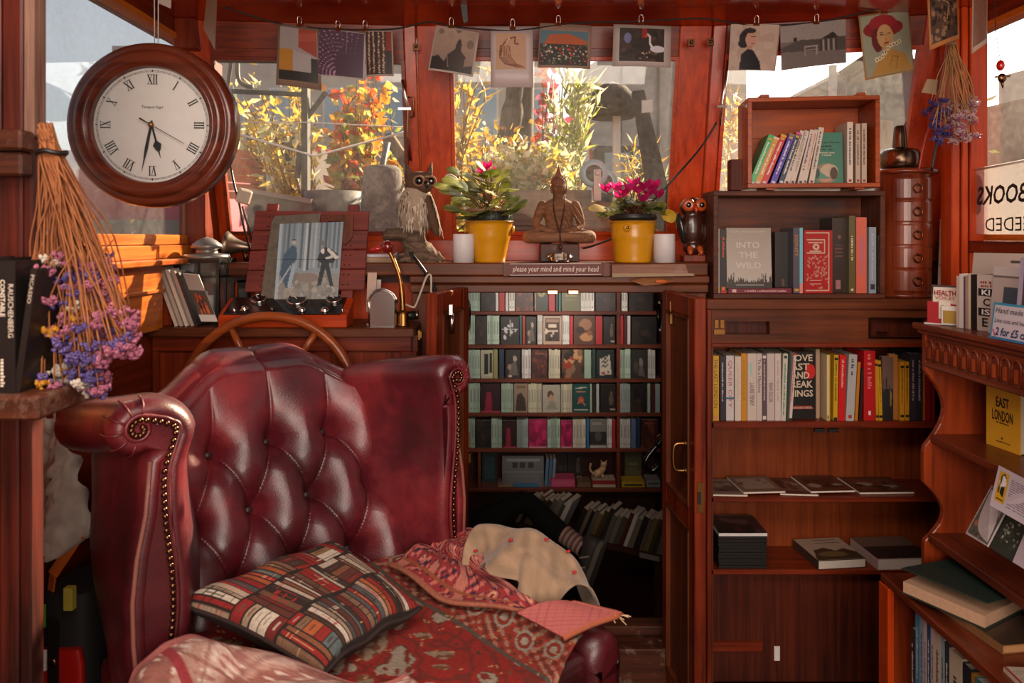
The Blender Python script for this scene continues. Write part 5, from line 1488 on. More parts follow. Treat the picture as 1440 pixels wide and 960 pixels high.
P = [ring(z,rx,ry) for z,rx,ry in prof]; m.grid(P[::-1]); m.add(P[0][:-1],[tuple(range(24))[::-1]]); m.add(P[-1][:-1],[tuple(range(24))])
m.ball(B + Vector((0,-0.004,0.193)),(.0235,.025,.029),20,14)          # head
m.ball(B + Vector((0,-0.008,0.181)),(.018,.019,.018),16,10)           # jaw
chain(m,[B + Vector((0,-0.028,0.199)),B + Vector((0,-0.0325,0.188))],[.0025,.0045],8)
for s in (-1,1):
  m.ball(B + Vector((s * .009,-.0265,.195)),(.006,.003,.0025),10,6)
  chain(m,[B + Vector((s * .0235,0,.2)),B + Vector((s * .025,0,.187)),B + Vector((s * .0225,.001,.174))],[.004,.0055,.004],8)
  chain(m,[B + Vector((s * .056,0,.13)),B + Vector((s * .070,.006,.095)),B + Vector((s * .073,0,.062)),B + Vector((s * .045,-.036,.046)),B + Vector((s * .012,-.052,.042))],[.018,.0165,.0145,.012,.009],12)
  chain(m,[B + Vector((s * .03,.005,.025)),B + Vector((s * .085,-.012,.024)),B + Vector((s * .103,-.03,.022)),B + Vector((s * .06,-.058,.022)),B + Vector((-s * .01,-.062,.020 + .006 * (s > 0)))],[.026,.025,.022,.019,.015],12)
m.ball(B + Vector((0,-.054,.041)),(.02,.012,.008),12,8)
m.ball(B + Vector((0,-.0295,.1795)),(.008,.003,.0025),10,6)
fuse(m.build('figure',stone,t),0.0022,2)
m = MB(); m.ball(B + Vector((0,0.002,0.205)),(.0255,.0265,.025),20,12); m.ball(B + Vector((0,.002,.232)),(.013,.013,.014),14,10)
for k in range(70):
  a = k * 2.4; z = k / 70; rr_ = math.sqrt(1 - (z * .9) ** 2)
  if math.sin(a) < -.35 and z < .35: continue
  m.ball(B + Vector((.0262 * rr_ * math.cos(a),.002 + .0272 * rr_ * math.sin(a),.207 + .0245 * z)),.0028,6,4)
m.lathe([(.009,.243),(.0065,.252),(.003,.262),(.0005,.272)],Matrix.Translation(B + Vector((0,.002,0))),12,cap=False); m.build('curled_hair',plain('#7a4a34',.75,var=.12),t)
m = MB()
for k in range(6):
  pts = [B + Vector((0.05 - .016 * k + .012 * j,-.033 - .006 * math.sin(PI * j / 4),.128 - .018 * j - .005 * k)) for j in range(5)]
  m.tube(pts,.0012,5)
m.build('robe_folds',stone,t)
m = MB()
bd = poly_curve([B + Vector((.018,-.012,.165)),B + Vector((.016,-.038,.12)),B + Vector((.006,-.052,.07)),B + Vector((0,-.075,.03)),B + Vector((0,-.088,-.004)),B + Vector((-.002,-.075,.03)),B + Vector((-.010,-.052,.07)),B + Vector((-.02,-.038,.12)),B + Vector((-.018,-.012,.165))],9)
for p in bd: m.ball(p,.0028,6,4)
m.ball(B + Vector((0,-.086,-.012)),.007,10,8); m.lathe([(.002,-.02),(.006,-.035),(.002,-.04)],Matrix.Translation(B + Vector((0,-.086,0))),8)
o = tag(m.build('bead_necklace',plain('#3a1a10',.4)),'dark bead necklace with pendant hung round the Buddha','necklace')
p = at(788,369,2.35); p.z = SZ
t = thing('tealight_holder','faceted clear glass tealight holder in front of the Buddha','candle holder',p)
m = MB(); m.lathe([(.02,0),(.03,.004),(.043,.018),(.036,.03),(.024,.032),(.022,.014),(.0005,.012)],Matrix.Translation(p),10,cap=False)
for i in range(len(m.s)): m.s[i] = False
gm,gnt,gb = new_mat('thick_glass'); gb.inputs['Transmission Weight'].default_value = 1; gb.inputs['Roughness'].default_value = .03; gb.inputs['Base Color'].default_value = (.95,.93,.9,1)
m.build('glass_body',gm,t); m = MB(); m.lathe([(.0185,.0135),(.0185,.027),(.0005,.026)],Matrix.Translation(p),16,cap=False); m.build('tealight',M_['white'],t)
# motto board and broken tile strip along the front edge of the sill
a = at(708,370,2.315); b = at(858,388,2.315)
t = thing('motto_board','small red wooden sign reading please your mind and mind your head','sign',(a.x,2.315,b.z))
m = MB(); m.box(a.x,b.x,2.308,2.324,b.z,a.z); m.build('board',plain('#5f1f18',.55,var=.15),t,bevel=.002)
m = MB(); m.box(a.x,a.x + .014,2.304,2.308,b.z,a.z).box(b.x - .024,b.x - .004,2.304,2.308,b.z,a.z); m.build('end_strips',M_['brown_z'],t)
m = MB(); letter(m,'please your mind and mind your head',((a.x + b.x) / 2 - .004,2.308,(a.z + b.z) / 2),(1,0,0),(0,0,1),width=.277,height=.023,slant=.12); m.build('lettering',plain('#d8c8bc',.5),t)
m = MB(); m.tube([(a.x + .02,2.306,b.z + .003),((a.x + b.x) / 2,2.3055,b.z + .004),(b.x - .03,2.306,b.z + .006)],.0018,5); m.tube([(a.x + .02,2.306,a.z - .002),(b.x - .03,2.306,a.z - .001)],.0012,5); m.build('white_string',M_['white'],t)
t = thing('timber_offcut','weathered pale timber offcut on the sill edge right of the motto sign','offcut',at(912,385,2.315))
a = at(860,372,2.315); b = at(967,384,2.315)
m = MB(); m.slab([(a.x,2.305,b.z),(b.x,2.305,b.z),(b.x - .01,2.305,a.z + .002),(a.x,2.305,a.z)],(0,.02,0)); m.build('plank',wood('weathered','#6a3f30','#9a7261','X',.7,0,wear=.5),t)
m = MB(); m.slab([(a.x,2.302,b.z - .012),(b.x + .02,2.302,b.z - .008),(b.x + .015,2.302,b.z),(a.x,2.302,b.z)],(0,.022,0)); m.build('splinter',plain('#9a8268',.8),t)
m = MB(); p = at(918,398,2.28)
vs = [p + Vector((-.065,0,.006)),p + Vector((-.03,-.012,-.008)),p + Vector((.03,-.012,-.002)),p + Vector((.07,0,.006)),p + Vector((.03,.01,.012)),p + Vector((-.03,.01,.012))]
m.slab(vs,(0,.012,.004)); o = tag(m.build('dry_leaf',plain('#8a5a34',.7,var=.3)),'curled orange brown dry leaf caught on the doorway moulding','leaf'); m = MB(); m.ball(p + Vector((.025,-.012,.006)),(.022,.003,.006),10,6); m.build('orange_patch',plain('#b8561c',.6),o)
# tall eared owl on driftwood
O = at(585,366,2.40); O.z = SZ
t = thing('driftwood_perch','gnarled grey driftwood stump carrying the eared owl','driftwood',O)
m = MB()
chain(m,[O + Vector((.02,0,.02)),O + Vector((.0,0,.06)),O + Vector((-.012,0,.095))],[.05,.042,.036],12)
chain(m,[O + Vector((-.012,0,.088)),O + Vector((-.06,-.01,.092)),O + Vector((-.09,-.01,.09))],[.03,.02,.018],10)
chain(m,[O + Vector((-.05,.01,.012)),O + Vector((.05,0,.02)),O + Vector((.085,-.01,.010))],[.018,.026,.012],10)
m.add([O + Vector((x,y,0.0005)) for x,y in ((-.06,-.04),(.09,-.04),(.09,.04),(-.06,.04))] + [O + Vector((x,y,0.02)) for x,y in ((-.04,-.03),(.06,-.03),(.06,.03),(-.04,.03))],[(3,2,1,0),(4,5,6,7),(0,1,5,4),(1,2,6,5),(2,3,7,6),(3,0,4,7)])
bark = wood('driftwood','#2a1c16','#8a705c','X',.9,0,fine=70,bump=.8)
o = fuse(m.build('stump',bark,t),.004,1)
tx = bpy.data.textures.new('bark_relief','CLOUDS'); tx.noise_scale = 0.025
md = o.modifiers.new('relief','DISPLACE'); md.texture = tx; md.strength = .018; md.mid_level = .5; md.texture_coords = 'LOCAL'
t = thing('eared_owl_figure','large eared owl figure with pale streaked breast perched on driftwood','owl figure',O + Vector((0,0,.11)))
fw = plain('#a08c78',.9,var=.2,bump=.4,scale=200); fb = plain('#553a28',.85,var=.3,bump=.4,scale=150)
H = O + Vector((.012,-.005,.268))
m = MB(); m.ball(O + Vector((-.004,0,.175)),(.058,.05,.085),20,14); m.ball(O + Vector((.004,0,.225)),(.045,.042,.045),16,10); fuse(m.build('body',fw,t),.004,3)
m = MB(); m.ball(H,(.046,.042,.038),18,12); m.ball(H + Vector((.018,-.018,-.008)),(.032,.028,.03),14,10); fuse(m.build('head',fb,t),.003,2)
for dx,dz,tx_ in ((-.03,.022,-.018),(.03,.018,.012)):
  m = MB(); m.tube([H + Vector((dx,0,dz - .006)),H + Vector((dx + tx_ * .5,0,dz + .025)),H + Vector((dx + tx_,.004,dz + .052))],[.015,.009,.001],8); m.build('ear_tuft',fb,t)
for dx,dy in ((.004,-.046),(.042,-.032)):
  m = MB(); m.ball(H + Vector((dx,dy,.002)),(.0125,.006,.0125),14,10); e = m.build('eye',M_['black_gloss'],t)
  m = MB();
  m.tube([H + Vector((dx + .017 * math.cos(a),dy + .004,.002 + .016 * math.sin(a))) for a in [2 * PI * k / 20 for k in range(20)]],.0035,6,closed=True); m.build('eye_ring',plain('#8a6448',.85),e)
m = MB(); m.tube([H + Vector((.028,-.046,-.004)),H + Vector((.032,-.056,-.012)),H + Vector((.031,-.054,-.024))],[.008,.006,.001],8); m.build('beak',M_['black'],t)
m = MB(); m.ball((0,0,0),(.022,.036,.085),14,12,0,Matrix.Translation(O + Vector((.052,.0,.165))) @ Matrix.Rotation(-.28,4,'Y')); m.build('wing',fb,t)
m = MB()
for k in range(420):
  a = rnd.uniform(0,2 * PI); z = rnd.uniform(-.85,.95)
  q = math.sqrt(max(0,1 - z * z)); p = O + Vector((-.004 + .059 * q * math.cos(a),.051 * q * math.sin(a),.175 + .086 * z))
  n = Vector((math.cos(a),math.sin(a),0)); s = Vector((-math.sin(a),math.cos(a),0)); l = rnd.uniform(.018,.03)
  m.add([p - s * .003,p + s * .003,p + n * .004 - Vector((0,0,l))],[(0,1,2)],rnd.choice((0,0,1,2)))
m.build('breast_feathers',[plain('#c2b2a0',.9),plain('#8f7a66',.9),plain('#5a4434',.9)],t)['kind'] = 'stuff'
m = MB()
for k in range(60):
  z = rnd.uniform(-.07,.07); y = rnd.uniform(-.03,.0); p = O + Vector((.066 - z * .28 + .004,y - .012,.165 + z)); l = rnd.uniform(.02,.035)
  m.add([p - Vector((0,.006,0)),p + Vector((.0,.006,0)),p + Vector((.012,0,-l))],[(0,1,2)],rnd.choice((0,1)))
m.build('wing_feathers',[plain('#3a261a',.8),plain('#8a7058',.8)],t)['kind'] = 'stuff'
# small carved owl beside the crate
O = at(974,366,2.42); O.z = SZ
t = thing('carved_owl','small dark carved owl with big orange eyes beside the crate','owl figure',O)
db = plain('#3a1a10',.3,coat=.5,var=.2); og = plain('#b0481a',.35,coat=.4)
m = MB(); m.cbox(O + Vector((0,0,.0125)),(.075,.06,.025)); m.build('base',M_['mahog'],t,bevel=.003)
m = MB(); m.ball(O + Vector((0,0,.115)),(.042,.036,.075),18,14); m.ball(O + Vector((0,0,.185)),(.045,.036,.036),16,10); m.ball(O + Vector((0,0,.05)),(.034,.034,.03),12,8); fuse(m.build('body',db,t),.003,2)
for s in (-1,1):
  m = MB(); m.lathe([(.022,0),(.021,.006),(.014,.009),(.0005,.009)],Matrix.Translation(O + Vector((s * .021,-.028,.192))) @ Matrix.Rotation(PI / 2,4,'X') @ Matrix.Rotation(s * .25,4,'Y'),18,cap=False); e = m.build('eye_disc',og,t)
  m = MB(); m.ball(O + Vector((s * .022,-.038,.192)),(.009,.005,.009),12,8); m.build('pupil',M_['black_gloss'],e)
  m = MB(); m.ball((0,0,0),(.013,.03,.055),12,10,0,Matrix.Translation(O + Vector((s * .042,-.004,.115))) @ Matrix.Rotation(s * .2,4,'Y')); m.build('wing',db if s > 0 else plain('#1f2422',.25,coat=.5),t)
  m = MB(); chain(m,[O + Vector((s * .016,-.03,.045)),O + Vector((s * .018,-.042,.032))],[.011,.008],8); m.build('foot',og,t)
m = MB(); m.tube([O + Vector((0,-.034,.186)),O + Vector((0,-.048,.176)),O + Vector((0,-.046,.162))],[.009,.007,.001],8); m.build('beak',plain('#c03a1a',.35),t)
# papers, glass dish and cables on the left part of the sill
o = tag(MB().box(-0.495,-0.385,2.36,2.47,SZ,SZ + .018).box(-0.498,-0.392,2.355,2.468,SZ + .019,SZ + .026,1).build('notebook_pile',[plain('#a88a72',.8),plain('#cdc2cf',.7)]),'two flat notebooks on the sill behind the throttle ball','notebooks')
p = at(570,356,2.44); p.z = SZ + .0005
m = MB(); m.lathe([(.034,0),(.036,.002),(.036,.03),(.033,.03),(.033,.004),(.0005,.004)],Matrix.Translation(p),24,cap=False); tag(m.build('glass_dish',gm),'shallow clear glass dish on the sill beside the driftwood','dish')
m = MB(); m.tube(poly_curve([at(575,353,2.40),at(583,362,2.31),at(598,382,2.29),at(608,400,2.28)],6),.005,6); m.tube(poly_curve([at(608,400,2.28),at(612,410,2.27),at(609,418,2.26)],4),.007,6); tag(m.build('black_cable',M_['cable']),'black cable hanging over the sill edge beside the left door','cable')
m = MB(); m.tube(poly_curve([at(606,414,2.26),at(606,388,2.28),at(600,389,2.27),at(592,410,2.25),at(584,430,2.24),at(578,431,2.24),at(562,424,2.27)],6),.0035,6); tag(m.build('cream_cable',plain('#b5a590',.5)),'cream cable looping from the sill down to the console','cable')
m = MB(); m.tube(poly_curve([at(1008,172,2.42),at(985,208,2.42),at(952,246,2.40),at(925,275,2.41),at(902,300,2.46),at(870,330,2.5),at(835,345,2.53),at(820,349,2.55)],6),.0036,6); tag(m.build('black_lead',M_['cable']),'black electric lead slung across the right post down behind the Buddha','cable')
# ------------------------------------------------------------------ bookcase of the lower cabin and its books
YS = 4.40
def sx(px): return (px - 720) / 1000 * YS
def sz(py): return EYE - (py - 335) / 1000 * YS
t = thing('cabin_bookcase','dark built-in bookcase filling the end wall of the lower cabin','bookcase',(0.3,4.55,CF))
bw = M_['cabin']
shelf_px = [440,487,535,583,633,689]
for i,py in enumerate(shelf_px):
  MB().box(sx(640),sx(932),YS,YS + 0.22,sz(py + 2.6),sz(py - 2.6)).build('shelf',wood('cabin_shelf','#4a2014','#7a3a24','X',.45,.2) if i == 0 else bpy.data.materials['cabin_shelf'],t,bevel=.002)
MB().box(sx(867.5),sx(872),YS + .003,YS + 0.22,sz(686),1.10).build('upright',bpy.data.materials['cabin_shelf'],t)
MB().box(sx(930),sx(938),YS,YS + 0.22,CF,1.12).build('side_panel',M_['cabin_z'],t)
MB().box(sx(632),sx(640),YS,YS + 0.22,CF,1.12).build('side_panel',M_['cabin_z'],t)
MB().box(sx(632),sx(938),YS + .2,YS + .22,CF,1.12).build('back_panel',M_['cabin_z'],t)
MB().box(sx(672),sx(676),YS + .003,YS + 0.2,sz(686),sz(636)).build('upright',bpy.data.materials['cabin_shelf'],t)
G,Wt,Gy,Rd,Dk,Ol,Bl,Nv,Pk,Tl,Cr,DR = '#9db09c','#c2bcb4','#8b9490','#a01a20','#221a16','#8f8c50','#2f6f96','#1f2c44','#a01048','#1f5a58','#b5ad92','#4a1216'
def cov(kind):
  c = Canvas(24,34,'#1d1613'); r = random
  if kind == 'sepia':
    c = Canvas(24,34,'#a58a76'); c.rect(.1,.08,.9,.9,'#3a2a22'); c.rect(.15,.12,.85,.22,'#8a6f5c'); c.rect(.2,.5,.8,.56,'#b8a290'); c.rect(.3,.3,.7,.4,'#c5b09c'); c.blobs(8,['#c9b49f','#1f1612'],.04,.12,(.15,.45,.85,.85))
  elif kind == 'brown':
    c = Canvas(24,34,'#4a2c1c'); c.ell(.55,.3,.3,.2,'#8a6044'); c.ell(.6,.75,.3,.15,'#a9794f'); c.ell(.3,.5,.2,.12,'#2e1a12'); c.ell(.75,.6,.12,.1,'#7d4a2c')
  elif kind == 'notes':
    c.line([(.1,.45),(.9,.45)],.03,'#b0aca8'); c.blobs(7,['#b8b4b0'],.05,.09,(.15,.3,.85,.8)); c.rect(.5,.1,.54,.7,'#a8a4a0')
  elif kind == 'spaces':
    c = Canvas(24,34,'#a49f88'); c.rect(.28,.15,.62,.85,'#17130f'); c.rect(.7,.1,.95,.8,'#17130f'); c.rect(.3,.86,.95,.9,'#c2bda4')
  elif kind == 'man':
    c.ell(.62,.3,.14,.1,'#a08a78'); c.poly([(.3,.5),(.7,.38),(.85,.9),(.2,.9)],'#5a5048'); c.ell(.25,.6,.12,.1,'#8a7464'); c.ell(.3,.92,.12,.04,'#c9b49a')
  elif kind == 'rust':
    c = Canvas(24,34,'#3e1912'); c.blobs(20,['#5c2618','#2a100c','#6e3018'],.05,.12); c.rect(.2,.1,.8,.16,'#7a4030')
  elif kind == 'paint':
    c = Canvas(24,34,'#4a3020'); c.blobs(16,['#a04a2a','#7a5a40','#1f1612','#b08058','#8a2a1a'],.08,.2)
  elif kind == 'white_label':
    c = Canvas(24,34,'#14201f'); c.poly([(.2,.3),(.75,.15),(.85,.85),(.2,.9)],'#b5a898');
    for y in (.3,.45,.6): c.line([(.3,y),(.42,y - .08),(.5,y + .02),(.65,y - .1)],.06,'#1a1816')
    c.rect(.3,.78,.5,.85,'#9a3a2a'); c.ell(.66,.78,.05,.04,'#14201f')
  elif kind == 'grey_woman':
    c = Canvas(24,34,'#2c2824'); c.ell(.6,.45,.12,.16,'#7c746c'); c.poly([(.4,.9),(.55,.55),(.7,.55),(.85,.95)],'#5c544e'); c.ell(.3,.6,.15,.2,'#463f39')
  elif kind == 'pink_dark':
    c = Canvas(24,34,'#2a0c0e'); c.poly([(.3,.3),(.55,.3),(.6,1),(.2,1)],'#8a1a34'); c.rect(0,.95,1,1,'#a03048')
  elif kind == 'tan':
    c = Canvas(24,34,'#8a7460'); c.poly([(.1,.95),(.2,.4),(.5,.3),(.8,.5),(.9,.95)],'#3a2a20'); c.rect(.15,.08,.85,.16,'#6a5646')
  elif kind == 'light':
    c = Canvas(24,34,'#a09888'); c.ell(.45,.35,.18,.14,'#5a3c2c'); c.ell(.5,.48,.15,.12,'#b08868'); c.poly([(.2,.9),(.4,.58),(.65,.58),(.85,.9)],'#8c8270')
  elif kind == 'teal':
    c = Canvas(24,34,'#12403f'); c.line([(.2,.15),(.8,.12)],.06,'#b8b4a0'); c.line([(.2,.28),(.75,.26)],.05,'#c0785a'); c.ell(.5,.55,.16,.12,'#a8442c'); c.line([(.3,.7),(.5,.55),(.75,.75)],.06,'#c86a44'); c.line([(.1,.9),(.9,.9)],.04,'#c2bca8')
  elif kind == 'dog':
    c.ell(.7,.55,.14,.2,'#5a4a3c'); c.rect(.62,.85,.98,.93,'#9a8a7a'); c.ell(.72,.3,.08,.05,'#6a5a4c')
  elif kind == 'magenta':
    c = Canvas(24,34,'#9a0f44'); c.blobs(14,['#b8205c','#7a0a34','#86103e'],.08,.2); c.rect(.1,.08,.9,.14,'#c23a70',.5); c.rect(0,.95,1,1,'#c08090')
  elif kind == 'grey_photo':
    c = Canvas(24,34,'#6e6a64'); c.rect(0,.45,1,.9,'#2a2623'); c.ell(.5,.6,.2,.16,'#4f4a44'); c.rect(.1,.1,.7,.2,'#8c877e'); c.rect(0,.93,1,1,'#a8a298')
  elif kind == 'olive':
    c = Canvas(24,34,'#5a5638'); c.rect(.2,.4,.8,.5,'#7c7850'); c.rect(.2,.58,.7,.62,'#7c7850')
  elif kind == 'dim_teal':
    c = Canvas(24,34,'#1f2c2c'); c.rect(.15,.15,.85,.85,'#2c4244')
  elif kind == 'edge':
    c = Canvas(24,34,'#988a6c'); c.rect(.08,0,1,1,'#262018'); c.ell(.5,.3,.3,.2,'#8a8048'); c.ell(.5,.3,.14,.1,'#3a3020')
  else:
    c.blobs(9,['#2a1d18','#140f0d','#33231c'],.1,.3); c.ell(.5,.6,.14,.1,'#3c2a22')
  c.noise(.06); return c
rows = [
 [('s',655,675,5,G),('f',676,696,'dark'),('s',697,701,1,Wt),('s',702,710,1,Rd),('s',711,715,1,Wt),('s',716,724,2,Wt),('f',725,750,'rust'),('f',752,771,'edge'),('s',772,781,1,Rd),('s',782,785,1,Dk),('s',786,789,1,Tl),('f',790,816,'olive'),('s',817,836,4,Wt),('f',838,866,'dark'),('s',875,883,2,Wt),('f',885,919,'dark')],
 [('s',655,668,3,G),('f',669,684,'dark'),('s',685,702,4,G),('f',704,730,'notes'),('s',731,734,1,Tl),('s',735,739,1,'#8a2a14'),('f',740,754,'man'),('s',756,763,2,Wt),('f',764,790,'sepia'),('s',791,801,3,Wt),('s',802,806,1,Rd),('f',807,837,'brown'),('s',838,848,1,Rd),('f',849,865,'dog'),('s',873,877,1,Rd),('s',878,882,1,DR),('s',883,887,1,Wt),('f',889,924,'dark')],
 [('s',655,675,5,G),('f',676,693,'spaces'),('s',694,700,1,Ol),('s',702,709,1,Nv),('f',711,732,'man'),('s',734,747,3,Wt),('f',748,770,'rust'),('s',772,788,4,Cr),('f',790,821,'paint'),('s',822,832,1,G),('s',833,838,1,'#1f3a34'),('f',839,864,'white_label'),('s',872,887,4,G),('f',888,911,'grey_woman'),('s',912,922,3,Wt)],
 [('s',655,675,4,G),('f',676,703,'pink_dark'),('s',705,722,4,G),('f',723,742,'tan'),('s',743,762,5,Cr),('f',763,788,'light'),('s',789,805,4,Cr),('f',806,829,'teal'),('s',830,833,1,G),('s',834,838,1,Dk),('s',839,843,1,Wt),('f',845,866,'dog'),('s',872,887,3,Gy),('f',888,910,'dark'),('s',911,915,1,G),('s',916,921,1,DR),('s',922,929,1,Gy)],
 [('s',655,668,2,G),('f',669,690,'dark'),('s',691,706,4,G),('f',707,726,'pink_dark'),('s',727,743,4,Gy),('f',744,769,'magenta'),('s',770,788,4,G),('f',789,805,'magenta'),('s',806,824,4,'#bcb2a0'),('s',825,829,1,Bl),('f',830,853,'grey_photo'),('s',854,861,2,Wt),('s',862,866,1,Rd),('s',872,887,3,Wt),('s',888,895,1,'#4c5a78'),('s',896,901,1,Nv),('f',902,926,'rust')]]
ordn = ['first','second','third','fourth','fifth','sixth','seventh','eighth','ninth','tenth','eleventh','twelfth','13th','14th','15th','16th','17th','18th','19th','20th','21st','22nd','23rd','24th','25th','26th','27th','28th','29th','30th','31st','32nd','33rd','34th','35th','36th','37th','38th','39th','40th']
rown = ['top','second','third','fourth','fifth']
cname = {G: 'pale green',Wt: 'whitish',Gy: 'grey',Rd: 'bright red',Dk: 'black',Ol: 'olive',Bl: 'blue',Nv: 'navy',Pk: 'magenta',Tl: 'teal',Cr: 'cream',DR: 'dark red','#8a2a14': 'rust red','#1f3a34': 'dark green','#bcb2a0': 'yellow-topped white','#4c5a78': 'blue-grey'}
fname = {'dark': 'near-black','sepia': 'sepia framed','brown': 'brown painted','notes': 'black with pale marks','spaces': 'white-framed black','man': 'dark portrait','rust': 'rust brown','paint': 'warm painted','white_label': 'black with white label','grey_woman': 'grey figure','pink_dark': 'dark red and pink','tan': 'tan','light': 'pale portrait','teal': 'teal lettered','dog': 'dark with small animal','magenta': 'magenta','grey_photo': 'grey photographic','olive': 'olive','dim_teal': 'dim teal','edge': 'cream-edged dark'}
rnd = random.Random(3)
for ri,row in enumerate(rows):
  zb = sz(shelf_px[ri] - 2.6); n = 0
  grp = 'paperbacks on the %s shelf of the cabin bookcase' % rown[ri]
  for tok in row:
    if tok[0] == 's':
      _,x0,x1,k,col = tok; w = (sx(x1) - sx(x0)) / k
      for i in range(k):
        hgt = (40.5 + rnd.uniform(-1.2,.8)) / 1000 * YS
        cc = np.clip(np.array([int(col[1:3],16),int(col[3:5],16),int(col[5:7],16)]) * rnd.uniform(.86,1.08),0,255).astype(int)
        small_book('%s paperback spine, %s from left on the %s shelf beyond the doorway' % (cname[col],ordn[n],rown[ri]),grp,(sx(x0) + i * w,YS + .012 + rnd.uniform(0,.004),zb + .0003),w * .95,hgt,0.13,'#%02x%02x%02x' % tuple(cc),spine_mark=None if k == 1 else ('#7b8078' if col in (G,Gy) else '#8d8478')); n += 1
        if col == '#bcb2a0':
          o = bpy.data.objects[-1] if False else None
    else:
      _,x0,x1,kind = tok
      face_book('%s front cover, %s from left on the %s shelf beyond the doorway' % (fname[kind],ordn[n],rown[ri]),grp,(sx(x0),YS + .014,zb + .0003),sx(x1) - sx(x0),(40 + rnd.uniform(-1.5,1)) / 1000 * YS,.016,cov(kind)); n += 1
# sixth shelf: odds and ends
zb = sz(686.4)
def flatbox(name,label,cat,px0,px1,py0,py1,col,d=.11,dy=0.0,extra=None,grp='things on the sixth shelf of the cabin bookcase'):
  m = MB(); m.box(sx(px0),sx(px1),YS + .01 + dy,YS + .01 + dy + d,max(sz(py1),zb + .0005),sz(py0)); o = tag(m.build(name,plain(col,.5),bevel=.001),label,cat,grp)
  if extra:
    m = MB(); a,b,c,dd,cc = extra; m.box(sx(px0) + (sx(px1) - sx(px0)) * a,sx(px0) + (sx(px1) - sx(px0)) * b,YS + .0085 + dy,YS + .01 + dy,max(sz(py1),zb) + (sz(py0) - max(sz(py1),zb)) * c,max(sz(py1),zb) + (sz(py0) - max(sz(py1),zb)) * dd); m.build('label_print',plain(cc,.5),o)
  return o
flatbox('notebook','flat blue notebook lying on the sixth cabin shelf','book',723,757,681,686,'#3a6c8c')
flatbox('notebook','flat tan notebook lying left of the blue one on the sixth cabin shelf','book',700,721,682,686,'#8a7058')
flatbox('card_box','bright pink box on the sixth cabin shelf','box',775,809,674,686,'#b03a5c',extra=(.05,.95,.2,.8,'#c05070'))
flatbox('card_box','red and cream paperback block on the sixth cabin shelf under the small animal','box',834,866,676,686,'#b09a88',extra=(.0,1,.45,1.0,'#8a1a16'))
flatbox('card_box','yellow and black box on the sixth cabin shelf','box',875,907,678,686,'#b08a20',extra=(.1,.9,.3,.6,'#1c1712'))
flatbox('card_box','grey box at the right end of the sixth cabin shelf','box',910,929,676,686,'#7c7874',extra=(.1,.9,.4,.7,'#4a4644'))
flatbox('card_box','brown paper bundle left of the small animal on the sixth cabin shelf','box',812,831,679,686,'#6a4a34')
face_book('teal cover facing out at the left of the sixth cabin shelf','things on the sixth shelf of the cabin bookcase',(sx(677),YS + .10,zb),sx(698) - sx(677),.19,.015,cov('dim_teal'))
c = Canvas(40,28,'#5c5a5a'); c.rect(.12,.1,.9,.16,'#868080');
for x in (.25,.42,.62): c.rect(x,.22,x + .13,.4,'#1c1a1a')
c.rect(0,.5,1,.52,'#7c7878'); c.rect(.1,.56,.9,.95,'#666464')
th,_ = face_book('wide grey calendar facing out on the sixth cabin shelf','things on the sixth shelf of the cabin bookcase',(sx(706),YS + .03,zb),sx(765) - sx(706),.185,.02,c,pitch=-R(6))
for i,(x0,x1,cc) in enumerate(((766,770,'#5a7088'),(771,775,'#4a6074'),(776,780,'#6a7c8c'))):
  small_book('%s blue-grey magazine leaning beside the wide grey calendar' % ordn[i],'things on the sixth shelf of the cabin bookcase',(sx(x0),YS + .04,zb),sx(x1) - sx(x0),.17,.12,cc,lean=R(4))
for x0,x1,k,wd in ((782,800,'dark','near-black'),(801,822,'dog','dark photographic'),(884,908,'olive','olive')):
  face_book('%s cover facing out at the back of the sixth cabin shelf' % wd,'things on the sixth shelf of the cabin bookcase',(sx(x0),YS + .15,zb),sx(x1) - sx(x0),.19,.014,cov(k))
# small striped animal figure
p = Vector((sx(845),YS + .06,sz(676) + .0005))
t = thing('animal_figure','small orange and white animal figurine sitting on the red and cream block','figurine',p)
m = MB(); chain(m,[p + Vector((-.02,0,.025)),p + Vector((.005,0,.04)),p + Vector((.02,-.005,.06))],[.024,.022,.02],10); m.ball(p + Vector((.024,-.01,.085)),(.02,.019,.017),12,8)
for s in (-1,1): m.tube([p + Vector((.024 + s * .012,-.01,.095)),p + Vector((.024 + s * .017,-.01,.113))],[.007,.001],6)
for dx in (-.025,.018): m.tube([p + Vector((dx,-.01,.025)),p + Vector((dx,-.014,0.002))],[.01,.008],8)
m.tube(poly_curve([p + Vector((-.035,0,.02)),p + Vector((-.06,0,.05)),p + Vector((-.055,0,.09))],4),.007,8); m.build('animal_body',plain('#b89068',.6,var=.3,scale=30),t)
m = MB(); m.ball(p + Vector((.03,-.027,.088)),.003,6,4); m.ball(p + Vector((.019,-.028,.088)),.003,6,4); m.build('eyes',M_['black'],t)
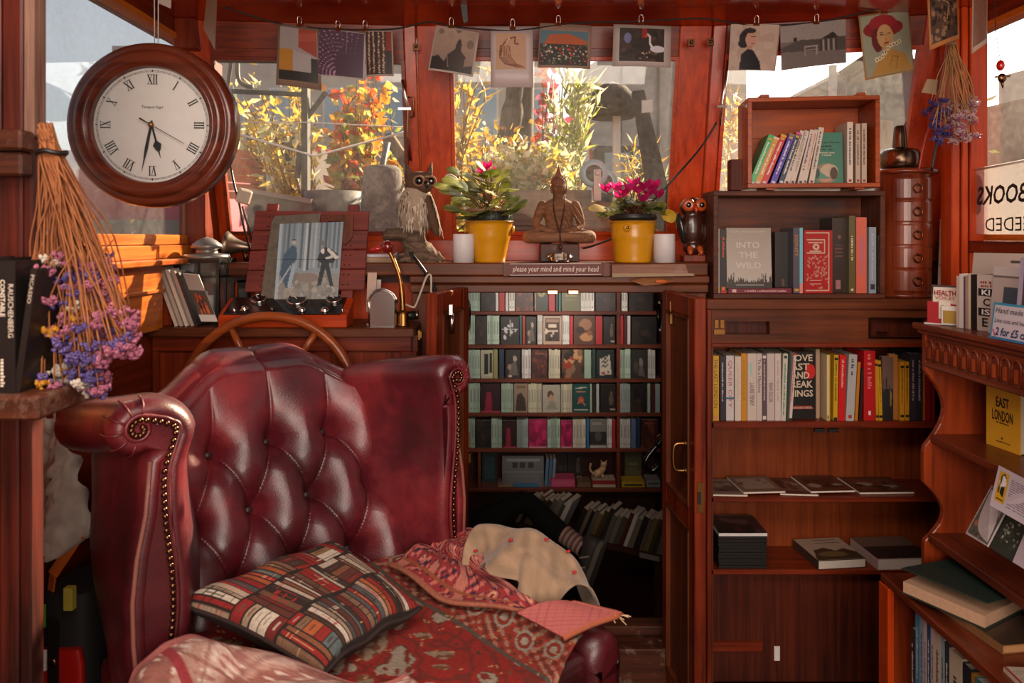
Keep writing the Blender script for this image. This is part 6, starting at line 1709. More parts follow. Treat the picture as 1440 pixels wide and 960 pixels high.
# low plank with a row of leaning books running back along the cabin
a = Vector((0.02,4.25,-0.425)); b = Vector((0.85,3.78,-0.425)); d = (b - a).normalized(); yaw = math.atan2(d.y,d.x)
t = thing('book_plank','low dark plank bench carrying leaning books in the lower cabin','bench',(a + b) / 2)
PM = Matrix.Translation(a) @ Matrix.Rotation(yaw,4,'Z')
MB().box(-.30,(b - a).length + .02,-.01,.16,-.03,0,0,PM).build('plank',M_['cabin'],t)
for x in (-.25,.4,.85): MB().box(x,x + .04,.02,.12,CF + .425,-.03,0,PM).build('leg',M_['cabin_z'],t)
pal6 = ['#6f6050','#4a4036','#332821','#5c5046','#2a221c','#6e6258','#443622','#221c18','#4e1f1a','#5c544c','#6e5838']
x = 0.0; k = 0
while x < (b - a).length - .02:
  w = rnd.uniform(.016,.032); hh = rnd.uniform(.17,.215)
  lean = R(28 - 12 * max(0,x) / .95)
  if not (0.28 < x < 0.34):
    p = PM @ Vector((x,rnd.uniform(0,.008),0.001))
    col = '#b8aea6' if k in (9,21) else pal6[(k * 7) % len(pal6)]
    small_book('leaning book, %s from the left on the low plank behind the seated person' % ordn[k],'leaning books on the low cabin plank',p + Vector((0,0,.0)),w,hh,.13,col,lean=lean,yaw=yaw); k += 1
  x += w / math.cos(lean) + .002
m = MB(); q = PM @ Vector((.80,-.006,-.026)); m.box(0,.11,-.006,0,-.004,.022,0,PM @ Matrix.Translation((.78,-.011,-.028))); tag(m.build('shelf_label',plain('#7c7068',.8)),'pale paper label on the edge of the low cabin plank','label')
# round black speakers with chrome rims either side of the doorway
for s,xx,lb in ((1,-.153,'round black speaker with chrome rim on the left doorway jamb'),(-1,.517,'round black speaker with chrome rim on the right doorway jamb')):
  p = at(644 if s > 0 else 938,444,2.46)
  p.x = xx - .02 * s;
  t = thing('round_speaker',lb,'speaker',p,'doorway speakers')
  Q = Matrix.Translation(p) @ Matrix.Rotation(s * PI / 2,4,'Y')
  m = MB(); m.lathe([(.0005,-.02),(.05,-.02),(.052,.0),(.05,.02),(.0005,.02)],Q,28); m.build('speaker_body',M_['black'],t)
  m = MB(); m.lathe([(.050,.014),(.056,.018),(.056,.024),(.046,.028),(.042,.022)],Q,28,cap=False); m.build('rim',M_['chrome'],t); m = MB(); m.lathe([(.043,.021),(.02,.014),(.0005,.019)],Q,24,cap=False); m.build('cone',M_['black_gloss'],t)
  MB().box(p.x - .02,p.x + .02,2.40,2.45,p.z - .02,p.z + .02).build('bracket',M_['black'],t)
p = at(660,612,2.6); m = MB(); m.cbox((-.148,2.43,p.z + .03),(.006,.012,.05)); m.cbox((-.145,2.43,p.z - .03),(.008,.01,.03)); o = tag(m.build('brass_bolt',M_['brass']),'small bright brass bolt on the left doorway jamb low down','bolt')
m = MB(); m.lathe([(.016,0),(.016,.004),(.010,.006)],Matrix.Translation((-.151,2.43,p.z - .005)) @ Matrix.Rotation(PI / 2,4,'Y'),14); m.build('bolt_plate',M_['chrome'],o)
p = at(925,622,3.2)
t = thing('pump_lever','dark curved lever with brass ring hanging on the right cabin wall','lever',p)
m = MB(); m.tube(poly_curve([p + Vector((.03,0,.03)),p + Vector((-.01,0,-.02)),p + Vector((-.055,-.01,-.075)),p + Vector((-.06,-.01,-.11)),p + Vector((-.03,-.01,-.125)),p + Vector((.0,-.01,-.10))],6),.012,10); m.build('lever_arm',M_['black_gloss'],t)
m = MB(); m.tube([p + Vector((.012 + .026 * math.cos(q),-.02,.012 + .03 * math.sin(q))) for q in [2 * PI * k / 20 for k in range(20)]],.005,6,closed=True); m.build('brass_ring',M_['bronze'],t); m = MB(); m.tube([p + Vector((.03,0,.02)),Vector((1.019,3.2,p.z + .02))],.012,8); m.build('pivot',M_['black'],t)
# ------------------------------------------------------------------ person seated in the lower cabin
bench = thing('cabin_bench','dark bench along the left side of the lower cabin','bench',(-.8,3.5,CF))
MB().box(-1.14,-.16,3.15,4.1,-.42,-.38).build('seat',M_['cabin'],bench); MB().box(-1.14,-.2,3.2,4.05,CF,-.42).build('bench_front',M_['cabin_z'],bench)
PX = Vector((-.46,3.56,-.27))           # pelvis
J = {}
def skin_body(name,joints,edges,root,sub=2):
  ks = list(joints); me = bpy.data.meshes.new(name)
  me.from_pydata([joints[k][0] for k in ks],[(ks.index(a),ks.index(b)) for a,b in edges],[])
  o = bpy.data.objects.new(name,me); COL.objects.link(o)
  md = o.modifiers.new('skin','SKIN'); md.use_smooth_shade = True
  sv = me.skin_vertices[0].data if me.skin_vertices else None
  if sv is None:
    bpy.context.view_layer.objects.active = o
    sv = me.skin_vertices[0].data
  for i,k in enumerate(ks):
    r = joints[k][1]; r = (r,r) if not isinstance(r,tuple) else r
    sv[i].radius = r; sv[i].use_root = (k == root)
  m2 = o.modifiers.new('sub','SUBSURF'); m2.levels = sub; m2.render_levels = sub
  return o
p = PX
jt = {'pelvis': (p,(.13,.15)),'waist': (p + V(-.05,0,.16),(.115,.135)),'chest': (p + V(-.10,0,.34),(.125,.155)),'collar': (p + V(-.10,0,.47),(.08,.09)),'neck': (p + V(-.09,0,.54),(.05,.052)),'skull': (p + V(-.07,0,.66),(.085,.075)),'crown': (p + V(-.075,0,.75),(.06,.055)),
      'hipN': (p + V(.05,-.10,-.01),.088),'kneeN': (V(.06,3.60,-.045),.062),'calfN': (V(.17,3.49,-.115),.056),'ankN': (V(.315,3.375,-.185),.037),'heelN': (V(.36,3.345,-.21),.036),
      'hipF': (p + V(.05,.10,-.01),.088),'kneeF': (V(-.02,3.72,-.20),.064),'calfF': (V(.02,3.72,-.42),.055),'ankF': (V(.04,3.73,-.74),.037),'footF': (V(.07,3.72,-.80),.036),
      'shN': (p + V(-.10,-.17,.43),.062),'elN': (p + V(-.07,-.24,.17),.045),'wrN': (p + V(.13,-.16,.08),.032),'shF': (p + V(-.10,.17,.43),.062),'elF': (p + V(-.07,.24,.17),.045),'wrF': (p + V(.13,.14,.08),.032)}
ed = [('pelvis','waist'),('waist','chest'),('chest','collar'),('collar','neck'),('neck','skull'),('skull','crown'),('pelvis','hipN'),('hipN','kneeN'),('kneeN','calfN'),('calfN','ankN'),('ankN','heelN'),('pelvis','hipF'),('hipF','kneeF'),('kneeF','calfF'),('calfF','ankF'),('ankF','footF'),('collar','shN'),('shN','elN'),('elN','wrN'),('collar','shF'),('shF','elF'),('elF','wrF')]
person = thing('person','person in black trousers, striped sock and dark sneaker sitting with legs crossed','person',(p.x,p.y,CF))
pb = skin_body('body',jt,ed,'pelvis'); pb.data.materials.append(plain('#0d0b0a',.9,spec=.2)); attach(pb,person)
skinm = plain('#b5866c',.5)
m = MB(); hc = p + V(-.07,0,.665); m.ball(hc,(.097,.076,.115),20,14); m.ball(hc + V(.035,0,-.05),(.058,.054,.06),14,10); m.tube([hc + V(.088,0,.0),hc + V(.112,0,-.025)],[.009,.014],8); m.ball(hc + V(.085,0,-.055),(.014,.024,.008),10,6);
for s in (-1,1): m.ball(hc + V(-.005,s * .077,-.01),(.018,.009,.03),10,8)
m.tube([hc + V(-.015,0,-.08),hc + V(-.02,0,-.15)],[.052,.055],12); f = fuse(m.build('head',skinm,person),.005,2)
for s in (-1,1):
  m = MB(); m.ball(hc + V(.085,s * .03,.008),(.009,.012,.008),10,8); m.build('eye',M_['black_gloss'],f)
m = MB(); m.ball(hc + V(-.018,0,.03),(.098,.084,.105),18,12); m.build('hair',plain('#2a1b14',.8),person)
# hands resting on the thigh
for s,w in ((-1,jt['wrN'][0]),(1,jt['wrF'][0])):
  m = MB(); chain(m,[w,w + V(.035,0,-.005),w + V(.075,0,-.012)],[.026,.034,.032],10)
  for k in range(4):
    y = (k - 1.5) * .017; L = (.06,.072,.068,.052)[k]; b0 = w + V(.085,y,-.012); chain(m,[b0,b0 + V(L * .5,y * .1,-.004),b0 + V(L,y * .1,-.024)],[.0095,.0085,.007],8,3)
  b0 = w + V(.03,-s * .028,-.01); chain(m,[b0,b0 + V(.035,-s * .02,-.006),b0 + V(.062,-s * .02,-.016)],[.012,.0105,.008],8,3); fuse(m.build('hand',skinm,person),.003,1)
# sock and sneaker of the raised foot
an = jt['ankN'][0]; cal = jt['calfN'][0]; ax = (an - cal).normalized()
m = MB(); mats = [plain('#9a7468',.9),plain('#5c443c',.9)]
for k in range(9):
  q0 = an - ax * (.085 - k * .0125); m.tube([q0,q0 + ax * .0125],[.0455 - .0005 * k,.045 - .0005 * k],18,k % 2,cap=False)
m.build('striped_sock',mats,person)
sole_n = Vector((.80,-.50,-.30)).normalized()           # the sole looks right and towards the viewer
toe = Vector((-.03,-.10,-1)); toe = (toe - sole_n * toe.dot(sole_n)).normalized(); side = sole_n.cross(toe).normalized()
F0 = Vector((.358,3.345,-.165))                       # heel on the ankle side
SM = Matrix((( *side,0),(*toe,0),(*sole_n,0),(0,0,0,1))).transposed(); SM.translation = F0
def shoe_ring(y,hw,top,cx=0.0): return [SM @ Vector((cx + hw * math.cos(a),y,(.055 if math.sin(a) < 0 else .055) + (-top if math.sin(a) > 0 else -.002) * abs(math.sin(a)) ** .7)) for a in [2 * PI * k / 20 for k in range(21)]]
P = [shoe_ring(*q) for q in ((-.045,.012,.03),(-.04,.028,.075),(-.02,.036,.085),(.02,.038,.085),(.06,.038,.075),(.10,.042,.058),(.15,.046,.045),(.19,.042,.036),(.215,.03,.026),(.225,.01,.012))]
m = MB(); m.grid(P); m.add(P[0][:-1],[tuple(range(20))]); m.add(P[-1][:-1],[tuple(range(20))[::-1]]); sh = m.build('sneaker',plain('#332b28',.7,bump=.2),person)
m = MB(); ol = [(-.047,.014),(-.03,.036),(.02,.041),(.08,.042),(.15,.049),(.20,.042),(.225,.022),(.232,0)]
q = [SM @ Vector((w,y,.053)) for y,w in ol] + [SM @ Vector((-w,y,.053)) for y,w in ol[::-1]]
m.slab(q,sole_n * .022); m.build('sneaker_sole',plain('#5a5048',.8),person)
for k,y in enumerate((.045,.10,.125)):
  m = MB()
  for s in (-1,1): m.bar(SM @ Vector((s * .036,y - .012,.035)),SM @ Vector((s * .030,y + .02,-.005)),.012,.006)
  m.build('sneaker_stripe',plain('#a08c78',.6),sh)
# shoe of the other foot, flat on the floor
m = MB(); b0 = Vector((.03,3.72,CF + .03)); P = []
for y,hw,tp in ((-.07,.02,.06),(-.05,.036,.085),(0,.038,.085),(.05,.04,.07),(.11,.046,.05),(.16,.04,.04),(.185,.015,.02)):
  P.append([b0 + Vector((y,hw * math.cos(a),-.029 + (tp if math.sin(a) > 0 else 0) * abs(math.sin(a)) ** .7)) for a in [2 * PI * k / 18 for k in range(19)]])
m.grid(P); m.add(P[0][:-1],[tuple(range(18))]); m.add(P[-1][:-1],[tuple(range(18))[::-1]]); m.build('sneaker',plain('#332b28',.7,bump=.2),person)
# striped cushion and grey bundle at the person's side
m = MB(); q = at(699,726,3.95); P = []
for i in range(13):
  a = -PI / 2 + PI * i / 12; P.append([q + Vector((.052 * math.cos(a) ** .6 * math.cos(b),.05 * math.sin(b) * math.cos(a) ** .6,.085 * math.sin(a) + .02 * math.cos(b))) if abs(math.cos(a)) > 1e-3 else q + Vector((0,0,.085 * math.sin(a))) for b in [2 * PI * j / 20 for j in range(21)]])
m.grid(P[::-1]);
for i in range(len(m.m)): m.m[i] = (i // 20) % 3 == 0
m.m = [int(v) for v in m.m]
o = tag(m.build('striped_cushion',[plain('#8a7a74',.9),plain('#4a3c3a',.9)]),'small grey striped cushion standing in the dark behind the doorway','cushion')
# ------------------------------------------------------------------ cabinet on the right of the doorway
YC = 2.30
t = thing('wall_cabinet','brown open cabinet with letter slots and three shelves right of the doorway','cabinet',(1.03,2.42,FL))
cx0,cx1 = 0.632,1.46
zt = EYE - .085 * YC
MB().box(cx0 - .005,cx1,YC - .012,2.555,zt - .034,zt).build('worktop',M_['brown_x'],t,bevel=.003)
MB().box(cx0 + .012,cx0 + .019,YC,2.555,FL,zt - .034).build('side_panel',M_['brown_z'],t); MB().box(cx0 - .002,cx0 + .012,YC - .006,YC + .02,FL,zt - .034).build('face_stile',M_['mahog'],t,bevel=.002)
MB().box(cx1 - .016,cx1,YC,2.555,FL,zt - .034).build('side_panel',M_['brown_z'],t)
def cz(py,Y=YC): return EYE - (py - 335) / 1000 * Y
def cxp(px,Y=YC): return (px - 720) / 1000 * Y
MB().box(cx0 + .019,cx1 - .016,2.48,2.50,FL,zt - .034).build('back_panel',wood('cabinet_back','#5a2208','#8e4018','Z',.4,.3,fine=50),t)
# apron with two slots: built round the openings
ya,yb_ = YC + .004,YC + .02
z0,z1 = cz(482),zt - .034
s1 = (cxp(1021),cxp(1083),cz(470),cz(452)); s2 = (cxp(1224),cxp(1302),cz(474),cz(448))
m = MB(); xs = cx0 + .012
m.box(xs,cx1 - .016,ya,yb_,z0,min(s1[2],s2[2])); m.box(xs,cx1 - .016,ya,yb_,max(s1[3],s2[3]),z1)
za,zb_ = min(s1[2],s2[2]),max(s1[3],s2[3])
m.box(xs,s1[0],ya,yb_,za,zb_); m.box(s1[1],s2[0],ya,yb_,za,zb_); m.box(s2[1],cx1 - .016,ya,yb_,za,zb_); m.box(s1[0],s1[1],ya,yb_,za,s1[2]); m.box(s1[0],s1[1],ya,yb_,s1[3],zb_)
m.build('apron',M_['brown_x'],t)
MB().box(s1[0] - .01,s1[1] + .01,yb_ + .02,yb_ + .03,za - .01,zb_ + .01).build('slot_back',M_['dark_z'],t); MB().box(s2[0] - .01,s2[1] + .01,yb_ + .02,yb_ + .03,za - .01,zb_ + .01).build('slot_back',M_['dark_z'],t)
m = MB(); m.box(s2[0] - .005,s2[1] + .005,YC - .002,ya,s2[3],s2[3] + .004).box(s2[0] - .005,s2[1] + .005,YC - .002,ya,s2[2] - .004,s2[2]).box(s2[0] - .005,s2[0],YC - .002,ya,s2[2],s2[3]).box(s2[0] + .03,s2[0] + .06,YC,ya + .02,s2[2] + .012,s2[2] + .015); m.build('metal_slot_frame',M_['bronze'],t)
m = MB();
for px in (1005,1013): m.box(cxp(px),cxp(px + 5),YC - .002,ya,cz(461),cz(450))
m.box(cxp(1004),cxp(1019),YC - .002,ya,cz(470),cz(463)); m.build('brass_hinge',M_['brass'],t)
MB().box(xs,cx1 - .016,YC - .004,yb_,cz(488),z0).build('moulding',M_['mahog_x'],t,bevel=.002)
shelves = [(593,602),(699,706),(801,808)]
for a,b in shelves:
  MB().box(xs,cx1 - .016,YC,2.48,cz(b),cz(a)).build('shelf',M_['mahog_x'],t,bevel=.002)
MB().box(xs,cx1 - .016,YC + .06,YC + .075,FL,cz(808)).build('lower_panel',M_['dark_z'],t); MB().box(xs,cxp(1080),YC + .05,YC + .06,cz(928),cz(915)).build('plinth',M_['mahog_x'],t)
m = MB(); m.box(cxp(1098),cxp(1106),YC + .057,YC + .06,cz(928,2.36),cz(908,2.36)); m.build('white_tape',M_['white'],t)
for px in (1148,1168):
  m = MB(); m.box(cxp(px),cxp(px + 14),YC + .01,YC + .02,cz(609),cz(604)); m.build('magnet_catch',M_['black'],t)
def crate(label,x0,x1,yf,depth,z0,z1,th,mat,mat_in,yaw=0.0,cleats=True,zs=0.0,name='wooden_crate',two=None):
  t = thing(name,label,'crate',(x0,yf,z0),'stacked wooden crates',(0,0,yaw))
  w = x1 - x0; h = z1 - z0
  def b(nm,*a,mt=mat):
    o = MB().box(*a).build(nm,mt,t,local=True,bevel=.0015); return o
  b('bottom_board',0,w,0,depth,0,th); b('top_board',0,w,0,depth,h - th,h)
  n = 2
  for i in range(n):
    y0 = depth * i / n; b('side_board',0,th,y0 + .001,y0 + depth / n - .001,th,h - th); b('side_board',w - th,w,y0 + .001,y0 + depth / n - .001,th,h - th)
  zc = [th,th + (h - 2 * th) * .36,h - th] if not two else [th,th + (h - 2 * th) * two,h - th]
  for i in range(2): b('back_board',th,w - th,depth - .008,depth,zc[i] + .0002,zc[i + 1] - .0002,mt=mat_in)
  if cleats:
    for x in (w * .10,w * .83): b('cleat',x,x + .028,.004,depth * .6,h,h + .010)
  return t
dk = wood('crate_dark','#2e140a','#663420','X',.5,.1,bump=.35); dki = wood('crate_dark_inside','#2c1008','#783a1a','X',.45,.2,fine=35,long_=3,bump=.2)
og = wood('crate_orange','#74260a','#b85216','X',.4,.25,bump=.2); ogi = wood('crate_orange_inside','#74280a','#b8541a','X',.45,.2,fine=30,long_=3,bump=.2)
zw = zt + .0005
c2 = crate('lower dark brown crate standing on the cabinet with books inside',.652,1.208,2.30,.135,zw,cz(268),.016,dk,dki,cleats=False)
z1_ = cz(268) + .0005
c1 = crate('upper orange-brown crate turned slightly on top of the dark crate',.752,1.155,2.268,.15,z1_ + .006,z1_ + .006 + .288,.014,og,ogi,yaw=-R(6),two=.62)
for x in (.06,.33): MB().box(x,x + .03,.01,.14,-.006,0).build('cleat',og,c1,local=True)
# books in the upper crate
CM = c1.matrix_basis.copy() if False else Matrix.Translation(c1.location) @ Matrix.Rotation(-R(6),4,'Z')
def inner(x,y=.02,z=.0145): return CM @ Vector((x,y,z))
yw = -R(6)
def cbx(px): return (px - 1050) / 188 * .403
specs = [(1053,'#2fa05a','green',.172,22,9),(1062,'#c9841a','orange',.164,22,8.5),(1071,'#c41420','red',.172,22,9),(1084,'#4a2fa0','violet',.174,21,9),(1096,'#1c2c44','navy with pink tip',.175,19,8)]
top = {'#1c2c44': '#d0408a','#c41420': '#d8a020','#4a2fa0': '#8a6a3a','#2fa05a': '#3ab066','#c9841a': '#dcc9a8'}
for px,col,nm,hh,ln,wpx in specs:
  spine_book('slim_paperback','%s slim paperback leaning in the upper crate' % nm,'leaning books in the upper crate',inner(cbx(px)),wpx / 188 * .403 * .93,hh,.105,col,lean=R(ln),yaw=yw,marks=((.955,1.0,top[col],0,1),(.90,.94,'#c9a030',.2,.8),(.03,.07,'#c9c0d0',.2,.8)),seed=px,tspan=(.2,.85))
for i,(px,ln,wpx,hh,tc) in enumerate(((1104,17,8.5,.178,'#2a2420'),(1113,15,7.5,.176,'#8a8078'),(1124,13,8,.177,'#2c2c58'),(1132,12,5,.176,'#c05a30'),(1140,10,8,.182,'#3a2a28'))):
  spine_book('white_paperback','white-spined paperback, %s of five leaning in the upper crate' % ordn[i],'leaning books in the upper crate',inner(cbx(px)),wpx / 188 * .403 * .95,hh,.11,'#c9b8ac',lean=R(ln),yaw=yw,tcol=tc,marks=((.02,.06,'#3a2c2c' if i != 4 else '#8a1c1c',.25,.75),),seed=px,tspan=(.25,.92))
cv = Canvas(44,70,'#3f7a66'); cv.ell(.42,.80,.40,.20,'#8f7a66'); cv.ell(.52,.74,.30,.12,'#b8a58c'); cv.poly([(.05,.75),(.3,.8),(.6,.96),(.2,.92)],'#4a8a78'); cv.ell(.68,.80,.13,.12,'#4a3a2a'); cv.ell(.1,.8,.1,.1,'#33463a'); cv.ell(.4,.93,.2,.03,'#c08a74'); cv.noise(.04)
th,M4 = face_book('green book with a globe on its cover facing out in the upper crate','leaning books in the upper crate',inner(cbx(1150),.035),cbx(1192) - cbx(1150),.165,.012,cv,yaw=yw,pitch=-R(4),spinecol='#3f7a66')
m = MB()
ex,ez = M4.to_3x3() @ Vector((1,0,0)),M4.to_3x3() @ Vector((0,0,1))
letter(m,'Lonely Planet',M4 @ Vector((.047,-.0012,.132)),ex,ez,width=.066,height=.007)
for k,L in enumerate((.04,.046)): strokes(m,M4 @ Vector((.036,-.0012,.121 - k * .010)),ex,ez,L,.006,seed=k)
for k,L in enumerate((.05,.03)): strokes(m,M4 @ Vector((.040,-.0012,.100 - k * .008)),ex,ez,L,.005,1,seed=k + 5)
m.build('cover_lettering',[plain('#16201c',.5),plain('#c2b8a4',.5)],th)
for i,(px,wpx,hh) in enumerate(((1195,8.5,.194),(1207,7,.188),(1215.5,7.5,.189))):
  spine_book('white_paperback','white-spined paperback standing upright, %s of three at the right of the upper crate' % ordn[i],'upright books in the upper crate',inner(cbx(px)),wpx / 188 * .403 * .95,hh,.11,['#d0bfb2','#b8a08c','#b8a08c'][i],yaw=yw,tcol='#2a2420',marks=((.02,.06,'#8a2a20',.25,.75),),seed=px,tspan=(.3,.9))
# block beside the crate
o = tag(MB().box(.705,.743,2.29,2.33,z1_,z1_ + .10).build('wood_block',M_['dark_z'],bevel=.002),'small dark wood block standing left of the upper crate','block')
# books in the lower crate
z2 = zw + .0165
def lx(px,Y=2.315): return (px - 720) / 1000 * Y
grp = 'books in the lower crate'
spine_book('paperback','grey speckled paperback at the left end of the lower crate',grp,(lx(1005),2.315,z2),.017,.21,.11,'#8a847c',tcol='#d8d0c8',marks=((.02,.08,'#c98a1a',.1,.9),(.65,.7,'#b03a2a',.2,.8)),seed=2)
spine_book('paperback','black paperback with orange lettering second in the lower crate',grp,(lx(1013),2.315,z2),.020,.208,.11,'#17120f',tcol='#c94a1c',marks=((.04,.1,'#d0601a',.2,.8),(0,.03,'#b01a1a',0,1)),seed=3,tspan=(.56,.88))
F = Matrix.Translation((lx(1024),2.312,z2))
t = thing('crimson_book','crimson book lying flat under the grey wilderness book','book',(lx(1024),2.312,z2),grp)
m = MB(); m.box(0,.205,0,.11,0,.002,0,F).box(0,.205,0,.11,.014,.0162,0,F).box(0,.205,0,.002,.002,.014,0,F); m.build('cover',plain('#6e1228',.45),t); m = MB(); m.box(.002,.203,.002,.106,.002,.014,0,F); m.build('page_block',M_['pages'],t)
m = MB(); strokes(m,F @ Vector((.12,-.0002,.008)),(1,0,0),(0,0,1),.135,.0055,seed=6); m.box(.012,.025,-.0012,0,.003,.013,0,F); m.build('spine_print',plain('#c9a8a0',.5),t)
cv = Canvas(60,76,'#a5978a'); cv.a *= (1.12 - .3 * cv.v)[...,None]
cv.a[:] = np.array(lin('#9c8d80')) + (np.array(lin('#b3a99f')) - np.array(lin('#9c8d80'))) * np.clip(cv.v,0,1)[...,None]
cv.rect(0,.9,1,1,'#2b241f')
for k in range(60):
  x = random.random(); h = random.uniform(.05,.13) * (0.8 + .5 * math.sin(x * 9)); y = .93; cv.poly([(x - .018,y),(x,y - h - .04),(x + .018,y)],random.choice(['#2a231e','#342b25','#3c332c']))
cv.line([(.2,.945),(.82,.945)],.012,'#a89a8e')
cv.noise(.025)
th,M5 = face_book('taupe book titled INTO THE WILD standing face out on the crimson one',grp,(lx(1022,2.31),2.306,z2 + .0168),lx(1084,2.31) - lx(1021,2.31),.196,.016,cv,pitch=-R(3.5),spinecol='#a5978a')
ex,ez = M5.to_3x3() @ Vector((1,0,0)),M5.to_3x3() @ Vector((0,0,1)); wB = lx(1084,2.31) - lx(1021,2.31)
m = MB()
for tx_,z,w_ in (('INTO',.140,.075),('THE',.108,.060),('WILD',.074,.083)): letter(m,tx_,M5 @ Vector((wB * .48,-.0012,z)),ex,ez,width=w_,height=.020)
letter(m,'JON KRAKAUER',M5 @ Vector((wB * .5,-.0012,.183)),ex,ez,width=.108,height=.008); m.build('cover_lettering',plain('#c2b9b1',.5),th)
spine_book('cloth_book','black cloth book in shadow right of the wilderness book',grp,(lx(1097),2.36,z2),.045,.20,.07,'#1c1512',title='',marks=((.1,.22,'#5c4038',.5,.7),))
spine_book('paperback','slate blue paperback with orange lettering in the lower crate',grp,(lx(1115.5),2.315,z2),.020,.212,.11,'#4a4450',tcol='#c07a30',title='SIDNEY',tspan=(.56,.9),marks=((.03,.07,'#c98a1a',.2,.9),))
spine_book('slim_paperback','thin pale blue book with pink foot in the lower crate',grp,(lx(1124.5),2.315,z2),.0105,.213,.11,'#6fb4c4',title='',marks=((0,.15,'#d08078',0,1),))
cv = Canvas(60,110,'#a81c1c')
for k in range(70):
  x,y = random.uniform(.1,.85),random.uniform(.40,.92); cv.ell(x,y,random.uniform(.02,.035),random.uniform(.012,.02),'#c2a58a',.75); cv.ell(x,y,.012,.008,'#a81c1c')
for x0,y0,x1,y1 in ((.06,.03,.88,.05),(.06,.95,.88,.965),(.86,.03,.89,.965),(.1,.14,.72,.16),(.1,.35,.72,.37),(.71,.14,.74,.37),(.2,.79,.6,.8),(.2,.85,.6,.86)): cv.rect(x0,y0,x1,y1,'#c9ad92')
cv.ell(.42,.265,.12,.05,'#c9ad92'); cv.ell(.42,.265,.05,.02,'#a81c1c'); cv.rect(.15,.19,.66,.205,'#c9ad92'); cv.rect(.2,.33,.6,.34,'#c9ad92'); cv.rect(.21,.8,.59,.85,'#a81c1c')
th,M6 = face_book('red patterned hardback with cream lace design facing out in the lower crate',grp,(lx(1131),2.316,z2),lx(1172) - lx(1131),.205,.02,cv,yaw=R(4),spinecol='#c8402c')
spine_book('cloth_book','tall dark brown book with pink tag facing out in the lower crate',grp,(lx(1174),2.335,z2),.046,.245,.085,'#2c1a12',title='',marks=((.05,.17,'#9a6a68',.25,.6),(.48,.50,'#6a4434',.2,.75),(.53,.55,'#6a4434',.2,.75),(.58,.6,'#6a4434',.2,.75),(.63,.64,'#6a4434',.2,.75),(.72,.77,'#7a5444',.4,.6)))
spine_book('hardback','olive green hardback in the lower crate',grp,(lx(1194),2.315,z2),.020,.252,.11,'#5a4e24',tcol='#d0c8a8',seed=8,tspan=(.42,.74),marks=((.03,.06,'#c9c0a0',.3,.7),))
spine_book('hardback','tall salmon pink book in the lower crate',grp,(lx(1204),2.315,z2),.034,.247,.11,'#d0604c',tcol='#a0708c',seed=9,tspan=(.25,.75))
spine_book('paperback','pale blue-grey book in the lower crate',grp,(lx(1221),2.31,z2),.023,.215,.11,'#8a94a0',tcol='#a8b0b8',seed=10,tspan=(.2,.9),marks=((.06,.14,'#2a2c30',.2,.8),))
spine_book('paperback','black book lettered JOEL MEYEROWITZ at the right of the lower crate',grp,(lx(1233),2.312,z2),.016,.19,.11,'#16120f',title='JOEL MEYEROWITZ',tspan=(.34,.96),tcol='#d0c8be',marks=((.05,.12,'#5c4c3c',.2,.8),))
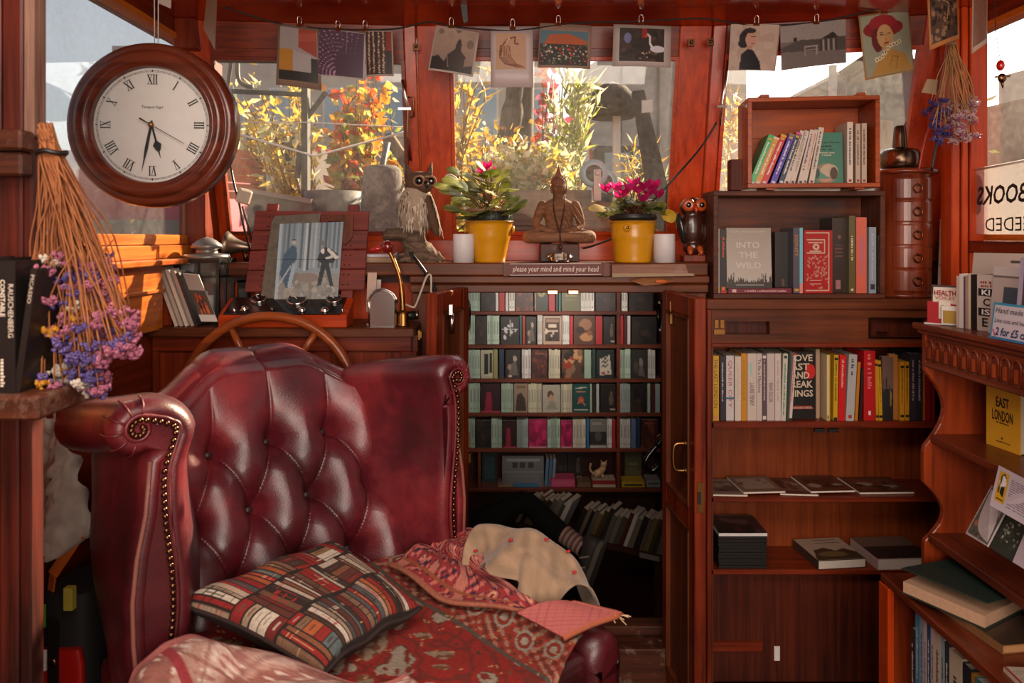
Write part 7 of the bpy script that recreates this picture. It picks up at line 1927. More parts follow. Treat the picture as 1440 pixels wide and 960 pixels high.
# row of books on the upper cabinet shelf
zs = cz(593) + .0006; grp = 'row of books on the upper cabinet shelf'
Yb = 2.312
def bx2(px): return (px - 720) / 1000 * Yb
row = [  # x0, x1, top y, bottom, colour, lean, label, extras
 (1002,1011,500,'#c9971c',0,'yellow paperback lettered in black at the left end of the cabinet row',dict(tcol='#4a3410',title='THE LAST LONDON',tspan=(.2,.95),marks=((.03,.08,'#c97a50',.2,.8),))),
 (1013,1019.5,501,'#2c2530',0,'dark plum paperback with white lettering in the cabinet row',dict(tcol='#b8b0b8',seed=21)),
 (1021.5,1032,500,'#c8bdbb',0,'white paperback with red lettering QUEER CITY in the cabinet row',dict(tcol='#b03a34',title='QUEER CITY',tspan=(.2,.93),marks=((.33,.36,'#1c6a8a',0,1),))),
 (1033.5,1042,501,'#cbbcae',0,'cream paperback with faint spine right of the red-lettered white one',dict(tcol='#c0aa98',seed=22)),
 (1042.5,1050.5,497,'#c08016',0,'ochre paperback with faint lettering in the cabinet row',dict(tcol='#a0741e',seed=23)),
 (1051.5,1064,497,'#c4b2a8',0,'thick cream paperback lettered LAURIE PENNY in the cabinet row',dict(tcol='#2a2420',title='LAURIE PENNY',tspan=(.22,.56),marks=((.68,.86,'#8ac0b0',.3,.5),))),
 (1064.3,1071.5,497,'#c0b0a6',0,'white paperback lettered To Be a Machine in the cabinet row',dict(tcol='#2a2420',title='To Be a Machine',tspan=(.42,.92))),
 (1072.2,1078,497,'#5a464c',0,'mauve brown paperback with white ends in the cabinet row',dict(tcol='#c0b0b0',seed=24,marks=((.93,.97,'#c9c0c0',.1,.9),(.02,.07,'#c9c0c0',.1,.9)))),
 (1079,1089.5,497,'#bdaca6',0,'thick pale paperback lettered BRIAN DILLON in the cabinet row',dict(tcol='#4a3e3c',title='BRIAN DILLON',tspan=(.28,.56))),
 (1090,1098,497,'#c6b6ae',0,'pale pinkish paperback beside the green-titled one in the cabinet row',dict(tcol='#a89088',seed=25)),
 (1098.5,1105,497,'#bfb8a8',2,'white paperback with green lettering in the cabinet row',dict(tcol='#2f7a5c',seed=26,tspan=(.08,.85),marks=((.93,.97,'#2a2420',.2,.8),))),
 (1105.5,1108.5,497,'#1f3a30',2.5,'thin dark green paperback in the cabinet row',dict(title='')),
 (1109,1113.5,496,'#c4b8b0',4,'red-edged thin white paperback leaning against the black block-lettered book',dict(tcol='#8a1c1c',seed=28,marks=((.97,1,'#b81c1c',0,1),(0,.04,'#17120f',0,1),(0,1,'#b81c1c',0,.15)))),
 (1163,1167.5,499,'#d0b890',0,'thin cream and yellow paperback just right of the black block-lettered book',dict(title='',marks=((0,1,'#c89a1c',.7,1),(.02,.08,'#8a7a70',.1,.7)))),
 (1172,1178,499,'#bf951c',1,'mustard paperback with black ends in the cabinet row',dict(tcol='#4a3410',seed=30,marks=((.0,.05,'#17120f',.1,.9),(.92,.96,'#17120f',.1,.9)))),
 (1178.5,1188,499,'#c41616',1.5,'bright red paperback with white lettering in the cabinet row',dict(tcol='#d89a90',seed=31,tspan=(.5,.95))),
 (1189.5,1201,498,'#a9a6a4',3,'grey white paperback with red lower lettering in the cabinet row',dict(tcol='#3a3634',seed=32,tspan=(.68,.93),marks=((.04,.09,'#a02a20',.3,.7),))),
 (1202.5,1206.5,509,'#b8701a',3,'thin orange paperback leaning in the cabinet row',dict(title='')),
 (1208,1211,518,'#2a1c1a',3,'thin dark paperback right of the thin orange one',dict(title='')),
 (1215,1231,493,'#b3141a',0,'thick red paperback, widest spine of the cabinet row',dict(tcol='#d86a60',seed=34,tspan=(.45,.95),marks=((.08,.14,'#e0c8c0',.4,.6),))),
 (1232.5,1236,506,'#c08a18',-1,'thin yellow paperback beside the thick red one',dict(title='',marks=((.05,.09,'#17120f',0,1),(.9,.94,'#17120f',0,1)))),
 (1236.5,1241,507,'#c9921a',-1.5,'second thin yellow paperback right of the thick red one',dict(tcol='#5a3a10',seed=36,marks=((.05,.09,'#17120f',0,1),(.9,.94,'#17120f',0,1)))),
 (1266,1272,509,'#c4861a',0,'orange yellow paperback, left one of a pair with black bands',dict(tcol='#4a3010',seed=37,marks=((.06,.1,'#17120f',.1,.9),(.9,.94,'#17120f',.1,.9)))),
 (1273.3,1279,509,'#c4861a',0,'orange yellow paperback, right one of a pair with black bands',dict(tcol='#4a3010',seed=38,marks=((.06,.1,'#17120f',.1,.9),(.9,.94,'#17120f',.1,.9)))),
 (1280,1288.5,497,'#302a30',0,'charcoal paperback next to the banded orange pair',dict(tcol='#9a9094',seed=39)),
 (1289,1297.5,497,'#2c262c',0,'charcoal paperback, second one right of the banded orange pair',dict(tcol='#9a9094',seed=40)),
 (1299,1301,506,'#b0681c',0,'thin orange brown booklet near the carved side panel',dict(title='')),
 (1301.5,1308,507,'#8a1420',0,'dark crimson paperback nearest the carved side panel',dict(title='')),
 (1309,1315,507,'#7a101c',0,'crimson paperback half hidden by the carved side panel',dict(title=''))]
for i,(x0,x1,ty,col,ln,lb,kw) in enumerate(row):
  hh = cz(ty,Yb) - zs
  spine_book('paperback',lb,grp,(bx2(x0),Yb + .001 * (i % 3),zs),bx2(x1) - bx2(x0),hh,.125,col,lean=R(ln),**kw)
# black book with big lettering facing out
cv = Canvas(50,70,'#17130f'); cv.ell(.84,.29,.16,.115,'#c42018'); cv.rect(.12,.80,.86,.815,'#b81c1c'); cv.rect(.12,.84,.92,.855,'#b81c1c'); cv.noise(.03)
th,M7 = face_book('black book with bold pale lettering MOVE FAST AND BREAK THINGS facing out',grp,(bx2(1106),Yb + .02,zs),bx2(1152) - bx2(1106),cz(496,Yb) - zs - .002,.022,cv,yaw=R(3),pitch=-R(1.5),spinecol='#17130f')
ex,ez = M7.to_3x3() @ Vector((1,0,0)),M7.to_3x3() @ Vector((0,0,1)); wB = bx2(1152) - bx2(1106)
m = MB()
for tx_,z,w_ in (('MOVE',.200,.085),('FAST',.171,.079),('AND',.143,.062),('BREAK',.114,.090),('THINGS',.084,.099)):
  letter(m,tx_,M7 @ Vector((wB * .93 - w_ / 2 - (.013 if tx_ in ('FAST','AND') else 0.002),-.0012,z)),ex,ez,width=w_,height=.0225,lift=.001)
letter(m,'JONATHAN TAPLIN',M7 @ Vector((wB * .52,-.0012,.036)),ex,ez,width=.076,height=.009); m.build('cover_lettering',plain('#c9b49e',.5),th)
# books seen aslant behind the spines
cv = Canvas(20,40,'#4a362c');
spine_book('paperback','tan edged paperback standing right behind the block-lettered book',grp,(bx2(1153),Yb + .03,zs),.012,.228,.10,'#a88a70',title='')
cv = Canvas(24,50,'#6a4e44'); cv.rect(0,.5,1,1,'#1c1614'); cv.blobs(8,['#1c1614','#7a6a30','#4a3a30'],.05,.12,(0,.4,1,.7));
face_book('grey and black paperback standing aslant behind the thin yellow pair',grp,(bx2(1243),Yb + .012,zs),.034,.205,.03,cv,yaw=R(-8),spinecol='#6a4e44')
face_book('rust orange paperback cover standing aslant left of the banded pair',grp,(bx2(1254.5),Yb + .02,zs),.026,.212,.03,Canvas(12,30,'#a06018'),yaw=R(-14),spinecol='#a06018')
# magazines and flat books on the lower cabinet shelves
zs2 = cz(699) + .0005; grp = 'magazines on the middle cabinet shelf'
mags = [(1002,1050,0,'left end magazine with a pale pictured cover on the middle cabinet shelf',['#7a6a5c','#4a3a30']),(1046,1106,1,'second magazine from the left, grey brown cover, on the middle cabinet shelf',['#6a5444','#8a7a6c']),(1098,1150,2,'third magazine from the left, framed dark picture, on the middle cabinet shelf',['#4a2c20','#6a4a38']),(1142,1206,3,'brown magazine, fourth along the middle cabinet shelf',['#55301f','#3a2016']),(1212,1290,4,'brown magazine at the right end of the middle cabinet shelf',['#4a2a1c','#5c3424'])]
for x0,x1,i,lb,cols in mags:
  a = bx2(x0); b = bx2(x1); zz = zs2 + .001 + (i % 2) * .0056
  t = thing('magazine',lb,'magazine',(a,YC + .01,zz),grp)
  Mm = Matrix.Translation((a,YC + .008 + .004 * i,zz)) @ Matrix.Rotation(R((-3,4,-5,3,2)[i]),4,'Z')
  m = MB(); m.box(0,b - a,0,.15,0,.005,0,Mm); m.build('pages',M_['paper'],t)
  cv = Canvas(30,30,cols[0]); cv.rect(.12,.15,.88,.8,cols[1]); cv.blobs(8,[cols[0],'#2c1d16','#8a786a'],.05,.15,(.15,.2,.85,.75)); cv.noise(.06)
  print_on(cv,lambda u,v,Mm=Mm,w=b - a: Mm @ Vector((u * w,.15 * (1 - v),.0056)),'cover_print',t)
zs3 = cz(801) + .0005
for i in range(11):
  a = .668 + random.uniform(0,.004); zz = zs3 + i * .0105
  m = MB(); m.box(a,a + .158 + random.uniform(-.003,.002),YC + .006 + random.uniform(0,.004),YC + .16,zz,zz + .010)
  o = tag(m.build('thin_booklet',plain('#17120f',.5),bevel=.001),'black booklet, %s from the bottom of the stack on the lowest cabinet shelf' % ordn[i],'booklet','stack of black booklets on the lowest cabinet shelf') if i < 10 else None
  if i == 10:
    t = thing('pictured_booklet','dark pictured booklet topmost of the black stack, its white edge showing','booklet',(a,YC + .01,zz))
    m.build('pages',M_['white'],t); cv = Canvas(30,24,'#1c1512'); cv.blobs(8,['#3a1c20','#2a1614','#4a2a2c'],.08,.2); print_on(cv,lambda u,v: Vector((a + .158 * u,YC + .006 + .15 * (1 - v),zz + .0108)),'cover_print',t)
def flat_book(name,label,x0,x1,y0,y1,z,th_,top,spine,grp=None,yaw=0,M=None,edge='#c2b5a8'):
  t = thing(name,label,'book',(x0,y0,z),grp)
  w,d = x1 - x0,y1 - y0; Mb = Matrix.Translation((x0,y0,z)) @ Matrix.Rotation(yaw,4,'Z')
  m = MB(); m.box(0,w,0,d,0,.002,0,Mb).box(0,w,0,d,th_ - .002,th_,0,Mb).box(0,.002,0,d,.002,th_ - .002,0,Mb); m.build('cover',plain(spine,.5),t)
  m = MB(); m.box(.002,w - .002,.002,d - .002,.002,th_ - .002,0,Mb); m.build('page_block',plain(edge,.85,var=.08,scale=200),t)
  if top is not None: print_on(top,lambda u,v: Mb @ Vector((u * w,d * (1 - v),th_ + .0006)),'cover_print',t)
  return t
cv = Canvas(40,40,'#a5907c'); cv.scrawl(.35,.05,.9,.3,2,'#3a2c24',.03); cv.poly([(.0,.95),(.15,.55),(.4,.45),(.6,.6),(.8,.5),(1,.7),(1,1),(0,1)],'#3a2f20'); cv.ell(.45,.75,.3,.12,'#6a5838'); cv.noise(.05)
flat_book('paperback','thick paperback lying flat with landscape cover on the lowest cabinet shelf',bx2(1148),bx2(1219),YC - .002,YC + .16,zs3,.030,cv,'#3a2c20',yaw=R(6))
cv = Canvas(40,40,'#6a5448'); cv.rect(0,.45,1,1,'#2c2220'); cv.noise(.05)
flat_book('paperback','pinkish paperback lying flat at the right of the lowest cabinet shelf',bx2(1231),bx2(1312),YC - .004,YC + .16,zs3,.036,cv,'#a89088',yaw=R(4))
# tall drum of drawers with the metal lamp on it
dc = Vector((1.318,2.40,zw)); dr = .088; dh = cz(246,2.4) - zw
t = thing('drum_chest','tall round mahogany chest of five small drawers on the cabinet','drum chest',dc)
T = Matrix.Translation(dc); dw = wood('drum_mahogany','#4a160c','#8a3a1c','Z',.28,.5,fine=40)
m = MB(); m.lathe([(dr * 1.03,0),(dr * 1.03,.012),(dr * .97,.014),(dr * .97,dh - .004),(dr,dh - .002)],T,48); m.build('drum',dw,t)
m = MB(); m.lathe([(dr * 1.1,dh - .002),(dr * 1.24,dh + .002),(dr * 1.24,dh + .010),(dr * 1.1,dh + .016),(.0005,dh + .018)],T,48); m.build('top_rim',dw,t)
nd = 5; dz = (dh - .03) / nd
for k in range(nd):
  z0 = .02 + k * dz; P = []
  for j in range(15):
    a = R(-90 - 46 + 92 * j / 14); P.append([dc + Vector((r * math.cos(a),r * math.sin(a),z)) for r,z in ((dr * .95,z0),(dr * 1.0,z0 + .001),(dr * 1.012,z0 + .005),(dr * 1.012,z0 + dz - .010),(dr * 1.0,z0 + dz - .006),(dr * .95,z0 + dz - .005))])
  m = MB(); m.grid(P[::-1],0,False); d = m.build('drawer',dw,t)
  q = dc + Vector((0,-dr * 1.02,z0 + dz * .45)); m = MB(); m.ball(q + Vector((0,-.002,.012)),(.005,.005,.005),8,6); m.tube([q + Vector((.013 * math.cos(a),-.005,.013 * math.sin(a))) for a in [2 * PI * j / 20 for j in range(20)]],.0024,6,closed=True); m.build('ring_pull',M_['bronze'],d)
lp = dc + Vector((-.012,-.005,dh + .0185))
t = thing('metal_lamp','dark bronze bottle-shaped lamp base standing on the round drawer chest','lamp',lp)
m = MB(); m.lathe([(.0005,0),(.052,0),(.060,.008),(.062,.03),(.061,.052),(.056,.062),(.04,.068),(.024,.071),(.0235,.074),(.0205,.11),(.018,.142),(.016,.146),(.0005,.147)],Matrix.Translation(lp),36); m.build('lamp_body',plain('#5a4638',.22,.9,var=.1),t)
m = MB(); m.tube(poly_curve([at(1262,245,2.46),at(1267,200,2.46),at(1276,170,2.44),at(1288,160,2.42),at(1298,168,2.42),at(1304,180,2.45)],6),.0038,6); m.build('lamp_cord',M_['cable'],t)
m = MB(); m.tube(poly_curve([at(1325,195,2.40),at(1332,225,2.38),at(1337,260,2.36),at(1334,285,2.36),at(1328,305,2.36)],6),.003,6); m.tube(poly_curve([at(1258,245,2.5),at(1252,275,2.5),at(1246,300,2.5)],4),.0035,6); tag(m.build('lamp_cable',M_['cable']),'thin dark cord curving beside the drawer chest','cable')
o = tag(MB().cbox((lx(1254,2.36),2.37,zw + .04),(.024,.03,.08)).build('charger',M_['black'],bevel=.003),'small black charger block between the lower crate and the drawer chest','charger')
# postcards behind the chest, leaning on the right
for i,(x0,y0,x1,y1,c,lb) in enumerate(((1318,415,1336,308,'#b8a898','spotted white card leaning right of the drawer chest'),(1326,420,1344,318,'#9aa89a','pale green booklet leaning right of the spotted card'))):
  Y = 2.33 - .03 * i
  q = [at(x0,y0,Y),at(x0 + 13,y0 + 2,Y - .03),at(x1 + 3,y1 + 8,Y - .0),at(x1 - 14,y1,Y + .03)]
  for v in q[:2]: v.z = zw
  m = MB(); m.slab(q,(.002,.004,0)); o = tag(m.build('leaning_card',plain(c,.7)),lb,'card','cards leaning by the drawer chest')
  if i == 0:
    m = MB()
    for k in range(6):
      u,v = (.35,.6)[k % 2],.15 + k * .14; pt = (q[0] * (1 - u) + q[1] * u) * (1 - v) + (q[3] * (1 - u) + q[2] * u) * v; m.ball(pt + Vector((0,-.002,0)),(.008,.002,.006),8,5)
    m.build('dark_spots',plain('#4a3a30',.7),o)
# ------------------------------------------------------------------ carved bookcase along the right wall
bc = thing('carved_bookcase','carved red-brown bookcase with arcaded top along the right wall','bookcase',(1.3,1.6,FL))
bwd = wood('bookcase_wood','#561c0a','#983a14','Z',.36,.4,fine=45); bwy = wood('bookcase_board','#3e160a','#78321a','Y',.4,.3,fine=45)
BX0,BX1 = 1.135,1.43; BY1 = 1.97; BY0 = .85; BT = 1.036
MB().box(BX0 - .018,BX1,BY0,BY1 + .02,BT - .016,BT).build('top_board',bwy,bc,bevel=.004)
MB().box(BX0 - .008,BX0 + .01,BY0,BY1 + .01,BT - .028,BT - .016).build('cornice',bwy,bc,bevel=.003)
MB().box(BX0 + .004,BX0 + .016,BY0,BY1,BT - .105,BT - .028).build('frieze',bwy,bc)
MB().box(BX0 - .002,BX0 + .018,BY0,BY1,BT - .118,BT - .105).build('lower_moulding',bwy,bc,bevel=.003)
# carved arches on the frieze
n = 30
for k in range(n):
  y = BY1 - .035 - k * .037
  if y < BY0 + .03: break
  m = MB(); pts = [Vector((BX0 + .002,y - .015,BT - .10)),Vector((BX0 + .002,y - .015,BT - .06))] + [Vector((BX0 + .002,y - .015 * math.cos(PI * j / 8),BT - .06 + .018 * math.sin(PI * j / 8))) for j in range(1,8)] + [Vector((BX0 + .002,y + .015,BT - .06)),Vector((BX0 + .002,y + .015,BT - .10))]
  m.tube(pts,.0035,5); m.build('arch_carving',bwy,bc)
  m = MB(); m.bar((BX0 + .001,y,BT - .094),(BX0 + .001,y,BT - .062),.009,.006); m.build('arch_slot',bwd,bc)
# end panel with scalloped front edge
prof = [(BX0 + .0,BT - .028),(BX0 + .0,BT - .125)]
def arc(y0,y1,depth,nn=10): return [(BX0 + depth * math.sin(PI * j / nn),y0 + (y1 - y0) * j / nn) for j in range(nn + 1)]
prof += arc(BT - .13,.70,.052) + [(BX0 - .004,.685),(BX0 - .004,.60)] + arc(.595,.44,.050)[0:] + [(BX0 - .002,.43),(BX0 - .002,.30),(BX1,.30),(BX1,BT - .028)]
m = MB(); m.slab([Vector((x,BY1 - .018,z)) for x,z in prof],(0,.018,0)); m.build('end_panel',bwd,bc,bevel=.002)
MB().box(BX1 - .012,BX1,BY0,BY1,FL,BT).build('back_panel',M_['mahog'],bc)
MB().box(BX0 + .012,BX1 - .012,BY0,BY1 - .018,.713,.733).build('shelf',bwy,bc,bevel=.002); MB().box(BX0 + .006,BX1 - .012,BY0,BY1 - .018,.44,.462).build('shelf',bwy,bc,bevel=.002)
# deeper base
QX = 1.02; BZ = .345
MB().box(QX,BX1,BY0,BY1,BZ - .022,BZ).build('base_top',bwy,bc,bevel=.003)
MB().box(QX,BX1,BY1 - .02,BY1,FL,BZ - .022).build('base_end',bwd,bc); MB().box(QX - .004,QX + .014,BY1 - .05,BY1 + .002,FL,BZ - .022).build('base_stile',M_['orange_z'],bc,bevel=.003)
MB().box(QX + .02,BX1,BY0,BY1 - .02,.03,.05).build('base_shelf',bwy,bc)
MB().box(1.36,1.372,BY0,BY1 - .02,FL,BZ - .022).build('base_back',M_['dark_z'],bc)
# books in the base, spines to the left
grp = 'books in the base of the carved bookcase'
y = BY1 - .10; cols = [('#2a211e','dark brown'),('#2f7f9c','teal blue'),('#8494a8','pale blue-grey'),('#c2a8a4','pale pink'),('#1f4a6e','dark blue'),('#b8a4a8','lilac white'),('#bda893','cream with red motif'),('#8aa0a8','light steel'),('#2c343c','slate'),('#b8a68e','thick cream'),('#20242c','blue black'),('#a06a20','orange edged'),('#3a6a70','dark teal')]
for i,(c,nm) in enumerate(cols):
  w = (.022,.02,.018,.014,.016,.016,.026,.016,.018,.05,.032,.012,.03)[i]
  y -= w
  t = spine_book('standing_book','%s book spine standing in the base of the carved bookcase' % nm,grp,(QX + .028,y + w,.0505),w * .96,(.20,.268,.262,.258,.262,.258,.256,.25,.245,.24,.235,.23,.228)[i],.14,c,yaw=-PI / 2,seed=60 + i,tcol='#c9c0b4' if i in (0,1,4,8,10,12) else '#4a3c38',tspan=(.3,.8))
# flat books on the base top
Z = BZ + .0006
flat_book('old_book','tan paperback lying under the open green book',1.09,1.24,1.58,1.78,Z,.020,Canvas(6,6,'#3a2a20'),'#7a5434',yaw=R(8),edge='#a8784c')
gz = Z + .0212
Mg = Matrix.Translation((.992,1.812,gz)) @ Matrix.Rotation(-R(60),4,'Z')
t = thing('green_book','large dark green hardback lying with its cover lifted on the base','book',Mg.translation)
m = MB(); m.box(0,.20,0,.25,0,.003,0,Mg); m.box(0,.003,0,.25,.003,.028,0,Mg) if False else None; m.build('back_cover',plain('#1f2c26',.6,var=.1),t)
m = MB(); m.box(.003,.196,.003,.246,.003,.030,0,Mg); m.build('page_block',plain('#b58e70',.85,var=.1,scale=150),t)
Mc = Mg @ Matrix.Translation((0,.25,.031)) @ Matrix.Rotation(R(-7),4,'X')
m = MB(); m.box(0,.203,-.253,0,0,.003,0,Mc); m.build('front_cover',plain('#1f2f28',.55,var=.12),t,bevel=.001)
m = MB(); m.box(.0,.203,.246,.253,0,.033,0,Mg); m.build('spine',plain('#1f2c26',.6,var=.1),t)
# old map print at the near end
Mm = Matrix.Translation((1.02,1.10,Z)) @ Matrix.Rotation(-R(4),4,'Z')
t = thing('drawing_pad','large cream sheet pad with red and black ink sketch lying on the base','drawing pad',Mm.translation)
m = MB(); m.box(0,.32,0,.42,0,.010,0,Mm); m.build('pad',plain('#b8a694',.8),t)
cv = Canvas(90,120,'#ab9a8a'); cv.scrawl(.03,.03,.97,.97,46,'#8d7b6c',.006)
for k in range(9):
  x,y_ = random.uniform(.2,.7),random.uniform(.15,.7); pts = [(x,y_)]
  for j in range(4): x += random.uniform(-.05,.2); y_ += random.uniform(-.06,.06); pts.append((x,y_))
  cv.line(pts,.010,random.choice(['#7a2a2c','#3a2c28','#8a3a3c','#2c3a36']))
cv.ell(.62,.45,.2,.09,'#bfae9e'); cv.ell(.45,.3,.03,.02,'#2a4a42'); cv.ell(.4,.5,.03,.02,'#2a4a42'); cv.rect(0,0,.02,1,'#8a2a28'); cv.noise(.05)
print_on(cv,lambda u,v: Mm @ Vector((u * .32,.42 * (1 - v),.0106)),'sketch_print',t)
# yellow EAST LONDON book on the upper shelf
p = at(1387,622,1.86); p.z = .7336
Mt = Matrix.Translation((p.x + .0,1.86,p.z)) @ Matrix.Rotation(-R(82),4,'Z')
t = thing('yellow_guidebook','yellow book titled EAST LONDON standing face out on the carved bookcase shelf','book',(p.x,1.86,p.z))
m = MB(); m.box(0,.105,0,.002,0,.178,0,Mt).box(0,.002,.002,.05,0,.178,0,Mt).box(0,.105,.05,.052,0,.178,0,Mt); m.build('cover',plain('#c48c1c',.5,var=.04),t)
m = MB(); m.box(.002,.103,.002,.05,.002,.176,0,Mt); m.build('page_block',plain('#a8988a',.85,var=.12,scale=200),t)
ex = Mt.to_3x3() @ Vector((1,0,0)); m = MB(); letter(m,'EAST',Mt @ Vector((.052,0,.118)),ex,(0,0,1),width=.040,height=.026); letter(m,'LONDON',Mt @ Vector((.052,0,.084)),ex,(0,0,1),width=.064,height=.028); strokes(m,Mt @ Vector((.052,0,.066)),ex,(0,0,1),.04,.004,seed=3); strokes(m,Mt @ Vector((.052,0,.018)),ex,(0,0,1),.05,.004,seed=4); m.ball(Mt @ Vector((.052,-.0005,.028)),(.004,.0006,.003),8,5); m.build('cover_lettering',M_['black'],t)
MB().box(1.335,1.36,1.52,1.70,.7336,.90).build('tmp',M_['black']); o = bpy.data.objects['tmp']; o.name = 'dark_book'; tag(o,'dark book standing beside the yellow guidebook at the frame edge','book')
# zines leaning on the lower shelf
grp = 'zines on the lower shelf of the carved bookcase'
zz = .4626
def zine(label,q,cv,col,name='zine'):
  m = MB(); n = (q[1] - q[0]).cross(q[3] - q[0]).normalized(); m.slab(q,-n * .004); o = tag(m.build(name,plain(col,.6)),label,'zine',grp)
  print_on(cv,lambda u,v: (q[0] * (1 - u) + q[1] * u) * v + (q[3] * (1 - u) + q[2] * u) * (1 - v) + n * .0008,'zine_print',o); return o
cv = Canvas(40,64,'#4a463c'); cv.blobs(60,['#5c584a','#3a382e','#6a6458'],.02,.06); cv.poly([(.25,.1),(.9,.05),(.8,.5),(.4,.6)],'#8a7c84'); cv.ell(.2,.72,.1,.06,'#8a5a34'); cv.rect(0,.96,1,1,'#a89898'); cv.rect(0,0,.05,1,'#a89898'); cv.noise(.12)
zine('grey pictured zine leaning at the left on the lower carved shelf',[at(1358,750,1.72),at(1388,768,1.64),at(1412,722,1.68),at(1395,682,1.76)],cv,'#a89a98')
cv = Canvas(40,64,'#262a20'); cv.blobs(50,['#3a3e30','#1c1f18','#6a6c60','#8a8a80'],.02,.05,(.2,.1,.9,.7)); cv.noise(.1)
zine('dark green photographic zine in the middle of the lower carved shelf',[at(1392,770,1.64),at(1424,790,1.58),at(1446,738,1.62),at(1412,722,1.69)],cv,'#2a2e26')
cv = Canvas(60,60,'#b8aab2'); cv.rect(.06,.10,.28,.82,'#c4941c'); cv.ell(.17,.35,.07,.18,'#d8d0cc'); cv.line([(.13,.2),(.11,.6)],.03,'#17120f'); cv.line([(.13,.2),(.18,.14),(.22,.22)],.03,'#17120f'); cv.poly([(.15,.45),(.23,.42),(.22,.68),(.15,.62)],'#17120f'); cv.rect(.1,.74,.25,.77,'#3a2c1c'); cv.scrawl(.34,.1,.96,.85,14,'#4a3c44',.016)
zine('white card with yellow emblem and close writing propped above the zines',[at(1392,710,1.63),at(1458,748,1.50),at(1470,688,1.50),at(1405,654,1.66)],cv,'#b8aab2','written_card')
cv = Canvas(20,30,'#b0a0a8'); cv.rect(.2,.3,.5,.36,'#8a2a34')
zine('pale lilac zine at the frame edge below the written card',[at(1424,790,1.575),at(1460,812,1.5),at(1470,760,1.52),at(1446,738,1.60)],cv,'#b0a0a8')
# things on top of the carved bookcase
BTz = BT + .0006; grp = 'cards and books on top of the carved bookcase'
t = thing('card_holder','red card holder with Health note on the carved bookcase','card holder',(1.12,1.93,BTz))
Y0 = 1.93
a,b = at(1304,450,1.95),at(1346,455,1.90); a.z = b.z = BTz
d = (b - a).normalized(); up = Vector((0,0,1)); nb = d.cross(up)      # towards the viewer
nb = Vector((d.y,-d.x,0)).normalized()
L = (b - a).length
def hp(u,z,n=0.0): return a + d * u + up * z + nb * n
m = MB(); m.slab([hp(0,0),hp(L,0),hp(L,.055),hp(0,.062)],nb * -.022); m.build('red_box',plain('#a31420',.5),t)
m = MB(); m.slab([hp(-.006,0,.006),hp(L,0,.006),hp(L,.003,.006),hp(-.006,.003,.006)],nb * -.02); m.build('base_edge',M_['white'],t)
m = MB(); m.slab([hp(.028,.016,.002),hp(.056,.016,.002),hp(.056,.062,.002),hp(.028,.066,.002)],nb * -.002); m.build('paper_tag',M_['paper'],t)
m = MB(); letter(m,'Take',hp(.043,.05,.003),d,up,width=.016,height=.006,slant=.3); letter(m,'one',hp(.043,.040,.003),d,up,width=.012,height=.006,slant=.3); m.build('tag_writing',M_['black'],t)
m = MB(); m.slab([hp(.004,.04,-.016),hp(.082,.04,-.016),hp(.078,.104,-.026),hp(.004,.106,-.026)],nb * -.003); m.build('dark_card',plain('#3a2e28',.6),t)
m = MB(); m.slab([hp(.010,.05,-.010),hp(.076,.05,-.010),hp(.070,.100,-.02),hp(.010,.100,-.02)],nb * -.002); m.build('note_card',M_['paper'],t)
m = MB(); letter(m,'HEALTH',hp(.04,.085,-.012),d,up,width=.052,height=.014); letter(m,'VOICES',hp(.04,.072,-.009),d,up,width=.046,height=.009); m.build('note_lettering',plain('#9a3030',.6),t)
m = MB(); m.slab([hp(L - .034,.002,.012),hp(L + .004,.002,.012),hp(L + .004,.052,.012),hp(L - .034,.052,.012)],nb * -.01); m.build('white_slip',M_['white'],t); m = MB(); m.slab([hp(L - .03,.006,.0135),hp(L,.006,.0135),hp(L,.04,.0135),hp(L - .03,.04,.0135)],nb * -.001); m.build('mustard_panel',plain('#a5822c',.6),t)
# row of upright booklets next to it, spines towards the room
row2 = [('#b8a396','cream booklet with pink edge next to the red card holder',.010),('#c9bdb4','white booklet second from the red card holder',.014),('#4a3a5c','thin purple booklet on the carved bookcase top',.006),('#a08068','tan booklet on the carved bookcase top',.010),('#c2b0a0','pale booklet between the tan and the black ones',.008),('#17120f','black booklet on the carved bookcase top',.020)]
p = at(1345,462,1.865); x,y = p.x,p.y; dirv = Vector((.10,-.30,0)).normalized(); yw2 = math.atan2(dirv.y,dirv.x)
for i,(c,lb,w) in enumerate(row2):
  w *= 0.85
  q = Vector((x,y,BTz)) ; spine_book('booklet',lb,grp,q,w * .96,.135 + (.006 if i in (1,4,5) else 0),.09,c,yaw=yw2,title='',seed=90 + i,tcol='#c9c0b4')
  x += dirv.x * w; y += dirv.y * w
w = .050; q = Vector((x,y,BTz))
Mk = Matrix.Translation(q) @ Matrix.Rotation(yw2,4,'Z')
t = thing('lettered_card','pale card with black and white letter blocks KI C IS E','card',q,grp)
m = MB(); m.box(0,w,0,.02,0,.142,0,Mk); m.build('card_body',plain('#b3a498',.6),t)
ex = Mk.to_3x3() @ Vector((1,0,0)); m = MB()
for z0,z1 in ((.088,.107),(.038,.058)): m.add([Mk @ Vector(v) for v in ((.004,-.0008,z0),(w,-.0008,z0),(w,-.0008,z1),(.004,-.0008,z1))],[(0,1,2,3)])
letter(m,'C',Mk @ Vector((.026,-.0004,.073)),ex,(0,0,1),width=.018,height=.019); letter(m,'E',Mk @ Vector((.022,-.0004,.022)),ex,(0,0,1),width=.015,height=.022); m.build('black_print',M_['black'],t)
m = MB(); letter(m,'KI',Mk @ Vector((.025,-.0014,.0975)),ex,(0,0,1),width=.022,height=.014); letter(m,'IS',Mk @ Vector((.025,-.0014,.048)),ex,(0,0,1),width=.022,height=.014); m.build('white_print',M_['white'],t)
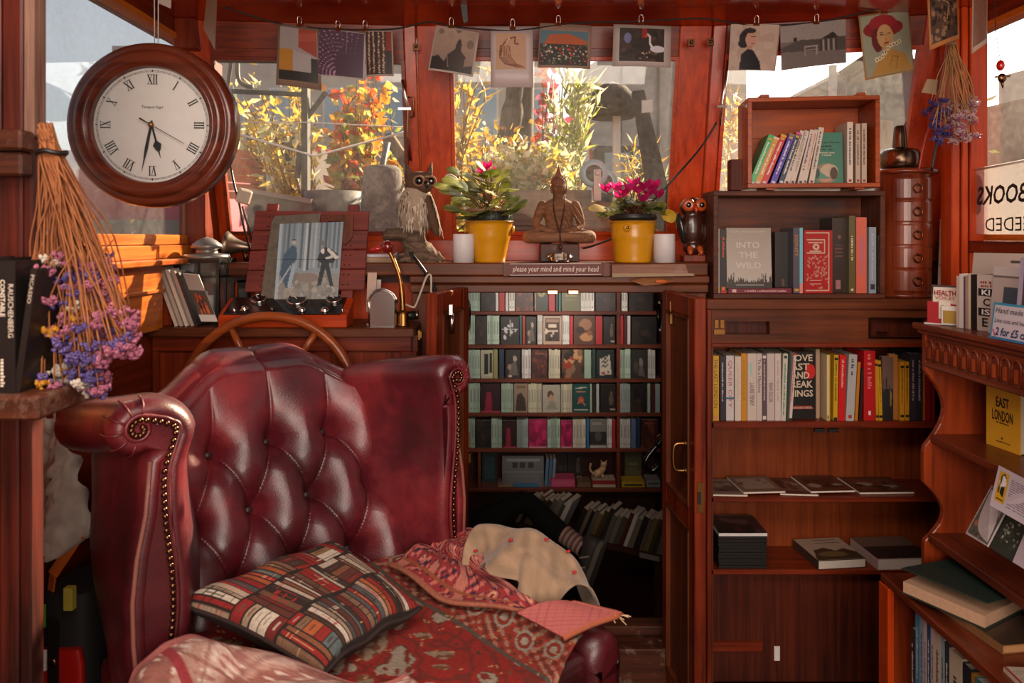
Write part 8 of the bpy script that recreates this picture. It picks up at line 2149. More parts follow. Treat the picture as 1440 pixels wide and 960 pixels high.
m = MB(); strokes(m,Mk @ Vector((.025,-.0004,.124)),ex,(0,0,1),.03,.009,seed=1); strokes(m,Mk @ Vector((.025,-.0004,.114)),ex,(0,0,1),.028,.007,seed=2); m.build('red_print',plain('#8a2a28',.6),t)
x += dirv.x * w; y += dirv.y * w
# hand-written sign in front
cv = Canvas(80,52,'#c4b8be'); cv.rect(0,0,1,.07,'#2a86a8'); cv.rect(0,.93,1,1,'#2a6a9a'); cv.rect(0,0,.03,1,'#2a86a8'); cv.line([(.05,.75),(.09,.9)],.03,'#c04a7a'); cv.noise(.03)
q0,q1 = at(1392,461,1.66),at(1470,474,1.50); q0.z = BTz + .001; q1.z = BTz + .001
q = [q0,q1,q1 + Vector((.016,.008,.083)),q0 + Vector((.016,.008,.083))]
n = (q[1] - q[0]).cross(q[3] - q[0]).normalized()
m = MB(); m.slab(q,-n * .003); t = tag(m.build('price_sign',M_['white']),'white hand-lettered sign with blue border about hand made cards','sign')
print_on(cv,lambda u,v: (q[0] * (1 - u) + q[1] * u) * v + (q[3] * (1 - u) + q[2] * u) * (1 - v) + n * .0008,'sign_print',t)
ex = (q[1] - q[0]).normalized(); ey = (q[3] - q[0]).normalized(); Ls = (q[1] - q[0]).length
def sp(u,v): return (q[0] * (1 - u) + q[1] * u) * (1 - v) + (q[3] * (1 - u) + q[2] * u) * v + n * .0012
m = MB(); letter(m,'Hand made original',sp(.50,.77),ex,ey,width=Ls * .86,height=.017,slant=.15); letter(m,'Lino cuts and handprinted',sp(.5,.50),ex,ey,width=Ls * .86,height=.013,slant=.15); m.build('sign_writing',plain('#1c1c24',.6),t)
m = MB(); letter(m,'2 for £5 cards',sp(.48,.22),ex,ey,width=Ls * .74,height=.019,slant=.15); m.build('sign_price',plain('#1a2a5a',.6),t)
# big prints standing behind
def standing(label,px0,py0,px1,py1,Y0,Y1,cv,col,hgt,name='art_print'):
  q0,q1 = at(px0,py1,Y0),at(px1,py1,Y1); q0.z = q1.z = BTz
  q = [q0,q1,q1 + Vector((.02,.006,hgt)),q0 + Vector((.02,.006,hgt))]; n = (q[1] - q[0]).cross(q[3] - q[0]).normalized()
  m = MB(); m.slab(q,-n * .003); o = tag(m.build(name,plain(col,.6)),label,'print',grp)
  print_on(cv,lambda u,v: (q[0] * (1 - u) + q[1] * u) * v + (q[3] * (1 - u) + q[2] * u) * (1 - v) + n * .0008,'print_face',o); return o
cv = Canvas(60,60,'#b3a297'); cv.ell(.35,.72,.16,.16,'#6a5c54'); cv.ell(.33,.72,.09,.1,'#8a7a70'); cv.scrawl(.62,.06,.98,.16,1,'#3a302c',.03)
for k in range(14): cv.line([(.3 + random.uniform(-.1,.1),.6),(.3 + random.uniform(-.2,.2),.52)],.012,'#4a403a')
standing('beige print with sketched hair standing at the back of the carved bookcase top',1361,343,1452,455,1.90,1.74,cv,'#b3a297',.195)
cv = Canvas(60,70,'#c0b0a8'); cv.rect(0,0,1,.14,'#cfc6c2'); cv.rect(0,.14,1,.16,'#6a605c'); cv.rect(.28,.3,.92,.95,'#3a4652'); cv.ell(.9,.6,.12,.2,'#a87a60'); cv.ell(.75,.9,.3,.08,'#6a2c28'); cv.noise(.03)
standing('white framed print of a figure on dark blue behind the hand-lettered sign',1390,352,1450,458,1.76,1.62,cv,'#c0b0a8',.165)
cv = Canvas(40,70,'#a89ab0'); cv.rect(.15,.1,1,1,'#4a3a34'); cv.ell(.65,.5,.22,.3,'#b8986c'); cv.ell(.7,.55,.14,.2,'#c0a090'); cv.noise(.04)
standing('lilac framed portrait print at the frame edge on the carved bookcase',1426,342,1475,458,1.62,1.52,cv,'#a89ab0',.19)
# ------------------------------------------------------------------ pictures pegged along the cord
SY = 2.30
cord = [(302,6,2.24),(340,18,2.26),(392,33,SY),(450,40,SY),(515,42,SY),(560,40,SY),(604,31,SY),(645,38,SY),(720,43,SY),(795,34,SY),(850,31,SY),(905,30,SY),(985,26,SY),(1030,32,SY),(1065,36,SY),(1150,31,SY),(1245,10,2.26),(1290,0,2.2),(1345,-12,2.1)]
m = MB(); cp = poly_curve([at(*c) for c in cord],6); m.tube(cp,.0028,6)
for i,p in enumerate(cp):
  if i % 3 == 0: m.ball(p,.0038,6,4)
tag(m.build('picture_line',M_['string']),'dark cord strung under the ceiling carrying the pegged pictures','cord')
copper = plain('#a8613c',.3,.9)
def clip(px,py,label,Y=SY):
  p = at(px,py,Y); t = thing('binder_clip',label,'clip',p,'binder clips on the cord')
  m = MB(); m.slab([p + V(-.010,-.007,-.004),p + V(.010,-.007,-.004),p + V(.009,-.002,.012),p + V(-.009,-.002,.012)],(0,.010,0)); m.build('clip_body',copper,t)
  m = MB()
  m.tube(poly_curve([p + V(-.006,-.007,.003),p + V(-.006,-.008,.022),p + V(0,-.008,.028),p + V(.006,-.008,.022),p + V(.006,-.007,.003)],4),.0011,5); m.build('clip_wire',M_['chrome'],t)
def picture(label,quad,cv,card,margin=(0,0,0,0),Y=SY,bow=.004,name='pegged_picture',group='pictures pegged along the cord'):
  """quad: pixel corners bl, br, tr, tl"""
  q = [at(x,y,Y + dy) for (x,y),dy in zip(quad,(-.012,-.012,0,0))]
  n = (q[1] - q[0]).cross(q[3] - q[0]).normalized()
  f = lambda u,v: (q[0] * (1 - u) + q[1] * u) * v + (q[3] * (1 - u) + q[2] * u) * (1 - v) + n * bow * math.sin(PI * u) * (0.3 + v)
  m = MB(); m.grid([[f(i / 8,j / 4) for i in range(9)] for j in range(5)]); o = m.build(name,plain(card,.45,var=.02)); md = o.modifiers.new('solid','SOLIDIFY'); md.thickness = .0016; md.offset = -1
  tag(o,label,'picture',group)
  a,b,c,d = margin
  print_on(cv,lambda u,v: f(a + u * (1 - a - c),b + v * (1 - b - d)) + n * .0010,'picture_print',o)
  return o
cv = Canvas(50,70,'#8f8482'); cv.poly([(.5,0),(1,0),(1,.52),(.5,.36)],'#8e3a2c'); cv.poly([(.5,.1),(1,.05),(1,.2),(.5,.25)],'#a5503c',.6); cv.rect(0,.42,.35,.82,'#a5702a'); cv.rect(0,.82,1,1,'#2a2622'); cv.rect(.82,.55,1,1,'#2a2622'); cv.poly([(.35,.42),(.82,.5),(.82,.82),(.35,.82)],'#9a9090'); cv.noise(.03)
picture('orange grey and black abstract picture, first on the cord from the left',[(388,119),(452,127),(449,40),(391,32)],cv,'#7a6456',(.06,.05,.06,.10))
cv = Canvas(64,66,'#4a3444')
X,Yv = cv.u,cv.v
for k in range(11):
  for j in range(15):
    r = .06 + .085 * k; a = -.35 + j * .14 + .1 * k; cv.ell(.42 + r * math.cos(a + 2.6),.95 + r * 1.05 * math.sin(a + 2.6 + PI) * -1 - 2 * 0,.022,.011,random.choice(['#b08aa0','#a07e94','#8a6880']))
for k in range(7): cv.line([(.1 + .13 * k,0),(.3 + .08 * k,.5)],.006,'#7a5c72')
cv.noise(.05)
picture('purple dotted picture, second on the cord from the left',[(447,106),(513,112),(515,47),(449,39)],cv,'#b8a8a8',(.0,.02,.04,.02))
cv = Canvas(40,70,'#3a2a26');
for x in (.12,.3,.5,.68):
  for k in range(26): cv.ell(x + random.uniform(-.02,.02),k / 26,.035,.016,random.choice(['#b59a84','#8a6a54','#c9b09a']))
cv.rect(.78,0,1,.45,'#7a2a20'); cv.rect(.8,.45,1,1,'#2a1c18'); cv.noise(.06)
picture('narrow brown picture of candle-like columns, third on the cord',[(515,108),(554,107),(552,43),(513,43)],cv,'#a8948a',(.03,.03,.05,.04))
cv = Canvas(60,64,'#93796a'); cv.a *= (1.15 - .5 * cv.v)[...,None]; cv.poly([(.44,.95),(.36,.62),(.52,.48),(.55,.3),(.6,.22),(.66,.3),(.68,.5),(.8,.62),(.78,.95)],'#33241d'); cv.ell(.61,.26,.035,.05,'#2c201a'); cv.poly([(.0,1),(0,.72),(.15,.66),(.3,.8),(.36,.66),(.42,1)],'#231814'); cv.poly([(.75,1),(.8,.85),(1,.8),(1,1)],'#231814'); cv.rect(0,.92,1,1,'#241a16')
for k in range(5): cv.rect(.54 + .05 * (k % 3),.5 + .07 * k,.565 + .05 * (k % 3),.54 + .07 * k,'#2c201a')
cv.blobs(10,['#8f7868','#6b574c'],.06,.12,(0,0,1,.3)); cv.noise(.05)
picture('tilted sepia picture of a domed tower, fourth on the cord',[(602,98),(665,108),(674,46),(613,35)],cv,'#b9a9a0',(.03,.03,.04,.04))
cv = Canvas(50,56,'#b08a6e');
for k in range(7): cv.line([(.15 + .05 * k,.35),(.12 + .06 * k,.65),(.3 + .06 * k,.85),(.75 + .03 * k,.95)],.03,random.choice(['#7a4428','#8a5234','#5c3220']))
cv.line([(.15,.6),(.2,.35),(.4,.15),(.65,.1),(.62,.28),(.75,.3)],.05,'#6e3a20'); cv.line([(.35,.25),(.45,.12)],.04,'#c9a88c'); cv.noise(.05)
picture('white bordered picture of a brown winding creature, fifth on the cord',[(690,123),(750,123),(749,39),(690,39)],cv,'#b5a3a2',(.12,.10,.16,.30))
cv = Canvas(76,56,'#4c6470'); cv.poly([(.1,.35),(.2,.12),(.6,.08),(.98,.28),(.98,.42),(.05,.42)],'#a2502c'); cv.rect(0,.4,1,1,'#2c2a24')
for k in range(170): cv.ell(random.random(),random.uniform(.42,.96),.016,.022,random.choice(['#c9b8a4','#1c1714','#8a7c6c','#17130f','#a83020','#5a6a4a']))
cv.ell(.62,.55,.03,.04,'#b81c1c'); cv.ell(.66,.7,.025,.03,'#b81c1c'); cv.noise(.06)
picture('crowd picture under an orange roof in a clear sleeve, sixth on the cord',[(756,95),(830,97),(832,36),(759,32)],cv,'#93786a',(.02,.16,.06,.06))
cv = Canvas(76,60,'#2c211c'); cv.blobs(30,['#3a2a22','#201612','#4a3228'],.05,.12); cv.ell(.18,.3,.08,.16,'#6a6a90'); cv.rect(.5,.0,.6,.3,'#8a1c20'); cv.ell(.85,.62,.17,.1,'#c2bcc4'); cv.line([(.74,.6),(.68,.45),(.68,.25),(.63,.18)],.045,'#cdc7cc'); cv.line([(.63,.19),(.59,.24)],.03,'#b8683c'); cv.blobs(8,['#b8a48c'],.012,.02,(.3,.7,.9,.95)); cv.noise(.05)
picture('white bordered picture of a swan, seventh on the cord',[(861,93),(943,95),(944,37),(863,34)],cv,'#a99a94',(.11,.08,.12,.12))
cv = Canvas(56,60,'#b09a8c'); cv.blobs(20,['#b8a294','#a88f82'],.05,.12); cv.ell(.36,.30,.17,.20,'#1f1a1c'); cv.ell(.28,.42,.11,.1,'#1f1a1c'); cv.ell(.44,.33,.12,.17,'#b58a78'); cv.ell(.40,.14,.13,.06,'#241e20'); cv.poly([(.36,.46),(.48,.46),(.48,.58),(.36,.56)],'#a87f6e'); cv.poly([(.22,1),(.25,.66),(.38,.54),(.5,.57),(.66,.82),(.70,1)],'#1c1c20'); cv.line([(.44,.27),(.47,.27)],.02,'#1c1416'); cv.line([(.5,.27),(.54,.28)],.02,'#1c1416'); cv.line([(.46,.42),(.51,.42)],.022,'#8a2c2c'); cv.noise(.03)
picture('portrait of a dark-haired woman in a black jumper, eighth on the cord',[(1024,99),(1090,100),(1098,35),(1028,34)],cv,'#a8948a',(.0,.0,.03,.0))
cv = Canvas(76,58,'#6a605c'); cv.rect(0,0,1,.38,'#8a807c'); cv.poly([(0,.5),(.3,.36),(.6,.4),(1,.38),(1,.7),(0,.6)],'#4a4240'); cv.ell(.22,.34,.03,.06,'#2a2424'); cv.poly([(.6,.4),(.8,.25),(.85,.33),(.9,.4)],'#2c2626')
for k in range(7): cv.rect(.60 + k * .04,.42,.615 + k * .04,.68,'#8f8582' if k % 2 else '#3a3332')
cv.rect(.35,.52,.56,.56,'#8f8582'); cv.rect(.35,.6,.56,.63,'#8f8582'); cv.line([(.36,.56),(.36,.74)],.02,'#8f8582'); cv.line([(.54,.56),(.54,.74)],.02,'#8f8582'); cv.noise(.05)
picture('grey picture of a park bench and fence, ninth on the cord',[(1099,99),(1190,88),(1189,27),(1097,38)],cv,'#8f8480',(.0,.0,.0,.0))
cv = Canvas(64,76,'#8a8c78'); cv.ell(.45,.24,.42,.15,'#7a1c22'); cv.ell(.45,.14,.28,.13,'#8a2026'); cv.ell(.3,.42,.12,.2,'#5a1a1c'); cv.ell(.47,.38,.17,.2,'#b08a5c'); cv.poly([(.4,.5),(.58,.5),(.62,.68),(.42,.7)],'#a57e50'); cv.poly([(.1,1),(.3,.72),(.45,.66),(.62,.62),(.85,.72),(1,.98),(1,1)],'#a57c3c')
for k in range(9): cv.ell(.24 + k * .065,.74 - k * .034 + .03 * math.sin(k),.035,.04,'#d0c4a4'); cv.ell(.24 + k * .065,.74 - k * .034 + .03 * math.sin(k),.018,.02,'#4a4438')
cv.line([(.38,.34),(.45,.345)],.02,'#241a14'); cv.line([(.52,.33),(.59,.335)],.02,'#241a14'); cv.line([(.37,.31),(.45,.30)],.014,'#241a14'); cv.line([(.52,.3),(.6,.3)],.014,'#241a14'); cv.line([(.49,.34),(.48,.43),(.5,.44)],.012,'#7a5638'); cv.line([(.44,.49),(.53,.485)],.025,'#8a2420'); cv.line([(.5,.9),(.58,.72),(.7,.75),(.62,.95)],.012,'#6a4a20'); cv.noise(.04)
picture('painted portrait in a red hat, tilted, tenth on the cord',[(1217,113),(1286,99),(1278,12),(1207,22)],cv,'#9a7c50',(.03,.03,.03,.03))
cv = Canvas(40,70,'#4a362c'); cv.blobs(80,['#2a1c16','#6a4c3a','#8a6a52','#1c1310'],.03,.08); cv.line([(.3,.1),(.7,.3),(.6,.6)],.03,'#a5846a'); cv.noise(.1)
picture('dark etching with orange border at the right corner of the cord',[(1307,71),(1349,54),(1347,-20),(1304,-10)],cv,'#b0703c',(.06,.02,.06,.08),Y=2.05)
picture('brown picture hanging nearest the right window',[(1366,76),(1388,60),(1389,-25),(1368,-20)],Canvas(20,40,'#6a4436').noise(.1),'#a89080',(.06,.02,.06,.08),Y=1.9)
# two cards hanging edge-on at the left end
m = MB(); m.slab([at(286,40,2.10),at(302,70,2.02),at(305,-5,2.02),at(291,-5,2.10)],(.0,.003,0)); tag(m.build('pegged_picture',plain('#8a6a58',.5)),'pale edged picture hanging almost edge-on near the clock','picture','pictures pegged along the cord')
m = MB(); m.slab([at(222,4,1.95),at(240,12,1.95),at(241,-12,1.95),at(224,-12,1.95)],(.0,.003,0)); tag(m.build('pegged_picture',plain('#b8a89c',.5)),'small white card at the top edge above the clock','picture','pictures pegged along the cord')
for px,py,lb in ((422,36,'copper clip on the abstract picture'),(476,42,'copper clip on the purple dotted picture'),(514,42,'copper clip on the narrow column picture'),(635,38,'copper clip on the domed tower picture'),(721,40,'copper clip on the winding creature picture'),(785,35,'copper clip on the crowd picture'),(901,34,'copper clip on the swan picture'),(1063,35,'copper clip on the dark-haired woman portrait'),(1147,33,'copper clip on the park bench picture'),(1243,18,'copper clip on the red hat portrait')):
  clip(px,py,lb,SY - .001)
m = MB(); m.slab([at(645,-8,2.22),at(656,-8,2.22),at(658,30,2.22),at(652,32,2.22)],(0,.008,0)); tag(m.build('ceiling_hook',M_['black']),'dark iron hook hanging from the ceiling above the tower picture','hook')
# ------------------------------------------------------------------ right-hand window: dried flowers, trinket, book sign, cables
b = thing('dried_flower_bunch','small dried bunch with pale pink and purple heads by the right window post','dried flowers',at(1340,200,2.12))
rnd = random.Random(15); m = MB(); heads = []
tie = at(1338,62,2.12)
for k in range(46):
  hx,hy = rnd.uniform(1304,1374),rnd.uniform(140,196); d = 2.12 + rnd.uniform(-.05,.05); e = at(hx,hy,d)
  p1 = tie + V(rnd.uniform(-.01,.01),rnd.uniform(-.01,.01),0); mid = p1.lerp(e,.6) + V(rnd.uniform(-.02,.02),0,.01)
  m.tube(poly_curve([tie + V(rnd.uniform(-.008,.008),0,.05),p1,mid,e],4),.0012,4); heads.append((e,hx))
  heads.append((e + V(rnd.uniform(-.015,.015),rnd.uniform(-.02,.02),rnd.uniform(-.015,.015)),hx))
m.build('stems',plain('#a5784c',.8,var=.2),b)['kind'] = 'stuff'
pal['pale'] = '#c9a0a4'; pal['indigo'] = '#4a3a7a'
scatter_heads(b,heads,lambda hx: rnd.choice(('pale','pale','pale','pink')) if hx > 1334 else rnd.choice(('indigo','indigo','purple')))
m = MB(); m.tube([tie + V(.012 * math.cos(t),.012 * math.sin(t),0) for t in [2 * PI * k / 14 for k in range(14)]],.003,5,closed=True); m.tube([tie,V(tie.x,tie.y,ZC)],.002,5); m.build('twine',plain('#a58a64',.9),b)
m = MB(); m.tube(poly_curve([at(1332,40,2.2),at(1326,90,2.2),at(1316,150,2.2),at(1300,200,2.21),at(1292,240,2.22)],5),.003,6); tag(m.build('red_wire',plain('#a01c18',.4)),'red wire running down the right corner post','cable')
m = MB(); m.tube(poly_curve([at(1336,30,2.21),at(1326,90,2.22),at(1318,140,2.22),at(1320,180,2.22),at(1310,240,2.22)],5),.004,6); tag(m.build('black_wire',M_['cable']),'black wire beside the red one on the right corner post','cable')
m = MB(); m.slab([at(1296,130,2.2),at(1316,133,2.2),at(1319,112,2.2),at(1304,111,2.2)],(0,.003,0)); tag(m.build('paper_tag',plain('#a58a6c',.8)),'curled tan paper tag by the wires of the right post','tag')
p = at(1407,92,1.85); t = thing('hanging_trinket','red and bronze bead trinket dangling in the right window','trinket',p)
m = MB(); m.ball(p,(.010,.010,.014),12,8); m.build('red_bead',plain('#b8140f',.25,coat=.5),t); m = MB(); m.ball(p + V(.004,0,-.032),(.012,.008,.012),8,6); m.bar(p + V(-.015,0,-.03),p + V(.024,0,-.028),.005,.004); m.tube([p + V(.004,0,-.04),p + V(.006,0,-.06)],[.006,.001],6); m.build('bronze_charm',M_['bronze'],t); m = MB(); m.tube([p + V(0,0,.01),p + V(-.012,0,.08),V(p.x - .02,p.y,ZC)],.001,4); m.build('thread',M_['string'],t)
# acetate sign on the window
am,ant,ab = new_mat('sign_acetate'); N = ant.nodes; L = ant.links
tr = N.new('ShaderNodeBsdfTransparent'); df = N.new('ShaderNodeBsdfTranslucent'); df.inputs[0].default_value = (.72,.66,.64,1); d2 = N.new('ShaderNodeBsdfDiffuse'); d2.inputs[0].default_value = (.62,.56,.54,1)
mx = N.new('ShaderNodeMixShader'); L.new(df.outputs[0],mx.inputs[1]); L.new(d2.outputs[0],mx.inputs[2]); m2 = N.new('ShaderNodeMixShader'); m2.inputs[0].default_value = .24; L.new(tr.outputs[0],m2.inputs[1]); L.new(mx.outputs[0],m2.inputs[2]); L.new(m2.outputs[0],N['Material Output'].inputs[0])
XS = 1.462
def wpt(px,py): Y = XS / ((px - 720) / 1000); return V(XS,Y,EYE - (py - 335) / 1000 * Y)
t = thing('window_sign','clear acetate sign reading BOOKS NEEDED seen from behind on the right window','sign',wpt(1380,325))
q = [wpt(1372,329),wpt(1500,330),wpt(1500,215),wpt(1349,243)]
m = MB(); m.slab(q,(.0015,0,0)); m.build('acetate',am,t)
m = MB(); m.tube([wpt(1349,243),wpt(1424,229),wpt(1500,215)],.004,5); m.build('white_edge',M_['white'],t)
m = MB(); letter(m,'BOOKS',V(XS - .002,2.125,1.402),(0,1,0),(0,0,1),width=.215,height=.058,slant=-.18); letter(m,'NEEDED',V(XS - .002,2.075,1.312),(0,1,0),(0,0,1),width=.24,height=.040); m.build('sign_lettering',M_['black'],t)
m = MB(); c = wpt(1372,268) + V(.004,0,0); m.slab([c + V(0,.034 * math.cos(a),.052 * math.sin(a)) for a in [2 * PI * k / 20 for k in range(20)]][::-1],(-.0006,0,0)); c2_ = wpt(1373,292) + V(.004,0,0); m.slab([c2_ + V(-.001,.022 * math.cos(a),.022 * math.sin(a)) for a in [2 * PI * k / 16 for k in range(16)]][::-1],(-.0012,0,0)); m.build('red_blob',plain('#c04a40',.5,trans=.3),t)
# ------------------------------------------------------------------ outside: foredeck, garden pots, neighbouring boats, quay
DZ = 1.17
struct(MB().box(-1.6,2.2,2.67,5.2,DZ - .06,DZ - .0),'floor_foredeck',plain('#6a5c50',.8,bump=.3,scale=25))
struct(MB().box(-40,40,5.2,60,.28,.3).box(-40,-1.6,-20,5.2,.28,.3).box(2.2,40,-20,5.2,.28,.3),'floor_quay',plain('#7d7064',.85,var=.15,scale=2))
rnd = random.Random(77)
def dk_(c,k=.9):
  c = c.lstrip('#'); return '#%02x%02x%02x' % tuple(int(int(c[i:i + 2],16) * k) for i in (0,2,4))
_leaf = leaf_mat
def leaf_mat(a,b,n,t): return _leaf(dk_(a),dk_(b,.97),n,t)
def gz(px,py,Y): return at(px,py,Y)
def lance(c,d,L,w,rnd):
  d = d.normalized(); s = d.cross(Vector((rnd.gauss(0,1),rnd.gauss(0,1),rnd.gauss(0,1)))).normalized()
  n = d.cross(s)
  return [c,c + d * L * .35 + s * w,c + d * L + n * L * .12,c + d * L * .35 - s * w],[(0,1,2,3)]
def bush(name,label,base,stems,L,w,mats,per,spread,cat='plant',group=None,droop=0.0,stemc='#5a3f28',sw=.006,along=(.25,1.0),up=.4):
  """stems: list of tip points; leaves scattered along each"""
  t = thing(name,label,cat,base,group)
  m = MB(); f = MB()
  for tip in stems:
    b0 = Vector(base) + V(rnd.uniform(-.05,.05),rnd.uniform(-.05,.05),0)
    mid = b0.lerp(tip,.5) + V(rnd.uniform(-.06,.06),rnd.uniform(-.05,.05),.04)
    pp = poly_curve([b0,mid,tip],6); m.tube(pp,[sw * (1 - .75 * i / len(pp)) for i in range(len(pp))],5)
    for k in range(per):
      x = rnd.uniform(*along) * (len(pp) - 1); i = min(int(x),len(pp) - 2); c = pp[i].lerp(pp[i + 1],x - i)
      d = Vector((rnd.gauss(0,1),rnd.gauss(0,1),rnd.gauss(0,.7) + up - droop)).normalized()
      c = c + Vector((rnd.gauss(0,spread),rnd.gauss(0,spread),rnd.gauss(0,spread)))
      vs,fs = lance(c,d,L * rnd.uniform(.7,1.25),w * rnd.uniform(.8,1.2),rnd); f.add(vs,fs,rnd.randrange(len(mats)))
  m.build('stems',plain(stemc,.8,var=.2),t)
  f.build('foliage',mats,t)['kind'] = 'stuff'
  return t
yl = leaf_mat('#c79a2a','#e2c86a','yellow_willow_leaf',.6); yl2 = leaf_mat('#b0802a','#d8b050','ochre_leaf',.6); rl = leaf_mat('#b02c12','#d8602a','red_vine_leaf',.6); ol = leaf_mat('#d07a14','#eaa83a','orange_leaf',.6); gl_ = leaf_mat('#7a8a2c','#b8b85a','green_leaf',.55); pl = leaf_mat('#c4c48c','#e0dcb8','pale_green_leaf',.6); wl = leaf_mat('#e0d48a','#f0ead0','cream_petal',.5); pk = leaf_mat('#c0506c','#d8808c','pink_petal',.5); dg = leaf_mat('#4a5a1e','#8a923c','dark_green_leaf',.5)
# planter trough behind the Buddha with its yellow-green bush
a,b = at(716,335,3.0),at(832,335,3.0)
t = thing('planter_trough','dark weathered planter trough outside behind the Buddha','planter',((a.x + b.x) / 2,3.1,DZ))
x0,x1 = a.x,b.x; zt_ = EYE + .068 * 3.0
tw = wood('trough_wood','#3a2c24','#6e5c50','X',.8,0,bump=.4)
for z0,z1 in ((DZ,(DZ + zt_) / 2 - .002),((DZ + zt_) / 2 + .002,zt_)): MB().box(x0,x1,3.0,3.02,z0,z1).build('front_board',tw,t,bevel=.003)
MB().box(x0,x1,3.24,3.26,DZ,zt_).build('back_board',tw,t); MB().box(x0,x0 + .02,3.02,3.24,DZ,zt_).build('end_board',tw,t); MB().box(x1 - .02,x1,3.02,3.24,DZ,zt_).build('end_board',tw,t); MB().box(x0 + .02,x1 - .02,3.02,3.24,DZ,zt_ - .03).build('soil',plain('#2a1e16',.95),t)
bush('flowering_bush','yellow-green flowering bush in the trough behind the Buddha',V(.08,3.13,zt_ - .03),[at(rnd.uniform(695,800),rnd.uniform(212,262),3.1 + rnd.uniform(-.1,.14)) for _ in range(46)],.05,.014,[gl_,pl,wl,yl,wl,yl],20,.025,stemc='#6a6a2c',sw=.004,along=(.4,1))
bush('tall_spiky_plant','tall pale green spiky plant outside the middle window',V(.24,3.35,DZ),[at(px,py,3.35 + rnd.uniform(-.05,.1)) for px,py in ((792,108),(800,95),(812,120),(824,98),(834,118),(838,150),(806,150),(820,160),(796,170),(780,140))],.10,.011,[pl,gl_,pl],34,.008,stemc='#a5a878',sw=.007,up=1.3)
bush('pink_flower','pink flowering stem behind the tall spiky plant',V(.17,3.6,DZ),[at(px,py,3.6) for px,py in ((764,105),(778,95),(786,125),(770,140),(790,160))],.055,.024,[pk,pk,rl],16,.022,stemc='#6a5a3a',along=(.6,1))
bush('yellow_willow','yellow-leaved willow outside the left part of the middle window',V(-.33,3.6,DZ),[at(px,py,3.6 + rnd.uniform(-.15,.15)) for px,py in ((640,90),(652,100),(664,80),(676,95),(690,90),(646,140),(660,130),(682,140),(672,170),(650,190),(638,170))],.085,.013,[yl,yl,yl2],22,.012,stemc='#7a5c34',sw=.006,up=.8)
bush('rusty_shrub','low rusty shrub behind the yellow willow',V(-.12,4.6,DZ),[at(rnd.uniform(650,800),rnd.uniform(170,240),4.6 + rnd.uniform(-.3,.3)) for _ in range(36)],.06,.018,[yl2,ol,yl,pl],22,.05,stemc='#6a4a30')
# old forked trunk
t = thing('forked_trunk','grey forked tree trunk outside the middle window','tree',V(-.05,5.6,.3))
bk = wood('grey_bark','#4a3c34','#8a7868','Z',.9,0,fine=25,bump=.8)
m = MB(); m.tube(poly_curve([at(702,505,5.6),at(706,240,5.6),at(716,190,5.6),at(724,130,5.6),at(728,60,5.6)],5),[.12] * 6 + [.09] * 8 + [.07] * 7,10); m.build('trunk',bk,t)
m = MB(); m.tube(poly_curve([at(738,505,5.7),at(736,240,5.7),at(737,130,5.7),at(738,50,5.7)],5),.08,10); m.build('second_trunk',bk,t); m = MB(); m.tube([at(712,235,5.6),at(728,200,5.62),at(735,190,5.66)],.05,8); m.build('fork',bk,t)
# blue pulley wheels on the trough end
p = at(835,244,2.99)
t = thing('pulley_block','pale blue pulley wheels with pinkish cheek outside the middle window','pulley',p)
for q,r,nm in ((p,.058,'front_wheel'),(p + V(.055,.06,-.03),.05,'rear_wheel')):
  m = MB(); m.lathe([(r * .62,-.012),(r,-.016),(r * .9,0),(r,.016),(r * .62,.012)],Matrix.Translation(q) @ Matrix.Rotation(PI / 2,4,'X'),28,cap=False); m.lathe([(.0005,-.008),(r * .64,-.008),(r * .64,.008),(.0005,.008)],Matrix.Translation(q) @ Matrix.Rotation(PI / 2,4,'X'),20,mi=1); m.build(nm,[plain('#7a98a8',.5),plain('#3a332e',.7)],t)
m = MB(); m.cbox(p + V(.012,-.022,-.05),(.03,.012,.13)); m.ball(p + V(.012,-.03,0),(.012,.006,.012),10,6); m.build('cheek',plain('#a89a98',.5),t)
m = MB(); m.cbox(p + V(.02,.03,-.19),(.14,.10,.14)); m.build('pulley_foot',tw,t)
# white post with dark thatch-like cover, slanted plank with a white notice
t = thing('covered_post','white post under a dark shaggy cover outside the middle window','post',at(867,330,4.4))
p0 = at(867,340,4.4); m = MB(); m.box(p0.x - .022,p0.x + .022,4.38,4.42,DZ,EYE + .18 * 4.4); m.build('post',M_['white'],t)
m = MB(); q = at(860,152,4.4); m.lathe([(.02,.16),(.09,.13),(.16,.05),(.165,-.02),(.14,-.06),(.02,-.05)],Matrix.Translation(q),18); m.build('shaggy_cover',plain('#4a362c',.95,var=.3,bump=.8,scale=40),t)
m = MB(); a,b,c,d = at(890,128,4.0),at(906,126,4.0),at(956,330,4.0),at(920,330,4.0)
t = thing('slanted_plank','dark slanted plank with a white notice outside the middle window','plank',d)
m.slab([d,c,b,a],(0,.05,0)); m.build('plank',plain('#3a302c',.7,var=.2),t)
m = MB(); q = at(910,150,3.985); m.slab([q + V(-.03,0,-.035),q + V(.032,0,-.028),q + V(.03,0,.04),q + V(-.03,0,.035)],(0,.004,0)); m.build('notice',M_['white'],t)
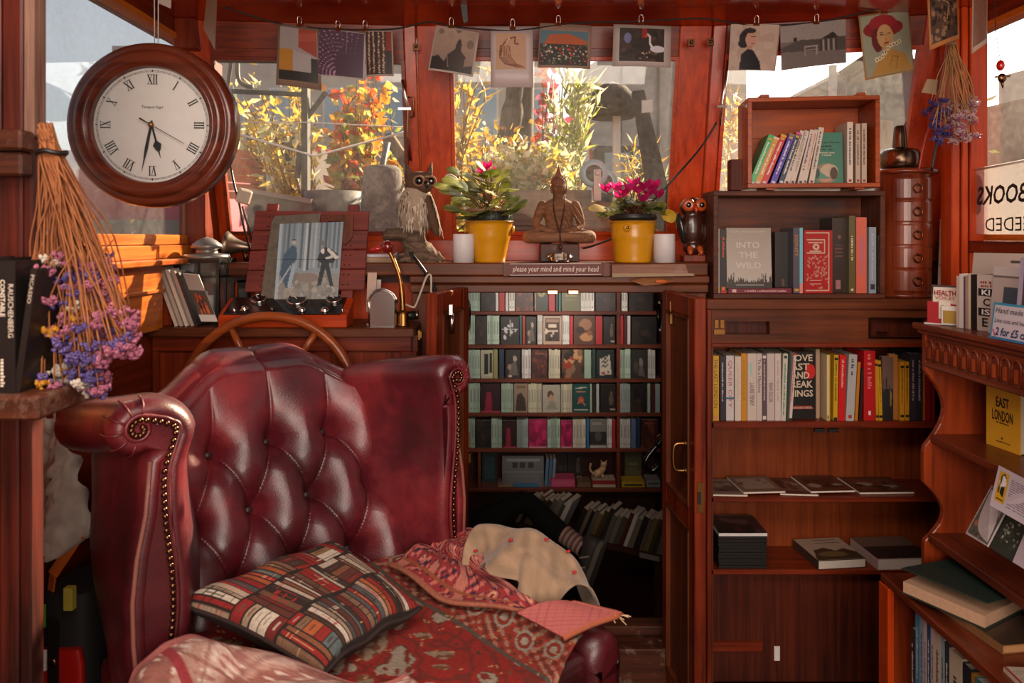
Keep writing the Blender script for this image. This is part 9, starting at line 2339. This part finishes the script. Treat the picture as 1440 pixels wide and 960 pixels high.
# orange and white hull with cabin
t = thing('moored_boat','orange and white boat moored beyond the foredeck','boat',at(830,330,8))
m = MB(); m.slab([at(800,335,8),at(845,335,8),at(828,170,8),at(812,165,8)],(0,.6,0)); m.build('hull',plain('#c8501c',.4),t); m = MB(); m.slab([at(828,300,7.98),at(836,300,7.98),at(825,176,7.98),at(818,176,7.98)],(0,.02,0)); m.build('white_stripe',M_['white'],t)
m = MB(); m.box(at(840,0,8.2).x,at(925,0,8.2).x,8.2,9.5,.3,at(0,205,8.2).z); m.build('cabin',plain('#5a524e',.6),t); m = MB(); m.box(at(850,0,8.19).x,at(885,0,8.19).x,8.17,8.2,at(0,250,8.19).z,at(0,215,8.19).z); m.box(at(890,0,8.19).x,at(920,0,8.19).x,8.17,8.2,at(0,235,8.19).z,at(0,212,8.19).z); m.build('cabin_window',plain('#9fb0b4',.1),t)
bush('grass_tuft','dry pale grasses right of the white post',V(.85,4.2,DZ),[at(rnd.uniform(872,935),rnd.uniform(195,260),4.2 + rnd.uniform(-.1,.1)) for _ in range(24)],.10,.006,[yl2,pl,yl],10,.02,stemc='#a58a5c',sw=.003,up=1.2)
t = thing('glass_haze_block','barge under a grey weathered tarpaulin outside the right half of the middle window','barge',V(1.8,10.2,.3))  # grey block added to imitate haze and reflection on the window glass
tp = plain('#bdb2aa',.9,var=.2,bump=.6,scale=9)
m = MB(); m.slab([at(800,432,10),at(1050,432,10),at(1050,92,10),at(950,82,10),at(850,78,10),at(800,110,10)],(.4,2.2,0)); m.build('haze_face',tp,t)
for k in range(4): m = MB(); m.bar(at(815 + k * 55,432,9.97),at(822 + k * 52,84,9.97),.03,.03); m.build('seam',plain('#7a716b',.9),t)
# ---- outside the left window
t = thing('iron_trellis','dark iron trellis standing outside the left window','frame',at(430,330,3.4))
dm = plain('#3c3836',.7,var=.2)
m = MB(); m.bar(at(430,340,3.4),at(430,95,3.4),.05,.03); m.build('upright',dm,t)
for q in (((300,127,3.45),(424,133,3.4)),((300,85,3.45),(424,86,3.4))): m = MB(); m.bar(at(*q[0]),at(*q[1]),.02,.02); m.build('crossbar',dm,t)
m = MB(); m.bar(at(432,165,3.4),at(458,130,3.45),.022,.022); m.bar(at(418,250,3.4),at(422,205,3.4),.022,.022); m.build('brace',dm,t)
m = MB(); m.tube(poly_curve([at(334,80,3.6),at(335,110,3.6),at(345,120,3.6),at(356,122,3.6)],5),.012,6); m.tube([at(310,363,3.6),at(318,140,3.6),at(326,78,3.6),at(334,80,3.6)],.01,6); tag(m.build('bent_pipe',plain('#6a605a',.5)),'bent grey pipe outside the left window near the clock','pipe')
m = MB(); m.tube([at(300,171,3.37),at(430,172,3.37),at(575,179,3.37)],.003,5); tag(m.build('taut_wire',M_['white']),'taut white wire crossing outside the left window','wire')
m = MB(); m.tube([at(300,178,3.37),at(438,218,3.37),at(444,219,3.37),at(575,184,3.37)],.005,6); tag(m.build('white_rope',M_['white']),'white rope sagging in a vee outside the left window','rope')
bush('yellow_shrub','yellow-leaved shrub outside the left window beyond the metal frame',V(-1.2,4.2,DZ),[at(px,py,4.2 + rnd.uniform(-.2,.2)) for px,py in [(rnd.uniform(318,425),rnd.uniform(95,210)) for _ in range(26)]],.09,.016,[yl,yl,yl2,pl],18,.03,stemc='#7a6038',up=.7)
bush('autumn_vine','red and orange autumn vine outside the left window',V(-.85,3.9,DZ),[at(px,py,3.9 + rnd.uniform(-.2,.2)) for px,py in [(rnd.uniform(470,540),rnd.uniform(105,290)) for _ in range(52)]],.075,.028,[ol,ol,rl,yl,gl_],16,.035,stemc='#6a3c24',up=-.2)
bush('golden_bush','golden leafy bush right of the autumn vine',V(-.55,4.4,DZ),[at(px,py,4.4 + rnd.uniform(-.2,.2)) for px,py in [(rnd.uniform(520,580),rnd.uniform(110,270)) for _ in range(26)]],.06,.018,[yl,ol,gl_,pl],18,.035,stemc='#6a5030')
# grey tubs and timbers on the deck
t = thing('galvanised_tub','grey galvanised tub outside the left window under the metal frame','tub',at(385,330,3.05))
gm_ = plain('#5c5754',.6,var=.2,bump=.3)
m = MB(); q = [at(345,368,3.0),at(437,368,3.0),at(437,283,3.0),at(347,268,3.0)]; m.slab(q,(0,.35,0)); m.build('tub_body',gm_,t,bevel=.01); m = MB(); m.bar(at(345,267,2.99),at(438,283,2.99),.02,.02); m.build('rim',plain('#7d7672',.5),t)
t = thing('round_tub','round grey tub outside the left window below the vine','tub',at(472,330,3.1))
p0 = at(470,335,3.2); m = MB(); m.lathe([(.10,DZ - p0.z),(.125,.0),(.13,.21),(.12,.21),(.115,.1),(.0005,.1)],Matrix.Translation((p0.x,p0.y,p0.z)),24,cap=False); m.build('tub_body',gm_,t)
t = thing('weathered_stump','grey weathered stump on the foredeck left of the eared owl','stump',at(540,330,3.0))
m = MB(); p0 = at(538,340,3.0); m.lathe([(.11,DZ - p0.z),(.10,.05),(.085,.2),(.08,.30),(.06,.32),(.0005,.31)],Matrix.Translation(p0),18); m.build('stump_body',plain('#6a625c',.95,var=.3,bump=1.0,scale=60),t)
m = MB(); m.tube([at(525,290,2.98),at(545,200,3.0)],.014,6); tag(m.build('grey_pole',plain('#6a7078',.5)),'thin grey pole leaning outside beside the weathered stump','pole')
m = MB(); m.tube([at(592,364,3.5),at(575,235,3.5),at(548,195,3.5),at(545,190,3.5)],.03,8); tag(m.build('timber_prop',bk),'slanting old timber outside behind the eared owl','timber')
t = thing('timber_shed','orange plank shed and dark boat cabin beyond the left window','shed',at(345,330,6))
for k in range(6):
  z0 = at(0,268 - k * 12,6).z; MB().slab([V(at(318,0,6).x,6,z0 - .066),V(at(352,0,6).x,6.3,z0 - .066),V(at(352,0,6).x,6.3,z0 - .004),V(at(318,0,6).x,6,z0 - .004)],(0,.05,0)).build('board',plain('#b8532c',.7,var=.2),t)
m = MB(); m.box(at(352,0,6.3).x,at(415,0,6.3).x,6.3,8,.3,at(0,192,6.3).z); m.build('dark_cabin',plain('#4a3c38',.9,var=.3),t); m = MB(); m.box(at(377,0,6.29).x,at(389,0,6.29).x,6.24,6.3,.5,at(0,200,6.29).z); m.build('pale_post',plain('#b0a49c',.7),t)
# ---- outside the right window bay and the side windows
t = thing('grey_hut','grey hut with pitched roof beyond the right window bay','hut',at(1240,330,6))
m = MB(); q = [at(1190,495,6),at(1330,495,6),at(1330,100,6),at(1262,92,6),at(1215,82,6),at(1190,100,6)]; m.slab(q,(0,1.5,0)); m.build('wall',plain('#8a827e',.9,var=.12),t); m = MB(); m.bar(at(1185,105,5.95),at(1225,78,5.95),.06,.08); m.bar(at(1222,78,5.95),at(1330,100,5.95),.06,.08); m.build('roof_edge',plain('#5c5450',.8),t)
m = MB(); m.slab([at(1228,521,5.25),at(1272,521,5.25),at(1256,170,5.2),at(1240,168,5.2)],(0,.05,0)); tag(m.build('beige_board',plain('#b89a84',.7)),'beige board leaning outside the right window bay','board')
m = MB(); m.bar(at(1171,356,4.8),at(1171,92,4.8),.04,.04); tag(m.build('white_mast',M_['white']),'thin white mast outside the right window bay','mast')
m = MB(); m.tube([at(1171,222,4.78),at(1260,208,4.75),at(1345,186,4.7)],.006,5); tag(m.build('mooring_line',M_['white']),'white mooring line outside behind the drawer chest','rope')
bush('dry_weed','dry yellow weeds outside at the left of the right window bay',V(1.0,3.4,DZ),[at(px,py,3.4) for px,py in ((1030,110),(1034,140),(1040,150),(1028,165),(1022,185),(1040,185),(1033,125))],.06,.008,[yl2,pl,yl],20,.012,stemc='#8a7448',sw=.003,up=1)
t = thing('neighbour_barge','pinkish red barge lying beyond the left side window','barge',V(-6,6.2,.3))
m = MB(); m.box(-9,-3.2,7.0,9,.3,1.95); m.build('hull',plain('#b04a5a',.7,var=.15,scale=1.5),t); m = MB(); m.box(-9,-3.2,6.9,7.0,.3,1.45); m.build('grey_rail',plain('#7a7470',.7),t); m = MB(); m.box(-8.5,-4,7.5,8.8,1.95,2.2); m.build('deck_house',plain('#8a6a6c',.7),t)
t = thing('rust_wall','rust brown hull panel and pale wall beyond the right side window','hull',V(4.4,5.2,.3))
m = MB(); m.slab([V(3.4,5.6,.3),V(4.4,4.6,.3),V(4.1,4.7,2.35),V(3.5,5.5,2.25)],(.2,.2,0)); m.build('rust_panel',plain('#6e3a34',.8,var=.2,scale=6),t)
t = thing('pale_hull','tall pale hull wall standing beyond the right side window','hull',V(7,5.5,.3))
m = MB(); m.slab([V(5.2,7.6,.3),V(7.6,3.2,.3),V(7.6,3.2,3.4),V(5.2,7.6,3.0)],(.3,.2,0)); m.build('hull_side',plain('#b8aea8',.8,var=.1,scale=3),t)
bush('dark_shrub','dark dry shrub outside the right side window behind the sign',V(2.9,4.7,.3),[at(px,py,4.6 + rnd.uniform(-.2,.2)) for px,py in [(rnd.uniform(1335,1375),rnd.uniform(60,250)) for _ in range(24)]],.08,.02,[dg,yl2,dg],14,.05,stemc='#3a2e24')
# ---- far side: pale building with blue windows, distant trees
t = thing('pale_building','pale building with blue windows far beyond the garden','building',V(0,16,.3))
m = MB(); m.box(-9,.8,16,20,.3,5.6); m.build('wall',plain('#bcb4ae',.9,var=.04,scale=1),t)
for x in (-7.8,-6.6,-5.4,-4.2,-3.0,-1.9,-.9,.1):
  for z in (1.9,3.6):
    m = MB(); m.box(x - .05,x + .6,15.95,16,z - .05,z + 1.05); f = m.build('window_frame',M_['white'],t); m = MB(); m.box(x,x + .55,15.93,15.95,z,z + 1.0); m.build('window_glass',plain('#9ab4c8',.15),f)
for i,(x,y,h,lb) in enumerate(((-4.5,12,3.4,'pale autumn tree far left beyond the garden'),(-1.9,10.5,2.6,'ochre autumn tree far behind the forked trunk'),(-.1,13.2,2.9,'olive tree far behind the tall spiky plant'))):
  bush('distant_tree',lb,V(x,y,.3),[V(x + rnd.gauss(0,.8),y + rnd.gauss(0,.6),.3 + h * rnd.uniform(.45,1.0)) for _ in range(40)],.22,.07,[[yl,pl],[yl2,ol,yl],[gl_,pl,yl]][i],26,.18,'tree',stemc='#5a4636',sw=.03)
